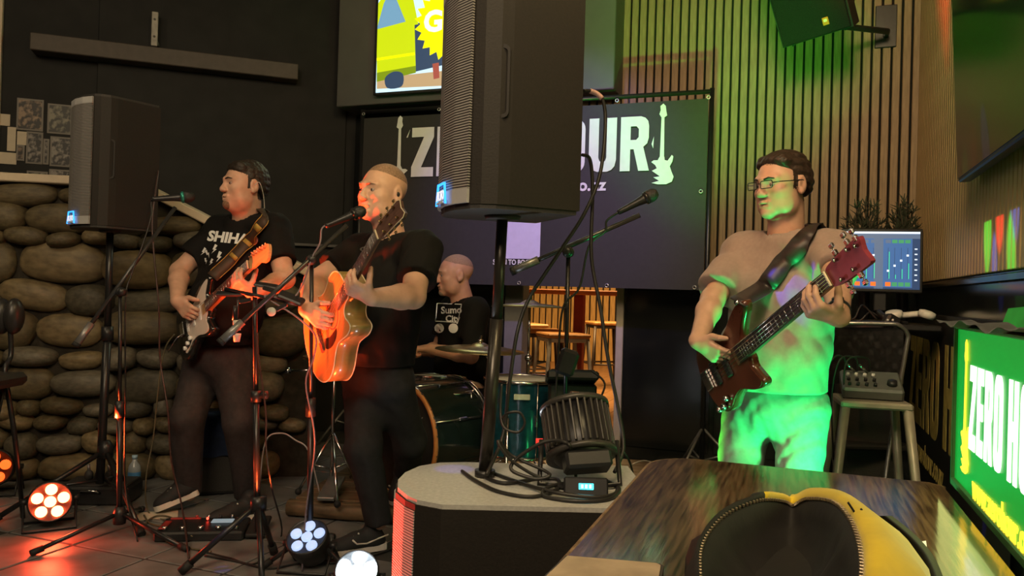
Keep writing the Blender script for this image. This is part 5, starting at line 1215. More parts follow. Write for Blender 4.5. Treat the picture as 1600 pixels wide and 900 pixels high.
# ------------------------------------------------------------------ furniture in the bar beyond
TL = mat('stool_timber', (.50, .24, .07), .4, var=.15); WLEG = mat('stool_white_metal', (.52, .48, .42), .4, metal=.3); DLEG = mat('stool_dark_metal', (.06, .045, .035), .4, metal=.4)
def bar_stool(label, p, h, legm, w=.40, rz=.3):
    t = thing('bar_stool', label, 'stool', M=Matrix.Translation((p.x, p.y, .05)) @ Matrix.Rotation(rz, 4, 'Z')); M = WM[t.name]
    MB().box((0, 0, h - .02), (w, w, .04), M, .012).build('seat', TL, t); MB().box((0, 0, h - .06), (w * .94, w * .94, .04), M, .006).build('apron', legm, t)
    for sx in (-1, 1):
        for sy in (-1, 1): MB().tube([M @ Vector((sx * w * .44, sy * w * .44, h - .05)), M @ Vector((sx * w * .58, sy * w * .58, 0))], [.024, .018], 4).build('leg', legm, t)
    for sx in (-1, 1): MB().rod(M @ Vector((sx * w * .53, -w * .53, .3)), M @ Vector((sx * w * .53, w * .53, .3)), .011).build('footrest', legm, t); MB().rod(M @ Vector((-w * .53, sx * w * .53, .3)), M @ Vector((w * .53, sx * w * .53, .3)), .011).build('footrest', legm, t)
def at(px, d): q = P(px, 500, d); return Vector((q.x, q.y, 0))
bar_stool('timber-topped white metal stool nearest the bar opening', at(880, 7.3), .78, WLEG, .42, .25)
bar_stool('timber-topped dark stool just left of the white stool in the bar', at(846, 8.0), .78, DLEG, .40, .1)
bar_stool('dark stool farthest left seen through the bar opening', at(822, 8.8), .80, DLEG, .40, .4)
bar_stool('dark stool at the right seen through the bar opening', at(945, 9.6), .82, DLEG, .40, .2)
q = at(880, 7.9); t = thing('bar_leaner', 'tall orange timber bar leaner with a red post in the next room', 'table', M=Matrix.Translation((q.x, q.y, .05)) @ Matrix.Rotation(-TH, 4, 'Z')); M = WM[t.name]
MB().box((0, 0, 1.17), (1.5, .6, .05), M, .008).build('top', mat('leaner_orange', (.60, .18, .03), .35, var=.12), t)
RP = mat('post_red', (.30, .045, .02), .5); MB().box((.17, 0, .57), (.10, .10, 1.15), M, .006).build('post', RP, t); MB().box((.17, 0, .02), (.5, .5, .04), M, .006).build('base', RP, t)
# ------------------------------------------------------------------ guitars
def guitar_frame(pa, da, pb, L, nref):
    A = P(*pa, da); lo, hi = da - L, da
    f = lambda d: (P(*pb, d) - A).length - L
    best = min((abs(f(lo + (hi - lo) * k / 400)), lo + (hi - lo) * k / 400) for k in range(401))
    B = P(*pb, best[1]); return frame(A, B - A, Vector(nref))
def strings(t, G, x0, x1, w0, w1, z0, z1, n, r=.0006, m=None):
    for k in range(n):
        u = k / (n - 1) - .5
        MB().rod(G @ Vector((x0, u * w0, z0)), G @ Vector((x1, u * w1, z1)), r * (1 + .25 * k), seg=5).build('string', m or CHROME, t)
def frets(t, G, nut, scale, n, w_nut, w_end, z, xmin, m=None):
    mb = None
    for k in range(1, n + 1):
        x = nut - scale * (1 - 2 ** (-k / 12))
        if x < xmin: break
        u = (nut - x) / (nut - xmin); w_ = w_nut + (w_end - w_nut) * u
        MB().rod(G @ Vector((x, -w_ / 2, z)), G @ Vector((x, w_ / 2, z)), .0012, seg=5).build('fret', CHROME, t)
ROSE = mat('rosewood', (.11, .06, .045), .3, var=.25, scale=20, stretch=(1, 8, 1)); MAPLE = mat('maple_neck', (.52, .33, .14), .3, var=.1, scale=10, stretch=(1, 8, 1)); MAHOG = mat('mahogany', (.16, .065, .03), .35, var=.2, scale=9, stretch=(1, 8, 1))
SPRUCE = mat('spruce_top_honey', (.62, .30, .09), .25, var=.10, scale=8, stretch=(1, 14, 1), coat=.4); SIDEW = mat('guitar_side_wood', (.30, .20, .06), .28, var=.12, scale=8, stretch=(1, 8, 1), coat=.4); BIND = mat('cream_binding', (.70, .60, .40), .4)
def tuner(t, G, p, side, m=CHROME, s=1.0):
    K = G @ Matrix.Translation(p)
    b = MB().lathe([(.004 * s, -.012), (.004 * s, .012), (.0055 * s, .012), (0, .016)], K, 10); b.box((0, side * .016 * s, -.006), (.012 * s, .014 * s, .010 * s), K, .003); b.rod(K @ Vector((0, side * .016 * s, -.006)), K @ Vector((0, side * .03 * s, -.006)), .002)
    o = b.build('tuning_peg', m, t); MB().box((0, side * .034 * s, -.006), (.014 * s, .011 * s, .008 * s), K, .003).build('peg_button', m, o)

# acoustic guitar
GA = guitar_frame((482, 557), 3.44, (617, 322), 1.02, (-.66, -.74, .12))
ac = thing('acoustic_guitar', 'honey coloured cutaway acoustic guitar held by the singer', 'guitar', M=GA)
up_ = [(0, 0), (.004, .06), (.03, .13), (.08, .18), (.14, .198), (.20, .185), (.26, .145), (.30, .128), (.34, .13), (.39, .145), (.44, .14), (.48, .11), (.50, .06), (.505, .028)]
dn_ = [(.505, -.028), (.47, -.034), (.435, -.05), (.425, -.08), (.44, -.115), (.44, -.14), (.40, -.148), (.34, -.133), (.30, -.128), (.26, -.145), (.20, -.185), (.14, -.198), (.08, -.18), (.03, -.13), (.004, -.06)]
ol = crom2(up_ + dn_, 4)
MB().prism(ol, -.098, -.003, GA, True).build('sides', SIDEW, ac)
hole = circ(.325, 0, .05, 28)
MB().flat([ol, hole], -.004, 0, GA).build('top', SPRUCE, ac, 'glossy honey coloured top')
MB().flat([circ(.325, 0, .050)], -.012, -.010, GA).build('sound_hole', FELT, ac)
MB().flat([circ(.325, 0, .062, 32), circ(.325, 0, .055, 32)], 0, .0006, GA).build('rosette', ROSE, ac)
for z in (-.001, -.097): MB().tube([GA @ Vector((x, y, z)) for x, y in ol], .0028, 6, closed=True).build('binding', BIND, ac)
MB().flat([crom2([(.20, -.04), (.25, -.06), (.30, -.066), (.33, -.07), (.30, -.10), (.24, -.105), (.19, -.08)], 4)], 0, .0012, GA).build('pick_guard', mat('tortoise_guard', (.05, .02, .012), .2), ac)
MB().box((.165, 0, .005), (.03, .16, .010), GA, .004).build('bridge', ROSE, ac)
MB().box((.168, 0, .012), (.004, .075, .006), GA).build('saddle', BIND, ac)
nk = MB(); nk.prism([(.40, -.027), (.86, -.0215), (.86, .0215), (.40, .027)], .002, .009, GA); nk.build('fretboard', ROSE, ac)
vs = []; fs = []
for i, x in enumerate((.49, .53, .86)):
    w_ = .0265 - .005 * i / 2; dz = (.06, .022, .018)[i]
    for k in range(9): a = PI * k / 8; vs.append((x, w_ * math.cos(a), .002 - dz * math.sin(a)))
for i in range(2):
    for k in range(8): fs.append((i * 9 + k, i * 9 + k + 1, i * 9 + 10 + k, i * 9 + 9 + k))
MB().add(vs, fs, GA, True).build('neck', MAHOG, ac)
HG = GA @ Matrix.Translation((.86, 0, .006)) @ Matrix.Rotation(math.radians(12), 4, 'Y')
MB().prism([(0, -.022), (.01, -.026), (.03, -.033), (.15, -.039), (.165, -.030), (.158, 0), (.165, .030), (.15, .039), (.03, .033), (.01, .026), (0, .022)], -.016, 0, HG).build('headstock', ROSE, ac)
MB().tube([HG @ Vector((x, y, -.001)) for x, y in [(.03, -.034), (.15, -.040), (.166, -.030), (.158, 0), (.166, .030), (.15, .040), (.03, .034)]], .002, 6).build('headstock_binding', BIND, ac)
GOLD = mat('gold_hardware', (.62, .46, .22), .25, metal=.9)
for k in range(3):
    for sg_ in (-1, 1): tuner(ac, HG, (.045 + .042 * k, sg_ * .024, .0), sg_, GOLD)
MB().box((.858, 0, .009), (.005, .044, .006), GA).build('nut', BIND, ac)
frets(ac, GA, .86, .645, 20, .043, .054, .0095, .41); strings(ac, GA, .168, .862, .056, .036, .015, .0125, 6)

# electric guitar
GE = guitar_frame((277, 524), 4.02, (421, 384), .97, (-.55, -.80, .15))
el = thing('electric_guitar', 'black electric guitar with a white scratchplate on the left guitarist', 'guitar', M=GE)
eo = crom2([(0, .02), (.015, .10), (.06, .155), (.12, .16), (.18, .13), (.22, .115), (.27, .125), (.33, .15), (.385, .155), (.40, .135), (.375, .10), (.35, .06), (.36, .02), (.355, -.03), (.335, -.055), (.345, -.09), (.36, -.125), (.34, -.142), (.29, -.14), (.24, -.12), (.19, -.115), (.14, -.135), (.09, -.165), (.04, -.16), (.008, -.10)], 4)
MB().prism(eo, -.042, 0, GE, True).build('body', mat('gloss_black', (.010, .010, .010), .18, coat=.5), el)
PG = mat('scratchplate_white', (.72, .62, .55), .35, var=.04)
MB().flat([crom2([(.075, -.125), (.12, -.12), (.16, -.09), (.12, -.045), (.12, .05), (.13, .085), (.18, .07), (.24, .085), (.32, .125), (.37, .135), (.385, .125), (.345, .06), (.345, -.03), (.325, -.06), (.335, -.10), (.33, -.125), (.29, -.125), (.23, -.105), (.17, -.105), (.13, -.12), (.09, -.14)], 4)], 0, .0025, GE).build('scratchplate', PG, el)
for x in (.135, .205, .275): MB().prism(rrect(x - .009, -.042, x + .009, .042, .009, 4), .002, .007, GE).build('pickup', WHITE, el)
MB().box((.075, 0, .006), (.04, .075, .012), GE, .003).build('bridge', CHROME, el)
MB().tube([GE @ Vector(v) for v in ((.08, -.03, .012), (.07, -.05, .04), (.0, -.075, .045), (-.03, -.085, .042))], .003, 6).build('tremolo_arm', CHROME, el)
for k in range(3): MB().lathe([(.012, .002), (.011, .016), (0, .017)], GE @ Matrix.Translation((.13 - .032 * k + .02, -.085 - .014 * k, 0)), 12).build('knob', WHITE, el)
MB().prism([(.345, -.028), (.79, -.0215), (.79, .0215), (.345, .028)], .004, .012, GE).build('fretboard', ROSE, el)
MB().prism([(.30, -.027), (.79, -.021), (.79, .021), (.30, .027)], -.016, .004, GE).build('neck', MAPLE, el)
MB().prism(crom2([(.785, -.021), (.83, -.028), (.87, -.03), (.90, -.05), (.935, -.052), (.955, -.03), (.965, .0), (.955, .02), (.90, .032), (.83, .044), (.80, .036), (.79, .022)], 3), -.014, .001, GE).build('headstock', MAPLE, el, 'maple headstock')
for k in range(6): tuner(el, GE, (.815 + .024 * k, .026 - .004 * k, .003), 1, CHROME, .8)
MB().box((.788, 0, .012), (.004, .042, .006), GE).build('nut', BIND, el)
frets(el, GE, .79, .648, 21, .042, .056, .0125, .35); strings(el, GE, .075, .79, .052, .035, .017, .0155, 6)

# bass guitar
GB = guitar_frame((1100, 600), 3.00, (1353, 388), 1.09, (-.50, -.85, .16)) @ Matrix.Scale(.96, 4)
bs = thing('bass_guitar', 'dark red brown bass guitar held by the man in glasses', 'guitar', M=GB)
BURST = mat('bass_body_red_brown', (.10, .030, .016), .22, var=.3, scale=5, coat=.5); HEADR = mat('bass_head_red', (.22, .035, .05), .3, var=.15)
bo = crom2([(0, .0), (.01, .08), (.05, .14), (.11, .155), (.18, .13), (.24, .11), (.31, .125), (.38, .155), (.45, .175), (.485, .165), (.475, .135), (.42, .095), (.375, .05), (.37, .0), (.37, -.04), (.36, -.07), (.375, -.115), (.385, -.15), (.355, -.165), (.30, -.15), (.24, -.125), (.18, -.135), (.12, -.165), (.06, -.16), (.015, -.10)], 4); bo = [(x, y * .88) for x, y in bo]
MB().prism(bo, -.042, -.006, GB, True).prism([(x * .985 + .003, y * .97) for x, y in bo], -.006, 0, GB).build('body', BURST, bs)
for x in (.13, .225): MB().box((x, 0, .006), (.035, .095, .014), GB, .004).build('pickup', PLB, bs)
MB().box((.045, 0, .006), (.05, .08, .012), GB, .003).build('bridge', CHROME, bs)
for (x, y) in ((.13, -.105), (.09, -.125), (.05, -.125)): MB().lathe([(.012, 0), (.012, .018), (.009, .021), (0, .021)], GB @ Matrix.Translation((x, y, 0)), 14).build('knob', CHROME, bs)
MB().prism([(.33, -.033), (.955, -.024), (.955, .024), (.33, .033)], .006, .013, GB).build('fretboard', mat('dark_fretboard', (.03, .018, .014), .4), bs)
MB().prism([(.30, -.031), (.955, -.023), (.955, .023), (.30, .031)], -.014, .006, GB).build('neck', MAHOG, bs)
MB().prism(crom2([(.95, -.024), (.985, -.036), (1.04, -.040), (1.10, -.042), (1.13, -.038), (1.125, 0), (1.135, .038), (1.10, .042), (1.04, .040), (.985, .036), (.95, .024)], 3), -.014, .003, GB).build('headstock', HEADR, bs, 'red headstock')
for k in range(2):
    for sg_ in (-1, 1): tuner(bs, GB, (1.005 + .062 * k + (.015 if sg_ > 0 else 0), sg_ * .028, .004), sg_, CHROME, 1.35)
tuner(bs, GB, (1.118, .02, .004), 1, CHROME, 1.35)
MB().box((.954, 0, .013), (.005, .048, .006), GB).build('nut', BIND, bs)
frets(bs, GB, .955, .86, 20, .047, .064, .0135, .34); strings(bs, GB, .05, .955, .066, .038, .019, .0165, 5, .0010)
# ------------------------------------------------------------------ people: smooth-union fields turned into one continuous skin
def make_axis(lo, hi, h, fines):
    pts = [lo]; x = lo
    while x < hi:
        st_ = h
        for a, b, f in fines:
            if a - h * .5 <= x <= b: st_ = min(st_, f)
        x += st_; pts.append(x)
    return np.array(pts, dtype=np.float32)
class Field:
    def __init__(s, lo, hi, h, fines=()):
        s.ax = [make_axis(lo[i], hi[i], h, [(f[0][i], f[1][i], f[2]) for f in fines]) for i in range(3)]
        s.F = np.full([len(a) for a in s.ax], 1.0, dtype=np.float32)
    def sl(s, lo, hi):
        r = []
        for i in range(3):
            a = int(np.searchsorted(s.ax[i], lo[i])); b = int(np.searchsorted(s.ax[i], hi[i])); r.append(slice(max(0, a - 1), min(len(s.ax[i]), b + 1)))
        return tuple(r)
    def xyz(s, sl): return s.ax[0][sl[0]][:, None, None], s.ax[1][sl[1]][None, :, None], s.ax[2][sl[2]][None, None, :]
    def put(s, sl, d, k, mode):
        if d.size == 0: return
        F = s.F[sl]
        if mode == 'add':
            if k > 0: h = np.maximum(k - np.abs(F - d), 0) / k; s.F[sl] = np.minimum(F, d) - h * h * k * .25
            else: s.F[sl] = np.minimum(F, d)
        else:
            d = -d
            if k > 0: h = np.maximum(k - np.abs(F - d), 0) / k; s.F[sl] = np.maximum(F, d) + h * h * k * .25
            else: s.F[sl] = np.maximum(F, d)
    def cap(s, a, b, ra, rb, k=.02, mode='add', cut=None):
        a = np.array(a, dtype=np.float32); b = np.array(b, dtype=np.float32); m = max(ra, rb) + k + .02
        sl = s.sl(np.minimum(a, b) - m, np.maximum(a, b) + m); X, Y, Z = s.xyz(sl); ab = b - a; L2 = float(ab @ ab) + 1e-12
        t = np.clip(((X - a[0]) * ab[0] + (Y - a[1]) * ab[1] + (Z - a[2]) * ab[2]) / L2, 0, 1)
        d = np.sqrt((X - a[0] - ab[0] * t) ** 2 + (Y - a[1] - ab[1] * t) ** 2 + (Z - a[2] - ab[2] * t) ** 2) - (ra + (rb - ra) * t)
        if cut is not None:      # flat end at b
            n = ab / math.sqrt(L2); d = np.maximum(d, (X - b[0]) * n[0] + (Y - b[1]) * n[1] + (Z - b[2]) * n[2] + cut)
        s.put(sl, d, k, mode)
    def ell(s, c, r, Rm=None, k=.02, mode='add'):
        c = np.array(c, dtype=np.float32); m = max(r) + k + .02; sl = s.sl(c - m, c + m); X, Y, Z = s.xyz(sl); X = X - c[0]; Y = Y - c[1]; Z = Z - c[2]
        if Rm is not None:
            Q = np.array(Rm, dtype=np.float32)
            U = X * Q[0, 0] + Y * Q[1, 0] + Z * Q[2, 0]; V = X * Q[0, 1] + Y * Q[1, 1] + Z * Q[2, 1]; W_ = X * Q[0, 2] + Y * Q[1, 2] + Z * Q[2, 2]
        else: U, V, W_ = X + 0 * Y + 0 * Z, Y + 0 * X + 0 * Z, Z + 0 * X + 0 * Y
        k0 = np.sqrt((U / r[0]) ** 2 + (V / r[1]) ** 2 + (W_ / r[2]) ** 2); k1 = np.sqrt((U / r[0] ** 2) ** 2 + (V / r[1] ** 2) ** 2 + (W_ / r[2] ** 2) ** 2) + 1e-6
        s.put(sl, k0 * (k0 - 1) / k1, k, mode)
    def plane(s, p, n, k=0.0):
        """keep the side against the normal"""
        X, Y, Z = s.ax[0][:, None, None], s.ax[1][None, :, None], s.ax[2][None, None, :]
        d = -((X - p[0]) * n[0] + (Y - p[1]) * n[1] + (Z - p[2]) * n[2]); s.put((slice(None),) * 3, d.astype(np.float32) + 0 * s.F, k, 'sub')
    def folds(s, amp, seed, freq=22, dirs=None):
        rs = np.random.RandomState(seed); X, Y, Z = s.ax[0][:, None, None], s.ax[1][None, :, None], s.ax[2][None, None, :]
        band = np.abs(s.F) < .03; n = np.zeros_like(s.F)
        idx = np.nonzero(band); x = s.ax[0][idx[0]]; y = s.ax[1][idx[1]]; z = s.ax[2][idx[2]]; v = np.zeros_like(x)
        for q in range(6):
            kx, ky, kz = rs.normal(0, 1, 3) * freq * (.6 + .25 * q); ph = rs.uniform(0, 6.28); w_ = np.sin(x * 9 + q) * 1.3 + np.sin(z * 7 + 2 * q)
            sn = np.sin(kx * x + ky * y + kz * z * .8 + ph + w_); v += (1 - np.abs(sn)) * 1.2 / (1 + .35 * q) - .45
        s.F[idx] += (amp * v * .5).astype(np.float32)
    def nets(s):
        F = s.F; ax = s.ax; nx, ny, nz = F.shape; B = F < 0
        c = B[:-1, :-1, :-1].astype(np.int8)
        tot = np.zeros((nx - 1, ny - 1, nz - 1), np.int8)
        for i in (0, 1):
            for j in (0, 1):
                for k in (0, 1): tot += B[i:nx - 1 + i, j:ny - 1 + j, k:nz - 1 + k]
        act = np.nonzero((tot > 0) & (tot < 8)); n = len(act[0]); ids = np.full(tot.shape, -1, np.int64); ids[act] = np.arange(n)
        I, J, K = act; acc = np.zeros((n, 3)); cnt = np.zeros(n)
        co = [(i, j, k) for i in (0, 1) for j in (0, 1) for k in (0, 1)]
        val = {o: F[I + o[0], J + o[1], K + o[2]].astype(np.float64) for o in co}
        for o in co:
            for a in range(3):
                if o[a] == 0:
                    p = list(o); p[a] = 1; p = tuple(p); v0, v1 = val[o], val[p]; m = (v0 < 0) != (v1 < 0); t = np.where(m, v0 / np.where(m, v0 - v1, 1), 0)
                    for q in range(3): acc[:, q] += m * (o[q] + (t if q == a else 0))
                    cnt += m
        acc /= np.maximum(cnt, 1)[:, None]; V = np.empty((n, 3))
        for q, ix in enumerate((I, J, K)): V[:, q] = ax[q][ix] + acc[:, q] * (ax[q][ix + 1] - ax[q][ix])
        quads = []
        for a in range(3):
            b, d = (a + 1) % 3, (a + 2) % 3
            s0 = [slice(None)] * 3; s1 = [slice(None)] * 3; s0[a] = slice(0, -1); s1[a] = slice(1, None)
            ch = B[tuple(s0)] != B[tuple(s1)]; e = np.array(np.nonzero(ch)); ok = (e[b] > 0) & (e[d] > 0) & (e[b] < F.shape[b] - 1) & (e[d] < F.shape[d] - 1); e = e[:, ok]
            def cell(db, dd): q = e.copy(); q[b] -= db; q[d] -= dd; return ids[q[0], q[1], q[2]]
            qd = np.stack([cell(1, 1), cell(0, 1), cell(0, 0), cell(1, 0)], 1); inside = B[e[0], e[1], e[2]]
            qd[~inside] = qd[~inside][:, ::-1]; quads.append(qd)
        Q = np.concatenate(quads); return V, Q
    def build(s, name, m, parent, smooth=1):
        V, Q = s.nets()
        for _ in range(smooth):       # light Laplacian smoothing
            A = np.zeros_like(V); c = np.zeros(len(V))
            for i in range(4):
                j = (i + 1) % 4; np.add.at(A, Q[:, i], V[Q[:, j]]); np.add.at(A, Q[:, j], V[Q[:, i]]); np.add.at(c, Q[:, i], 1); np.add.at(c, Q[:, j], 1)
            V = V * .5 + .5 * A / np.maximum(c, 1)[:, None]
        Wi = np.array(WM[parent.name].inverted()); V = V @ Wi[:3, :3].T + Wi[:3, 3]
        me = bpy.data.meshes.new(name); me.vertices.add(len(V)); me.vertices.foreach_set('co', V.astype(np.float32).ravel())
        me.loops.add(Q.size); me.loops.foreach_set('vertex_index', Q.astype(np.int32).ravel()); me.polygons.add(len(Q)); me.polygons.foreach_set('loop_start', np.arange(0, Q.size, 4, dtype=np.int32)); me.update(calc_edges=True); me.validate()
        me.polygons.foreach_set('use_smooth', [True] * len(me.polygons)); me.materials.append(m)
        o = bpy.data.objects.new(name, me); COL.objects.link(o); o.parent = parent; WM[o.name] = WM[parent.name].copy()
        return o

def ik(a, b, l1, l2, hint):
    a = Vector(a); b = Vector(b); d = b - a; L = d.length; u = d / L; L_ = min(L, (l1 + l2) * .995)
    x = (l1 * l1 - l2 * l2 + L_ * L_) / (2 * L_); h = math.sqrt(max(1e-6, l1 * l1 - x * x)); hv = Vector(hint); hv = (hv - u * hv.dot(u)).normalized()
    return a + u * x + hv * h
def fdir(yaw): y = math.radians(yaw); return Vector((-math.sin(y), -math.cos(y), 0))
def bframe(yaw, pitch=0, roll=0):
    f = fdir(yaw); z = Vector((0, 0, 1)); x = f.cross(z)
    Mx = Matrix((x, f, z)).transposed()
    return Mx @ Matrix.Rotation(math.radians(pitch), 3, 'X') @ Matrix.Rotation(math.radians(roll), 3, 'Y')
def hand_chain(wrist, d, n, thumb, curls, s=1.0, splay=.10, thumb_dir=None, lens=(.074, .084, .078, .060)):
    """returns (palm capsules, finger capsules). d: wrist to knuckles, n: where the palm faces, thumb: rough thumb side"""
    d = Vector(d).normalized(); n = Vector(n); n = (n - d * n.dot(d)).normalized(); sd = Vector(thumb); sd = (sd - d * sd.dot(d) - n * sd.dot(n)).normalized()
    w_ = Vector(wrist); palm = []; fing = []
    offs = (.031, .0105, -.0105, -.030); kl = (.088, .092, .088, .080)
    for i in range(4):
        kn_ = w_ + d * kl[i] * s + sd * offs[i] * s
        palm.append((w_ + sd * offs[i] * .62 * s + d * .012 * s, kn_, .0145 * s, .0125 * s))
        c1, c2, c3 = curls[i]; q = kn_; dd = (d + sd * splay * (offs[i] / .03)).normalized(); ang = 0
        for L_, c, r0, r1 in ((lens[i] * .46, c1, .0105, .0095), (lens[i] * .30, c2, .0095, .0088), (lens[i] * .26, c3, .0088, .0075)):
            ang += math.radians(c); v = (dd * math.cos(ang) + n * math.sin(ang)).normalized(); e = q + v * L_ * s * 1.06; fing.append((q, e, r0 * s, r1 * s)); q = e
    palm.append((w_ - d * .01, w_ + d * .03 * s, .024 * s, .024 * s))
    td = Vector(thumb_dir) if thumb_dir is not None else (d * .65 + sd * .6 + n * .4); td.normalize()
    t0 = w_ + d * .022 * s + sd * .022 * s + n * .004; t1 = t0 + (d * .55 + sd * .75 + n * .15).normalized() * .036 * s; t2 = t1 + td * .034 * s; t3 = t2 + (td + n * .25).normalized() * .028 * s
    palm.append((t0, t1, .016 * s, .0135 * s)); fing.append((t1, t2, .0125 * s, .0112 * s)); fing.append((t2, t3, .0112 * s, .0088 * s))
    return palm, fing

SHOEW = mat('shoe_sole_white', (.62, .58, .52), .6, var=.06); SHOEB = mat('shoe_canvas_black', (.014, .014, .015), .7)
def shoe(parent, heel, toe, upv, s=1.0, mark=False):
    """heel and toe points on the sole"""
    heel = Vector(heel); toe = Vector(toe); M = frame(heel, toe - heel, upv); L = (toe - heel).length
    so_ = crom2([(0, .0), (.01, .03), (.06, .036), (.14, .036), (.21, .047), (.26, .04), (.285, .012), (.285, -.012), (.26, -.036), (.21, -.043), (.14, -.034), (.06, -.034), (.01, -.03)], 3)
    k = L / .285; pts = [(x * k, y * s) for x, y in so_]
    t = MB().prism(pts, 0, .028 * s, M).build('shoe', SHOEW, parent)
    lo = [min((M @ Vector(c))[i] for c in ((0, -.08, 0), (L, .08, 0), (0, .08, .16), (L, -.08, .16), (0, -.08, .16), (L, .08, .16))) - .03 for i in range(3)]
    hi = [max((M @ Vector(c))[i] for c in ((0, -.08, 0), (L, .08, 0), (0, .08, .16), (L, -.08, .16), (0, -.08, .16), (L, .08, .16))) + .03 for i in range(3)]
    f = Field(lo, hi, .006); R3 = M.to_3x3()
    f.ell(M @ Vector((L * .72, 0, .026)), (L * .29, .044 * s, .048 * s), R3, .03); f.ell(M @ Vector((L * .28, 0, .035)), (L * .27, .037 * s, .055 * s), R3, .03); f.cap(M @ Vector((L * .22, 0, .05)), M @ Vector((L * .24, 0, .105)), .040 * s, .038 * s, .03); f.ell(M @ Vector((L * .5, 0, .05)), (L * .2, .036 * s, .045 * s), R3, .03)
    up = M.to_3x3() @ Vector((0, 0, 1)); f.plane(M @ Vector((0, 0, .024)), -up)
    u = f.build('upper', SHOEB, t)
    for q in range(4): x = L * (.46 + .08 * q); MB().rod(M @ Vector((x, -.024 * s, .088 - .010 * q)), M @ Vector((x + .012, .024 * s, .088 - .010 * q)), .004).build('lace', SHOEW, t)
    if mark:
        for sd in (-1, 1): MB().tube([M @ Vector((L * a, sd * .043 * s * b, c)) for a, b, c in ((.02, .86, .07), (.2, .98, .06), (.38, .98, .045), (.55, 1.02, .05), (.62, .98, .07))], .004, 6).build('side_stripe', SHOEW, t)
    return t

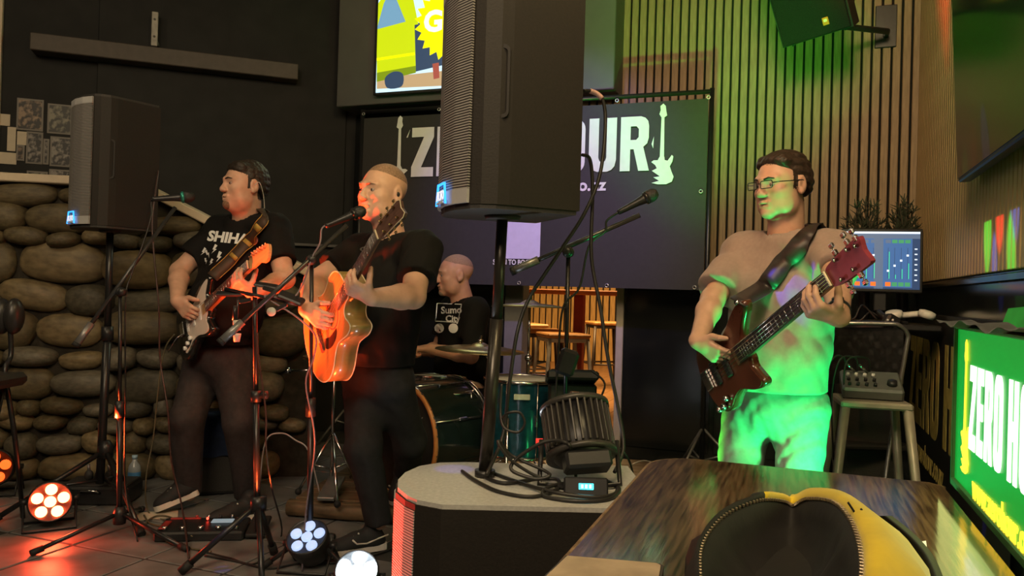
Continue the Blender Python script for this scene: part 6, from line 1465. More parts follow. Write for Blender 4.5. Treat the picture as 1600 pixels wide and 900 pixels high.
def person(name, label, spec):
    J = spec['J']; yaw = spec['yaw']; TB = bframe(yaw, spec.get('lean', 0)); hm = spec['head']; hs = hm['s']
    HR = bframe(hm['yaw'], hm.get('pitch', 0), hm.get('roll', 0)); hc = Vector(hm['c']); HM = Matrix.Translation(hc) @ HR.to_4x4() @ Matrix.Scale(hs, 4)
    base = Vector((J['pelvis'].x, J['pelvis'].y, spec.get('ground', 0)))
    t = thing('person', label, 'person', loc=base, group=spec.get('group'))
    h = lambda x, y, z: HM @ Vector((x, y, z))
    allp = list(J.values()); lo = [min(v[i] for v in allp) - .2 for i in range(3)]; hi = [max(v[i] for v in allp) + .2 for i in range(3)]
    hi[2] = hc.z + .17 * hs
    hb_ = .125 * hs; fines = [(tuple(hc - Vector((hb_, hb_ + .01, .15 * hs))), tuple(hc + Vector((hb_, hb_ + .01, .14 * hs))), .0042)]
    for hd in spec['hands']:
        pts = [Vector(p) for c in hd[0] + hd[1] for p in (c[0], c[1])]
        fines.append((tuple(min(v[i] for v in pts) - .012 for i in range(3)), tuple(max(v[i] for v in pts) + .012 for i in range(3)), .0048))
    f = Field(lo, hi, .012, fines)
    g = spec.get('girth', 1.0); W = spec.get('torso'); 
    # torso and legs under the clothes
    for (c, r) in W: f.ell(c, [q * .90 for q in r], TB, .08)
    f.cap(J['shR'], J['shL'], .06, .06, .05)
    leg = spec.get('leg', 1.0)
    for s_ in 'RL':
        f.cap(J['hip' + s_], J['kn' + s_], .078 * leg, .050 * leg, .03); f.cap(J['kn' + s_], J['an' + s_], .050 * leg, .036 * leg, .02)
        a = spec.get('arm', 1.0); f.cap(J['sh' + s_], J['el' + s_], .056 * a, .043 * a, .03); m_ = J['el' + s_].lerp(J['wr' + s_], .3); f.cap(J['el' + s_], m_, .043 * a, .044 * a, .02); f.cap(m_, J['wr' + s_], .044 * a, .029 * a, .02)
    f.cap(J['neck'] - Vector((0, 0, .03)), h(0, -.018, -.06), .066 * spec.get('neckw', 1), .060 * spec.get('neckw', 1), .03)
    for hd in spec['hands']:
        for (a, b, ra, rb) in hd[0]: f.cap(a, b, ra, rb, .012)
    # head
    E = lambda c, r, k=.02, mode='add': f.ell(h(*c), [q * hs for q in r], HR, k * hs, mode)
    C = lambda a, b, ra, rb, k=.012, mode='add': f.cap(h(*a), h(*b), ra * hs, rb * hs, k * hs, mode)
    wj = hm.get('jaw', 1.0)
    E((0, -.014, .036), (.076, .095, .084)); E((0, .028, -.012), (.064 * wj, .066, .088), .03); E((0, .034, -.070), (.053 * wj, .054, .046), .03); E((0, .078, -.098), (.022, .020, .018), .025)
    for sx in (-1, 1): E((sx * .043, .056, -.026), (.024, .026, .022), .02); C((sx * .006, .094, .021), (sx * .044, .076, .024), .010, .009, .016); E((sx * .050 * wj, .03, -.072), (.018, .03, .03), .03)
    for sx in (-1, 1): E((sx * .031, .099, .003), (.019, .014, .012), .010, 'sub')
    C((0, .090, .012), (0, .108, -.024), .008, .0115, .012); E((0, .107, -.030), (.0140, .012, .011), .010)
    for sx in (-1, 1): E((sx * .0125, .102, -.033), (.009, .010, .008), .006)
    op = hm.get('open', 0)
    C((-.021, .093, -.060), (.021, .093, -.060), .006, .006, .008); C((0, .098, -.060), (0, .098, -.061), .008, .008, .010); C((-.019, .090, -.073 - op * .012), (.019, .090, -.073 - op * .012), .0068, .0068, .008)
    E((0, .101, -.0665 - op * .006), (.020, .010, .0028 + op * .008), .004, 'sub')
    for sx in (-1, 1):
        E((sx * .078, -.012, -.004), (.010, .021, .033), .010); E((sx * .089, -.008, .0), (.007, .011, .019), .006, 'sub'); E((sx * .082, -.004, -.028), (.008, .009, .011), .008)
        C((sx * .018, .0875, .0105), (sx * .043, .079, .008), .0058, .005, .004); C((sx * .019, .0865, -.0075), (sx * .042, .079, -.007), .0048, .0045, .004)
    if hm.get('chin2'): E((0, .02, -.105), (.05, .05, .03), .03)
    for hd in spec['hands']:
        for (a, b, ra, rb) in hd[1]: f.cap(a, b, ra, rb, .0035)
    body = f.build('body', spec['skin'], t)
    # cropped hair grows from the scalp itself: faces of the head inside the hair line
    if hm.get('scalp'):
        me = body.data; me.materials.append(hm['scalp'][0]); n = len(me.polygons); C_ = np.empty(n * 3); me.polygons.foreach_get('center', C_)
        Mi = np.array(HM.inverted() @ WM[body.name]); q_ = C_.reshape(-1, 3) @ Mi[:3, :3].T + Mi[:3, 3]; x, y, z = q_.T; rs = np.random.RandomState(2); jt = rs.normal(0, .0022, n); fr = hm['scalp'][1]
        line = np.where(y > .055, fr + (.085 - y) * -.3, np.where(y > .022, fr - .012 - (.055 - y) * .35, np.where(y > .004, -.018, np.where(y > -.04, .028, -.062))))
        inh = (z > line + jt) & (np.abs(x) < .1) & (np.abs(y) < .13) & (z < .16) & ~((np.abs(x) > .0795) & (z < .03)) & ~((y > .03) & (np.abs(x) > .062) & (z < fr))
        mi = np.zeros(n, np.int32); mi[inh] = 1; me.polygons.foreach_set('material_index', mi)
    # eyes, brows
    EW = mat('eye_white', (.28, .22, .20), .25, var=.02); EI = mat('eye_iris', (.03, .022, .018), .15)
    for sx in (-1, 1):
        ey = MB().ell((sx * .031, .0790, .001), (.0112, .0112, .0112), HM, 14, 10).build('eye', EW, t); MB().ell((sx * .031 + .001, .0872, .001), (.0060, .0040, .0060), HM, 10, 8).build('iris', EI, ey)
        MB().tube([HM @ Vector(v) for v in ((sx * .014, .1035, .021), (sx * .030, .0985, .0265), (sx * .046, .085, .022))], [.0030 * hs, .0034 * hs, .0018 * hs], 6).build('eyebrow', hm['brow'], t)
    for hr in hm.get('hair', ()):
        q = Field([hc[i] - .15 * hs for i in range(3)], [hc[i] + .15 * hs for i in range(3)], .0045)
        kind, m_, gr = hr
        if kind == 'short':
            q.ell(h(0, -.022, .037 + gr), [.0785 * hs, .0955 * hs, .086 * hs], HR, 0); q.ell(h(0, -.038, .0), [.074 * hs, .076 * hs, .072 * hs], HR, .03)
            q.cap(h(-.042, .044, .078 + gr), h(.042, .044, .078 + gr), .020 * hs, .020 * hs, .03 * hs); q.folds(.006, 5, 75)
            nrm = HR @ Vector((0, .72, -1)).normalized(); q.plane(h(0, .080, hm.get('hairline', .066)), nrm, .014)
            for sx in (-1, 1): q.ell(h(sx * .085, -.006, -.010), (.022 * hs, .027 * hs, .036 * hs), HR, .006, 'sub'); q.ell(h(sx * .080, .070, .015), (.03 * hs, .040 * hs, .052 * hs), HR, .012, 'sub')
        elif kind == 'buzz':
            q.ell(h(0, -.014, .037), [(.0755 + gr) * hs, (.0945 + gr) * hs, (.0835 + gr) * hs], HR, 0); q.plane(h(0, .085, hm.get('hairline', .078)), HR @ Vector((0, .22, -1)).normalized(), .008)
        elif kind == 'goatee':
            q.ell(h(0, .078, -.096), [(.026 + gr) * hs, (.022 + gr) * hs, (.024 + gr) * hs], HR, 0); q.ell(h(0, .034, -.0705), [(.053 * wj + gr) * hs, (.054 + gr) * hs, (.046 + gr) * hs], HR, .01)
            q.plane(h(0, 0, -.079), HR @ Vector((0, 0, 1)), .003); q.plane(h(0, .045, 0), HR @ Vector((0, -1, 0)), .004); q.ell(h(0, .103, -.072), (.02 * hs, .012 * hs, .008 * hs), HR, .003, 'sub')
        elif kind == 'beard':
            q.ell(h(0, .034, -.0705), [(.053 * wj + gr) * hs, (.054 + gr) * hs, (.046 + gr) * hs], HR, 0); q.ell(h(0, .078, -.098), [(.022 + gr) * hs, (.020 + gr) * hs, (.018 + gr) * hs], HR, .02); q.plane(h(0, 0, -.05), HR @ Vector((0, 0, 1)), .003)
        q.build('hair' if kind in ('short', 'buzz') else 'beard', m_, t)
    # shirt
    hem = spec['hem']; q = Field(lo, hi, .0085); ga = spec.get('ease', .016)
    for (c, r) in W: q.ell(c, [x + ga for x in r], TB, .09)
    q.cap(J['neck'] - Vector((0, 0, .045)), J['shR'], .075, .072, .06); q.cap(J['neck'] - Vector((0, 0, .045)), J['shL'], .075, .072, .06)
    for s_ in 'RL':
        u = spec.get('sleeve' + s_, .66); a = spec.get('arm', 1.0); q.cap(J['sh' + s_], J['sh' + s_].lerp(J['el' + s_], u), .073 * a, .070 * a, .05, 'add', .0)
    q.folds(spec.get('fold', .008), spec.get('seed', 1), spec.get('ff', 20))
    for s_ in 'RL':
        pass
    q.plane(Vector((0, 0, hem)), Vector((.0, 0, -1)), .004)
    q.cap(J['neck'] - Vector((0, 0, .012)), h(0, -.018, -.05), .074 * spec.get('neckw', 1), .09, .006, 'sub')
    for s_ in 'RL':    # keep hands and forearms clear of the cloth
        q.cap(J['el' + s_].lerp(J['sh' + s_], .28), J['wr' + s_], .045, .034, .004, 'sub') if spec.get('carve', True) else None
    sh_o = q.build('shirt', spec['shirt'], t)
    # trousers
    q = Field([lo[0], lo[1], spec.get('ground', 0) - .02], [hi[0], hi[1], hem + .12], .0095); tr = spec.get('trouser', 1.0)
    c, r = W[-1]; q.ell(c, [x * .99 + .004 for x in r], TB, .05)
    for s_ in 'RL':
        q.cap(J['hip' + s_], J['kn' + s_], .105 * tr, .076 * tr, .05)
        if not spec.get('shorts'):
            q.cap(J['kn' + s_], J['an' + s_], .076 * tr, .058 * tr, .03, 'add', 0.0)
    if spec.get('shorts'):
        for s_ in 'RL': q.plane(J['kn' + s_] + (J['kn' + s_] - J['hip' + s_]).normalized() * -.05, (J['kn' + s_] - J['hip' + s_]).normalized())
    q.folds(spec.get('pfold', .008), spec.get('seed', 1) + 10, 24)
    tr_o = q.build('shorts' if spec.get('shorts') else 'trousers', spec['pants'], t)
    for s_ in 'RL':
        if 'heel' + s_ in J: shoe(t, J['heel' + s_], J['toe' + s_], spec.get('shoeup', Vector((0, 0, 1))) if s_ == 'R' else Vector((0, 0, 1)), 1.0, spec.get('mark', False))
    return t, sh_o, HM, HR, body

from mathutils.bvhtree import BVHTree
def bvh_of(o):
    Mw = WM[o.name]; me = o.data; vs = [Mw @ v.co for v in me.vertices]; return BVHTree.FromPolygons(vs, [tuple(p.vertices) for p in me.polygons])
def on(b, px, py, off=.004, fallback=3.0):
    r = RAY(px, py); hit = b.ray_cast(CAM, r)
    if hit[0] is None: return P(px, py, fallback), -r
    return hit[0] + hit[1] * off, hit[1]
def decal(b, vs, fs, name, m, parent, off=.004):
    """vs in photo pixels: drop flat print onto the cloth"""
    mb = MB(); out = [on(b, v[0], v[1], off)[0] for v in vs]; mb.add(out, fs); return mb.build(name, m, parent)
def subdiv2(vs, fs, n=1):
    bm = bmesh.new(); vv = [bm.verts.new((v[0], v[1], 0)) for v in vs]
    for f_ in fs:
        try: bm.faces.new([vv[i] for i in f_])
        except ValueError: pass
    bmesh.ops.triangulate(bm, faces=bm.faces[:])
    for _ in range(n): bmesh.ops.subdivide_edges(bm, edges=bm.edges[:], cuts=1, use_grid_fill=True)
    bm.verts.index_update(); o = [tuple(v.co) for v in bm.verts], [tuple(v.index for v in f_.verts) for f_ in bm.faces]; bm.free(); return o
def ptext(b, txt, px, py, size, name, m, parent, ang=0, sx=1.0, bold=0.0, off=.004, shear=0.0, n=1):
    vs, fs = text2d(txt, 1.0, 0.0, bold, sx, 'LEFT', shear); ca, sa = math.cos(ang), math.sin(ang)
    P2 = [(px + size * (v[0] * ca + v[1] * sa), py - size * (v[1] * ca - v[0] * sa), 0) for v in vs]
    P2 = [(px + size * (v[0] * ca + v[1] * sa), py + size * (v[0] * sa - v[1] * ca), 0) for v in vs]
    vs2, fs2 = subdiv2(P2, fs, n); return decal(b, vs2, fs2, name, m, parent, off)

SKIN1 = mat('skin_fair', (.56, .33, .23), .5, var=.08, scale=30); SKIN2 = mat('skin_light', (.60, .36, .25), .48, var=.07, scale=28); SKIN3 = mat('skin_tan', (.50, .29, .20), .5, var=.08, scale=26); SKIN4 = mat('skin_ruddy', (.52, .28, .19), .5, var=.08, scale=30)
TEE = mat('black_cotton', (.0065, .0062, .006), .85, var=.15, scale=60, spec=.25); TEE2 = mat('black_cotton_soft', (.0065, .006, .006), .85, var=.15, scale=50, spec=.25); TAUPE = mat('taupe_cotton', (.27, .205, .175), .85, var=.06, scale=60, sheen=.1)
JEAN = mat('black_jeans', (.012, .0112, .012), .8, var=.25, scale=40, bump=.05); JEAN2 = mat('charcoal_jeans', (.026, .021, .022), .8, var=.25, scale=40, bump=.05); KHAKI = mat('pale_denim', (.26, .27, .26), .8, var=.12, scale=40, bump=.05)
HDARK = mat('hair_dark_brown', (.022, .015, .010), .55, var=.3, scale=90, bump=.3); HBUZZ = mat('hair_greying_buzz', (.27, .17, .11), .7, var=.3, scale=160, bump=.2); HGREY = mat('beard_grey', (.26, .19, .14), .8, var=.3, scale=160, bump=.2); HBROWN = mat('goatee_brown', (.20, .11, .065), .8, var=.3, scale=160, bump=.2); HB2 = mat('hair_brown', (.030, .019, .013), .5, var=.3, scale=90, bump=.3); STUB = mat('stubble', (.30, .19, .13), .75, var=.2, scale=200)

def fret_hand(G, x, s=1.0, curl=((62, 40, 25),) * 4, yk=-.050, zk=.030):
    R3 = G.to_3x3(); K = G @ Vector((x, yk, zk)); d = R3 @ Vector((.18, .42, .88)); d.normalize(); w_ = K - d * .090 * s
    return w_, hand_chain(w_, d, R3 @ Vector((0, .9, -.4)), R3 @ Vector((1, 0, 0)), curl, s, .12, R3 @ Vector((.35, .85, -.25)))
def pick_hand(G, x, y=.085, z=.075, s=1.0, d=(.45, -.85, -.30), curl=((25, 35, 25), (30, 40, 25), (34, 42, 25), (38, 45, 25))):
    R3 = G.to_3x3(); w_ = G @ Vector((x, y, z)); return w_, hand_chain(w_, R3 @ Vector(d), R3 @ Vector((0, -.2, -1)), R3 @ Vector((1, .2, 0)), curl, s, .10, R3 @ Vector((.75, -.55, -.25)))

# --- singer with the acoustic guitar
yaw = 35; TBs = bframe(yaw); rt_ = TBs @ Vector((1, 0, 0)); fw = TBs @ Vector((0, 1, 0)); up3 = Vector((0, 0, 1))
N = P(612, 372, 3.58); J = {'neck': N}
J['shR'] = N + rt_ * .185 - up3 * .065; J['shL'] = N - rt_ * .185 - up3 * .060
wl_, hL = fret_hand(GA, .595, 1.06); J['wrL'] = wl_; J['elL'] = ik(J['shL'], wl_, .29, .255, Vector((.55, -.15, -1)))
wr_, hR = pick_hand(GA, .245, .085, .065, 1.04); J['wrR'] = wr_; J['elR'] = ik(J['shR'], wr_, .29, .26, Vector((-1, .2, -.15)))
pel = P(592, 588, 3.62); J['pelvis'] = pel
J['hipR'] = pel + rt_ * .085 - up3 * .04; J['hipL'] = pel - rt_ * .085 - up3 * .04
J['knR'] = P(568, 700, 3.50); J['anR'] = P(592, 816, 3.52); J['knL'] = P(640, 690, 3.72); J['anL'] = P(634, 742, 4.00)
J['heelR'] = FL(603, 855, .003); J['toeR'] = J['heelR'] + Vector((-.245, -.15, 0)); J['heelL'] = P(640, 756, 4.02); J['toeL'] = FL(614, 790, PH + .012)
ch_ = N.lerp(pel, .36); be_ = N.lerp(pel, .68)
tor = [(ch_ - fw * .0, (.185, .128, .19)), (be_ + fw * .02, (.172, .142, .17)), (pel + fw * .0, (.165, .130, .13))]
t, sho, HM_, HR_, bd = person('singer', 'singer in a black T-shirt playing the acoustic guitar at the microphone', dict(J=J, yaw=yaw, torso=tor, hands=[hL, hR], skin=SKIN2, shirt=TEE, pants=JEAN, hem=P(600, 572, 3.55).z, arm=1.2, neckw=1.12, seed=3, mark=True, trouser=.98,
    head=dict(c=P(598, 302, 3.545), s=1.14, yaw=37, pitch=2, roll=-3, jaw=1.08, open=1.0, brow=STUB, hair=[('buzz', HBUZZ, .0015)])))
b = bvh_of(sho)
x0, y0 = 573, 390; vs2, fs2 = subdiv2([(x0 + 10 * math.cos(a) * (1 if k < 12 else .72), y0 + 4.2 * math.sin(a) * (1 if k < 12 else .62), 0) for k in range(24) for a in [2 * PI * (k % 12) / 12]], [(k, (k + 1) % 12, 12 + (k + 1) % 12, 12 + k) for k in range(12)], 1)
decal(b, vs2, fs2, 'shirt_emblem', mat('print_grey', (.10, .10, .10), .6), t)
MB().ell((.083, -.006, -.004), (.006, .009, .010), HM_, 10, 8).ell((-.083, -.006, -.004), (.006, .009, .010), HM_, 10, 8).build('ear_monitor', PLB, t, 'black in-ear monitor')

# --- electric guitarist
yaw = 30; TBs = bframe(yaw); rt_ = TBs @ Vector((1, 0, 0)); fw = TBs @ Vector((0, 1, 0))
N = P(386, 340, 4.10); J = {'neck': N}; J['shR'] = N + rt_ * .205 - up3 * .075; J['shL'] = N - rt_ * .205 - up3 * .070
wl_, hL = fret_hand(GE, .70, 1.04); J['wrL'] = wl_; J['elL'] = ik(J['shL'], wl_, .30, .265, Vector((.8, .25, -1)))
wr_, hR = pick_hand(GE, .19, .10, .07, 1.04); J['wrR'] = wr_; J['elR'] = ik(J['shR'], wr_, .30, .265, Vector((-1, .3, -.35)))
pel = P(342, 560, 4.14); J['pelvis'] = pel; J['hipR'] = pel + rt_ * .10 - up3 * .03; J['hipL'] = pel - rt_ * .10 - up3 * .03
J['knR'] = P(292, 655, 4.02); J['anR'] = P(296, 772, 4.08); J['knL'] = P(375, 660, 4.05); J['anL'] = P(386, 776, 4.14)
J['heelR'] = P(312, 772, 4.06); J['toeR'] = FL(243, 800, .006); J['heelL'] = FL(408, 805, .003); J['toeL'] = J['heelL'] + Vector((-.20, -.20, 0))
ch_ = N.lerp(pel, .36); be_ = N.lerp(pel, .68)
tor = [(ch_, (.205, .145, .20)), (be_ + fw * .03, (.200, .175, .18)), (pel, (.185, .145, .14))]
t, sho, HM_, HR_, bd = person('guitarist', 'man in a black SHIHAD T-shirt playing the black electric guitar', dict(J=J, yaw=yaw, torso=tor, hands=[hL, hR], skin=SKIN1, shirt=TEE2, pants=JEAN2, hem=P(350, 538, 4.1).z, arm=1.12, neckw=1.15, seed=5, shoeup=Vector((-.3, 0, 1)), trouser=1.05,
    head=dict(c=P(382, 291, 4.05), s=1.10, yaw=44, pitch=1, jaw=1.12, chin2=1, brow=HDARK, scalp=(HDARK, .068), hair=[('short', HDARK, .005), ('goatee', HBROWN, .0022)])))
b = bvh_of(sho)
ptext(b, 'SHIHAD', 324, 376, 22, 'shirt_name', WHITE, t, .10, 1.0, .045, n=1, shear=.15)
def bolt(x, y, s, a):
    p_ = [(-.3, -1), (.25, -.9), (.05, -.15), (.4, -.2), (-.25, 1), (-.02, .12), (-.35, .15)]; ca, sa = math.cos(a), math.sin(a); return [(x + s * (u * ca - v * sa), y + s * (u * sa + v * ca)) for u, v in p_]
for (x, y, s_, a) in ((319, 394, 7, .5), (326, 397, 7, -.5), (336, 390, 8, .4), (343, 402, 9, .3), (323, 408, 5, -.2), (331, 410, 6, .4)):
    p_ = bolt(x, y, s_, a); vs, fs = fill2d([[(u, -v) for u, v in p_]], 0, 0); vs2, fs2 = subdiv2([(v[0], -v[1], 0) for v in vs], fs, 1); decal(b, vs2, fs2, 'shirt_bolt', WHITE, t)
# strap of the electric guitar
STR = mat('strap_brown', (.05, .028, .016), .6); PATCH = mat('strap_gold', (.42, .26, .05), .6, var=.2)
pts = []; ups = []
for (px, py) in ((350, 421), (360, 410), (370, 400), (380, 389), (390, 378), (400, 366), (409, 354), (417, 343)): p_, n_ = on(b, px, py, .018, 3.85); pts.append(p_); ups.append(n_.cross(P(440, 310, 3.9) - P(340, 430, 3.9)))
pts[0] = GE @ Vector((.40, .14, -.02)); pe = N - rt_ * .10 + up3 * .045; pts += [pe, N - rt_ * .10 - fw * .12 - up3 * .02]; ups += [rt_ * 1 - fw * .0, rt_]
sgn = Vector(ups[2]); ups = [u if Vector(u).dot(sgn) > 0 else -Vector(u) for u in ups]; cp = crom(pts, 4); cu_ = crom(ups, 4)
stp = thing('guitar_strap', 'brown guitar strap with gold patches over the left guitarist\'s shoulder', 'strap', loc=pts[0]); MB().ribbon(cp, cu_, .062, .005).build('band', STR, stp)
for k in (6, 14, 22): MB().ribbon([p_ + CF * -.006 for p_ in cp[k:k + 3]], cu_[k:k + 3], .048, .002).build('patch', PATCH, stp)
for e in (-1, 1): MB().tube([p_ + Vector(u).normalized() * .031 * e - CF * .005 for p_, u in zip(cp[1:29], cu_[1:29])], .002, 5).build('edge_stitch', PATCH, stp)
MB().tube(crom([h_ for h_ in (HM_ @ Vector((-.083, -.01, 0)), HM_ @ Vector((-.088, -.03, .015)), HM_ @ Vector((-.075, -.06, -.04)), HM_ @ Vector((-.06, -.08, -.13)))], 5), .002, 5).build('earpiece_wire', mat('clear_wire', (.5, .5, .45), .3), t)

# --- bass player in glasses
yaw = 46; TBs = bframe(yaw); rt_ = TBs @ Vector((1, 0, 0)); fw = TBs @ Vector((0, 1, 0))
N = P(1228, 371, 3.06); J = {'neck': N}; J['shR'] = N + rt_ * .195 - up3 * .07; J['shL'] = N - rt_ * .190 - up3 * .065
wl_, hL = fret_hand(GB, .86, 1.0, ((58, 38, 25),) * 4, -.054, .034); J['wrL'] = wl_; J['elL'] = ik(J['shL'], wl_, .29, .25, Vector((.5, .35, -1)))
wr_, hR = pick_hand(GB, .20, .125, .06, 1.0, (.35, -.85, -.35), ((18, 30, 20), (22, 30, 20), (30, 38, 20), (38, 40, 20))); J['wrR'] = wr_; J['elR'] = ik(J['shR'], wr_, .29, .255, Vector((-1, .5, -.3)))
pel = P(1212, 626, 3.10); J['pelvis'] = pel; J['hipR'] = pel + rt_ * .118 - up3 * .02; J['hipL'] = pel - rt_ * .118 - up3 * .02
J['knR'] = P(1149, 778, 3.13); J['anR'] = Vector((J['knR'].x - .01, J['knR'].y + .04, .09)); J['knL'] = P(1246, 778, 2.98); J['anL'] = Vector((J['knL'].x + .0, J['knL'].y + .04, .09))
J['heelR'] = Vector((J['anR'].x + .03, J['anR'].y + .05, .003)); J['toeR'] = J['heelR'] + fw * .285; J['heelL'] = Vector((J['anL'].x + .03, J['anL'].y + .05, .003)); J['toeL'] = J['heelL'] + fw * .285
ch_ = N.lerp(pel, .36); be_ = N.lerp(pel, .70)
tor = [(ch_, (.188, .130, .19)), (be_ + fw * .045, (.180, .165, .17)), (pel + fw * .01, (.172, .140, .14))]
t, sho, HM_, HR_, bd = person('bassist', 'man in glasses and a taupe T-shirt playing bass in green light', dict(J=J, yaw=yaw, torso=tor, hands=[hL, hR], skin=SKIN3, shirt=TAUPE, pants=KHAKI, hem=P(1215, 612, 3.0).z, arm=1.05, neckw=1.1, seed=9, fold=.016, ff=11, ease=.024, trouser=.93, sleeveR=.78, sleeveL=.70, pfold=.012,
    head=dict(c=P(1222, 290, 3.03), s=1.10, yaw=62, pitch=-6, jaw=1.02, brow=HB2, hairline=.080, scalp=(HB2, .078), hair=[('short', HB2, .004)])))
b = bvh_of(sho)
gl_ = thing('eyeglasses', 'dark framed rectangular glasses on the bass player', 'glasses', loc=HM_ @ Vector((0, .1, 0))); GF = mat('glasses_frame', (.012, .012, .012), .3)
GLS = mat('lens_glass', (.5, .55, .5), .05, trans=.0, alpha=.10)
for sx in (-1, 1):
    ln = rrect(-.024, -.013, .024, .013, .006, 3); LM = HM_ @ Matrix.Translation((sx * .033, .112, .002)) @ Matrix.Rotation(-sx * .12, 4, 'Z') @ Matrix.Rotation(PI / 2, 4, 'X')
    MB().tube([LM @ Vector((x, y, 0)) for x, y in ln], .0019, 6, closed=True).build('rim', GF, gl_); MB().flat([ln], -.0005, .0005, LM).build('lens', GLS, gl_)
    MB().tube([HM_ @ Vector(v) for v in ((sx * .057, .108, .006), (sx * .074, .09, .008), (sx * .081, .02, .010), (sx * .083, -.012, .012), (sx * .081, -.03, -.005))], .0022, 6).build('temple', GF, gl_)
MB().tube([HM_ @ Vector(v) for v in ((-.010, .113, .005), (0, .118, .008), (.010, .113, .005))], .0018, 6).build('bridge', GF, gl_)
pts = []; ups = []
for (px, py) in ((1186, 464), (1195, 452), (1204, 440), (1215, 426), (1226, 412), (1237, 400), (1248, 388), (1257, 378), (1266, 368), (1275, 358)): p_, n_ = on(b, px, py, .020, 2.95); pts.append(p_); ups.append(n_.cross(P(1290, 340, 2.9) - P(1180, 470, 2.9)))
pts[0] = GB @ Vector((.475, .15, .004)); pe = N - rt_ * .115 + up3 * .040; pts += [pe, N - rt_ * .11 - fw * .12 - up3 * .02, N - fw * .17 - up3 * .18]; ups += [rt_, rt_, rt_]
sgn = Vector(ups[2]); ups = [u if Vector(u).dot(sgn) > 0 else -Vector(u) for u in ups]; cp = crom(pts, 4); cu_ = crom(ups, 4)
stp = thing('guitar_strap', 'wide dark leather strap across the bass player\'s chest', 'strap', loc=pts[0]); MB().ribbon(cp, cu_, .075, .006).build('band', mat('strap_leather', (.030, .022, .022), .45, var=.2, scale=40), stp)
MB().lathe([(.009, 0), (.009, .008), (0, .01)], zframe(pts[0] + fw * .004, fw), 12).build('strap_button', CHROME, stp)
wd_ = (J['wrL'] - J['elL']).normalized(); wc = J['wrL'].lerp(J['elL'], .14); wtc = thing('wristwatch', 'black wristwatch on the bass player\'s left wrist', 'watch', loc=wc); M = zframe(wc, wd_)
MB().lathe([(.034, -.012), (.037, -.012), (.037, .012), (.034, .012)], M, 24).build('strap_band', PLB, wtc); vdir = (CAM - wc).normalized(); vdir = (vdir - wd_ * vdir.dot(wd_)).normalized(); MB().lathe([(.017, 0), (.018, .006), (.015, .009), (0, .009)], zframe(wc + vdir * .035, vdir), 16).build('case', STEEL, wtc)

# --- drummer
yaw = 62; TBs = bframe(yaw); rt_ = TBs @ Vector((1, 0, 0)); fw = TBs @ Vector((0, 1, 0))
N = P(724, 470, 5.0); J = {'neck': N}; J['shR'] = N + rt_ * .185 - up3 * .06; J['shL'] = N - rt_ * .185 - up3 * .06
wl_ = P(672, 545, 4.72); J['wrL'] = wl_; J['elL'] = ik(J['shL'], wl_, .29, .255, Vector((.6, -.2, -1)))
wr_ = P(655, 548, 4.95); J['wrR'] = wr_; J['elR'] = ik(J['shR'], wr_, .29, .255, Vector((-.2, .3, -1)))
fist = ((70, 80, 45),) * 4
hL = hand_chain(wl_, Vector((-1, -.15, .0)), Vector((-.1, .1, -1)), Vector((0, .9, .3)), fist, 1.0, .03); hR = hand_chain(wr_, Vector((-1, -.2, .0)), Vector((-.1, .1, -1)), Vector((0, -.9, .3)), fist, 1.0, .03)
pel = P(735, 612, 5.05); J['pelvis'] = pel; J['hipR'] = pel + rt_ * .10; J['hipL'] = pel - rt_ * .10
J['knL'] = P(732, 608, 4.62); J['anL'] = Vector((J['knL'].x - .06, J['knL'].y + .02, PH + .09)); J['knR'] = P(665, 605, 4.85); J['anR'] = Vector((J['knR'].x, J['knR'].y, PH + .09))
J['heelL'] = Vector((J['anL'].x + .06, J['anL'].y + .03, PH + .004)); J['toeL'] = J['heelL'] + fw * .27; J['heelR'] = Vector((J['anR'].x + .06, J['anR'].y + .03, PH + .004)); J['toeR'] = J['heelR'] + fw * .27
ch_ = N.lerp(pel, .38); be_ = N.lerp(pel, .72)
tor = [(ch_, (.195, .15, .19)), (be_ + fw * .03, (.19, .18, .16)), (pel, (.18, .15, .13))]
t, sho, HM_, HR_, bd = person('drummer', 'drummer in a black printed T-shirt and shorts behind the singer', dict(J=J, yaw=yaw, torso=tor, hands=[hL, hR], skin=SKIN4, shirt=TEE, pants=JEAN, hem=pel.z - .04, arm=1.08, neckw=1.15, seed=13, shorts=True, ground=PH, sleeveL=.85,
    head=dict(c=P(711, 430, 4.98), s=1.12, yaw=72, pitch=-4, jaw=1.08, brow=STUB, hair=[('buzz', STUB, .001), ('beard', HGREY, .002)])))
b = bvh_of(sho)
ptext(b, 'Sumo', 690, 490, 15, 'shirt_word', WHITE, t, -.03, .95, .03, n=1); ptext(b, 'City', 697, 503, 14, 'shirt_word', WHITE, t, -.03, .95, .03, n=1)
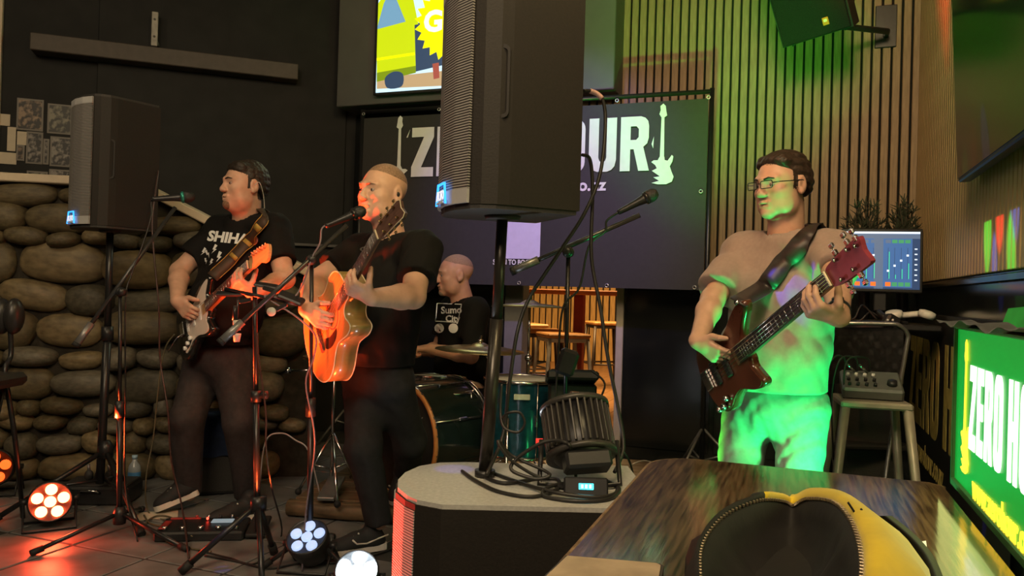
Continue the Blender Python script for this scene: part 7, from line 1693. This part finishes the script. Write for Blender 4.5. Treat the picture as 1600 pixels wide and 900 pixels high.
for (px, py, r_) in ((687, 513, 7.5), (709, 513, 7.5)):
    vs2, fs2 = subdiv2([(px + r_ * math.cos(2 * PI * k / 14), py + r_ * math.sin(2 * PI * k / 14), 0) for k in range(14)], [tuple(range(14))], 1); decal(b, vs2, fs2, 'shirt_disc', WHITE, t)
fr_p = [(683, 474), (722, 476), (716, 504), (681, 502)]
for k in range(4):
    a, c = fr_p[k], fr_p[(k + 1) % 4]; L_ = math.hypot(c[0] - a[0], c[1] - a[1]); nx_, ny_ = -(c[1] - a[1]) / L_ * .7, (c[0] - a[0]) / L_ * .7
    vs2, fs2 = subdiv2([(a[0] + nx_, a[1] + ny_, 0), (c[0] + nx_, c[1] + ny_, 0), (c[0] - nx_, c[1] - ny_, 0), (a[0] - nx_, a[1] - ny_, 0)], [(0, 1, 2, 3)], 2); decal(b, vs2, fs2, 'shirt_frame_line', WHITE, t)
dt = thing('drum_throne', 'round black drum stool under the drummer', 'stool', loc=Vector((pel.x, pel.y, PH))); zt = pel.z - .12
MB().lathe([(0, -.09), (.16, -.09), (.175, -.05), (.17, -.01), (0, 0)], Matrix.Translation((pel.x, pel.y, zt)), 24).build('seat', VIN, dt); MB().rod(Vector((pel.x, pel.y, PH + .1)), Vector((pel.x, pel.y, zt - .08)), .015).build('post', CHROME, dt)
for k in range(3): a = 2 * PI * k / 3; MB().rod(Vector((pel.x, pel.y, PH + .22)), Vector((pel.x + .24 * math.cos(a), pel.y + .24 * math.sin(a), PH + .01)), .010).build('leg', CHROME, dt)
for nm, w_, hd, lb_ in (('drumstick', wl_, hL, 'wooden drumstick in the drummer\'s nearer hand'), ('drumstick', wr_, hR, 'wooden drumstick in the drummer\'s farther hand')):
    c = w_ + Vector((-.095, -.012, -.012)); d = Vector((-.45, -.75 if lb_.find('nearer') > 0 else -.5, .12)).normalized()
    tag(MB().tube([c - d * .12, c + d * .20, c + d * .26, c + d * .275], [.0075, .0072, .005, .0035], 8).build(nm, TL), lb_, 'drumstick')
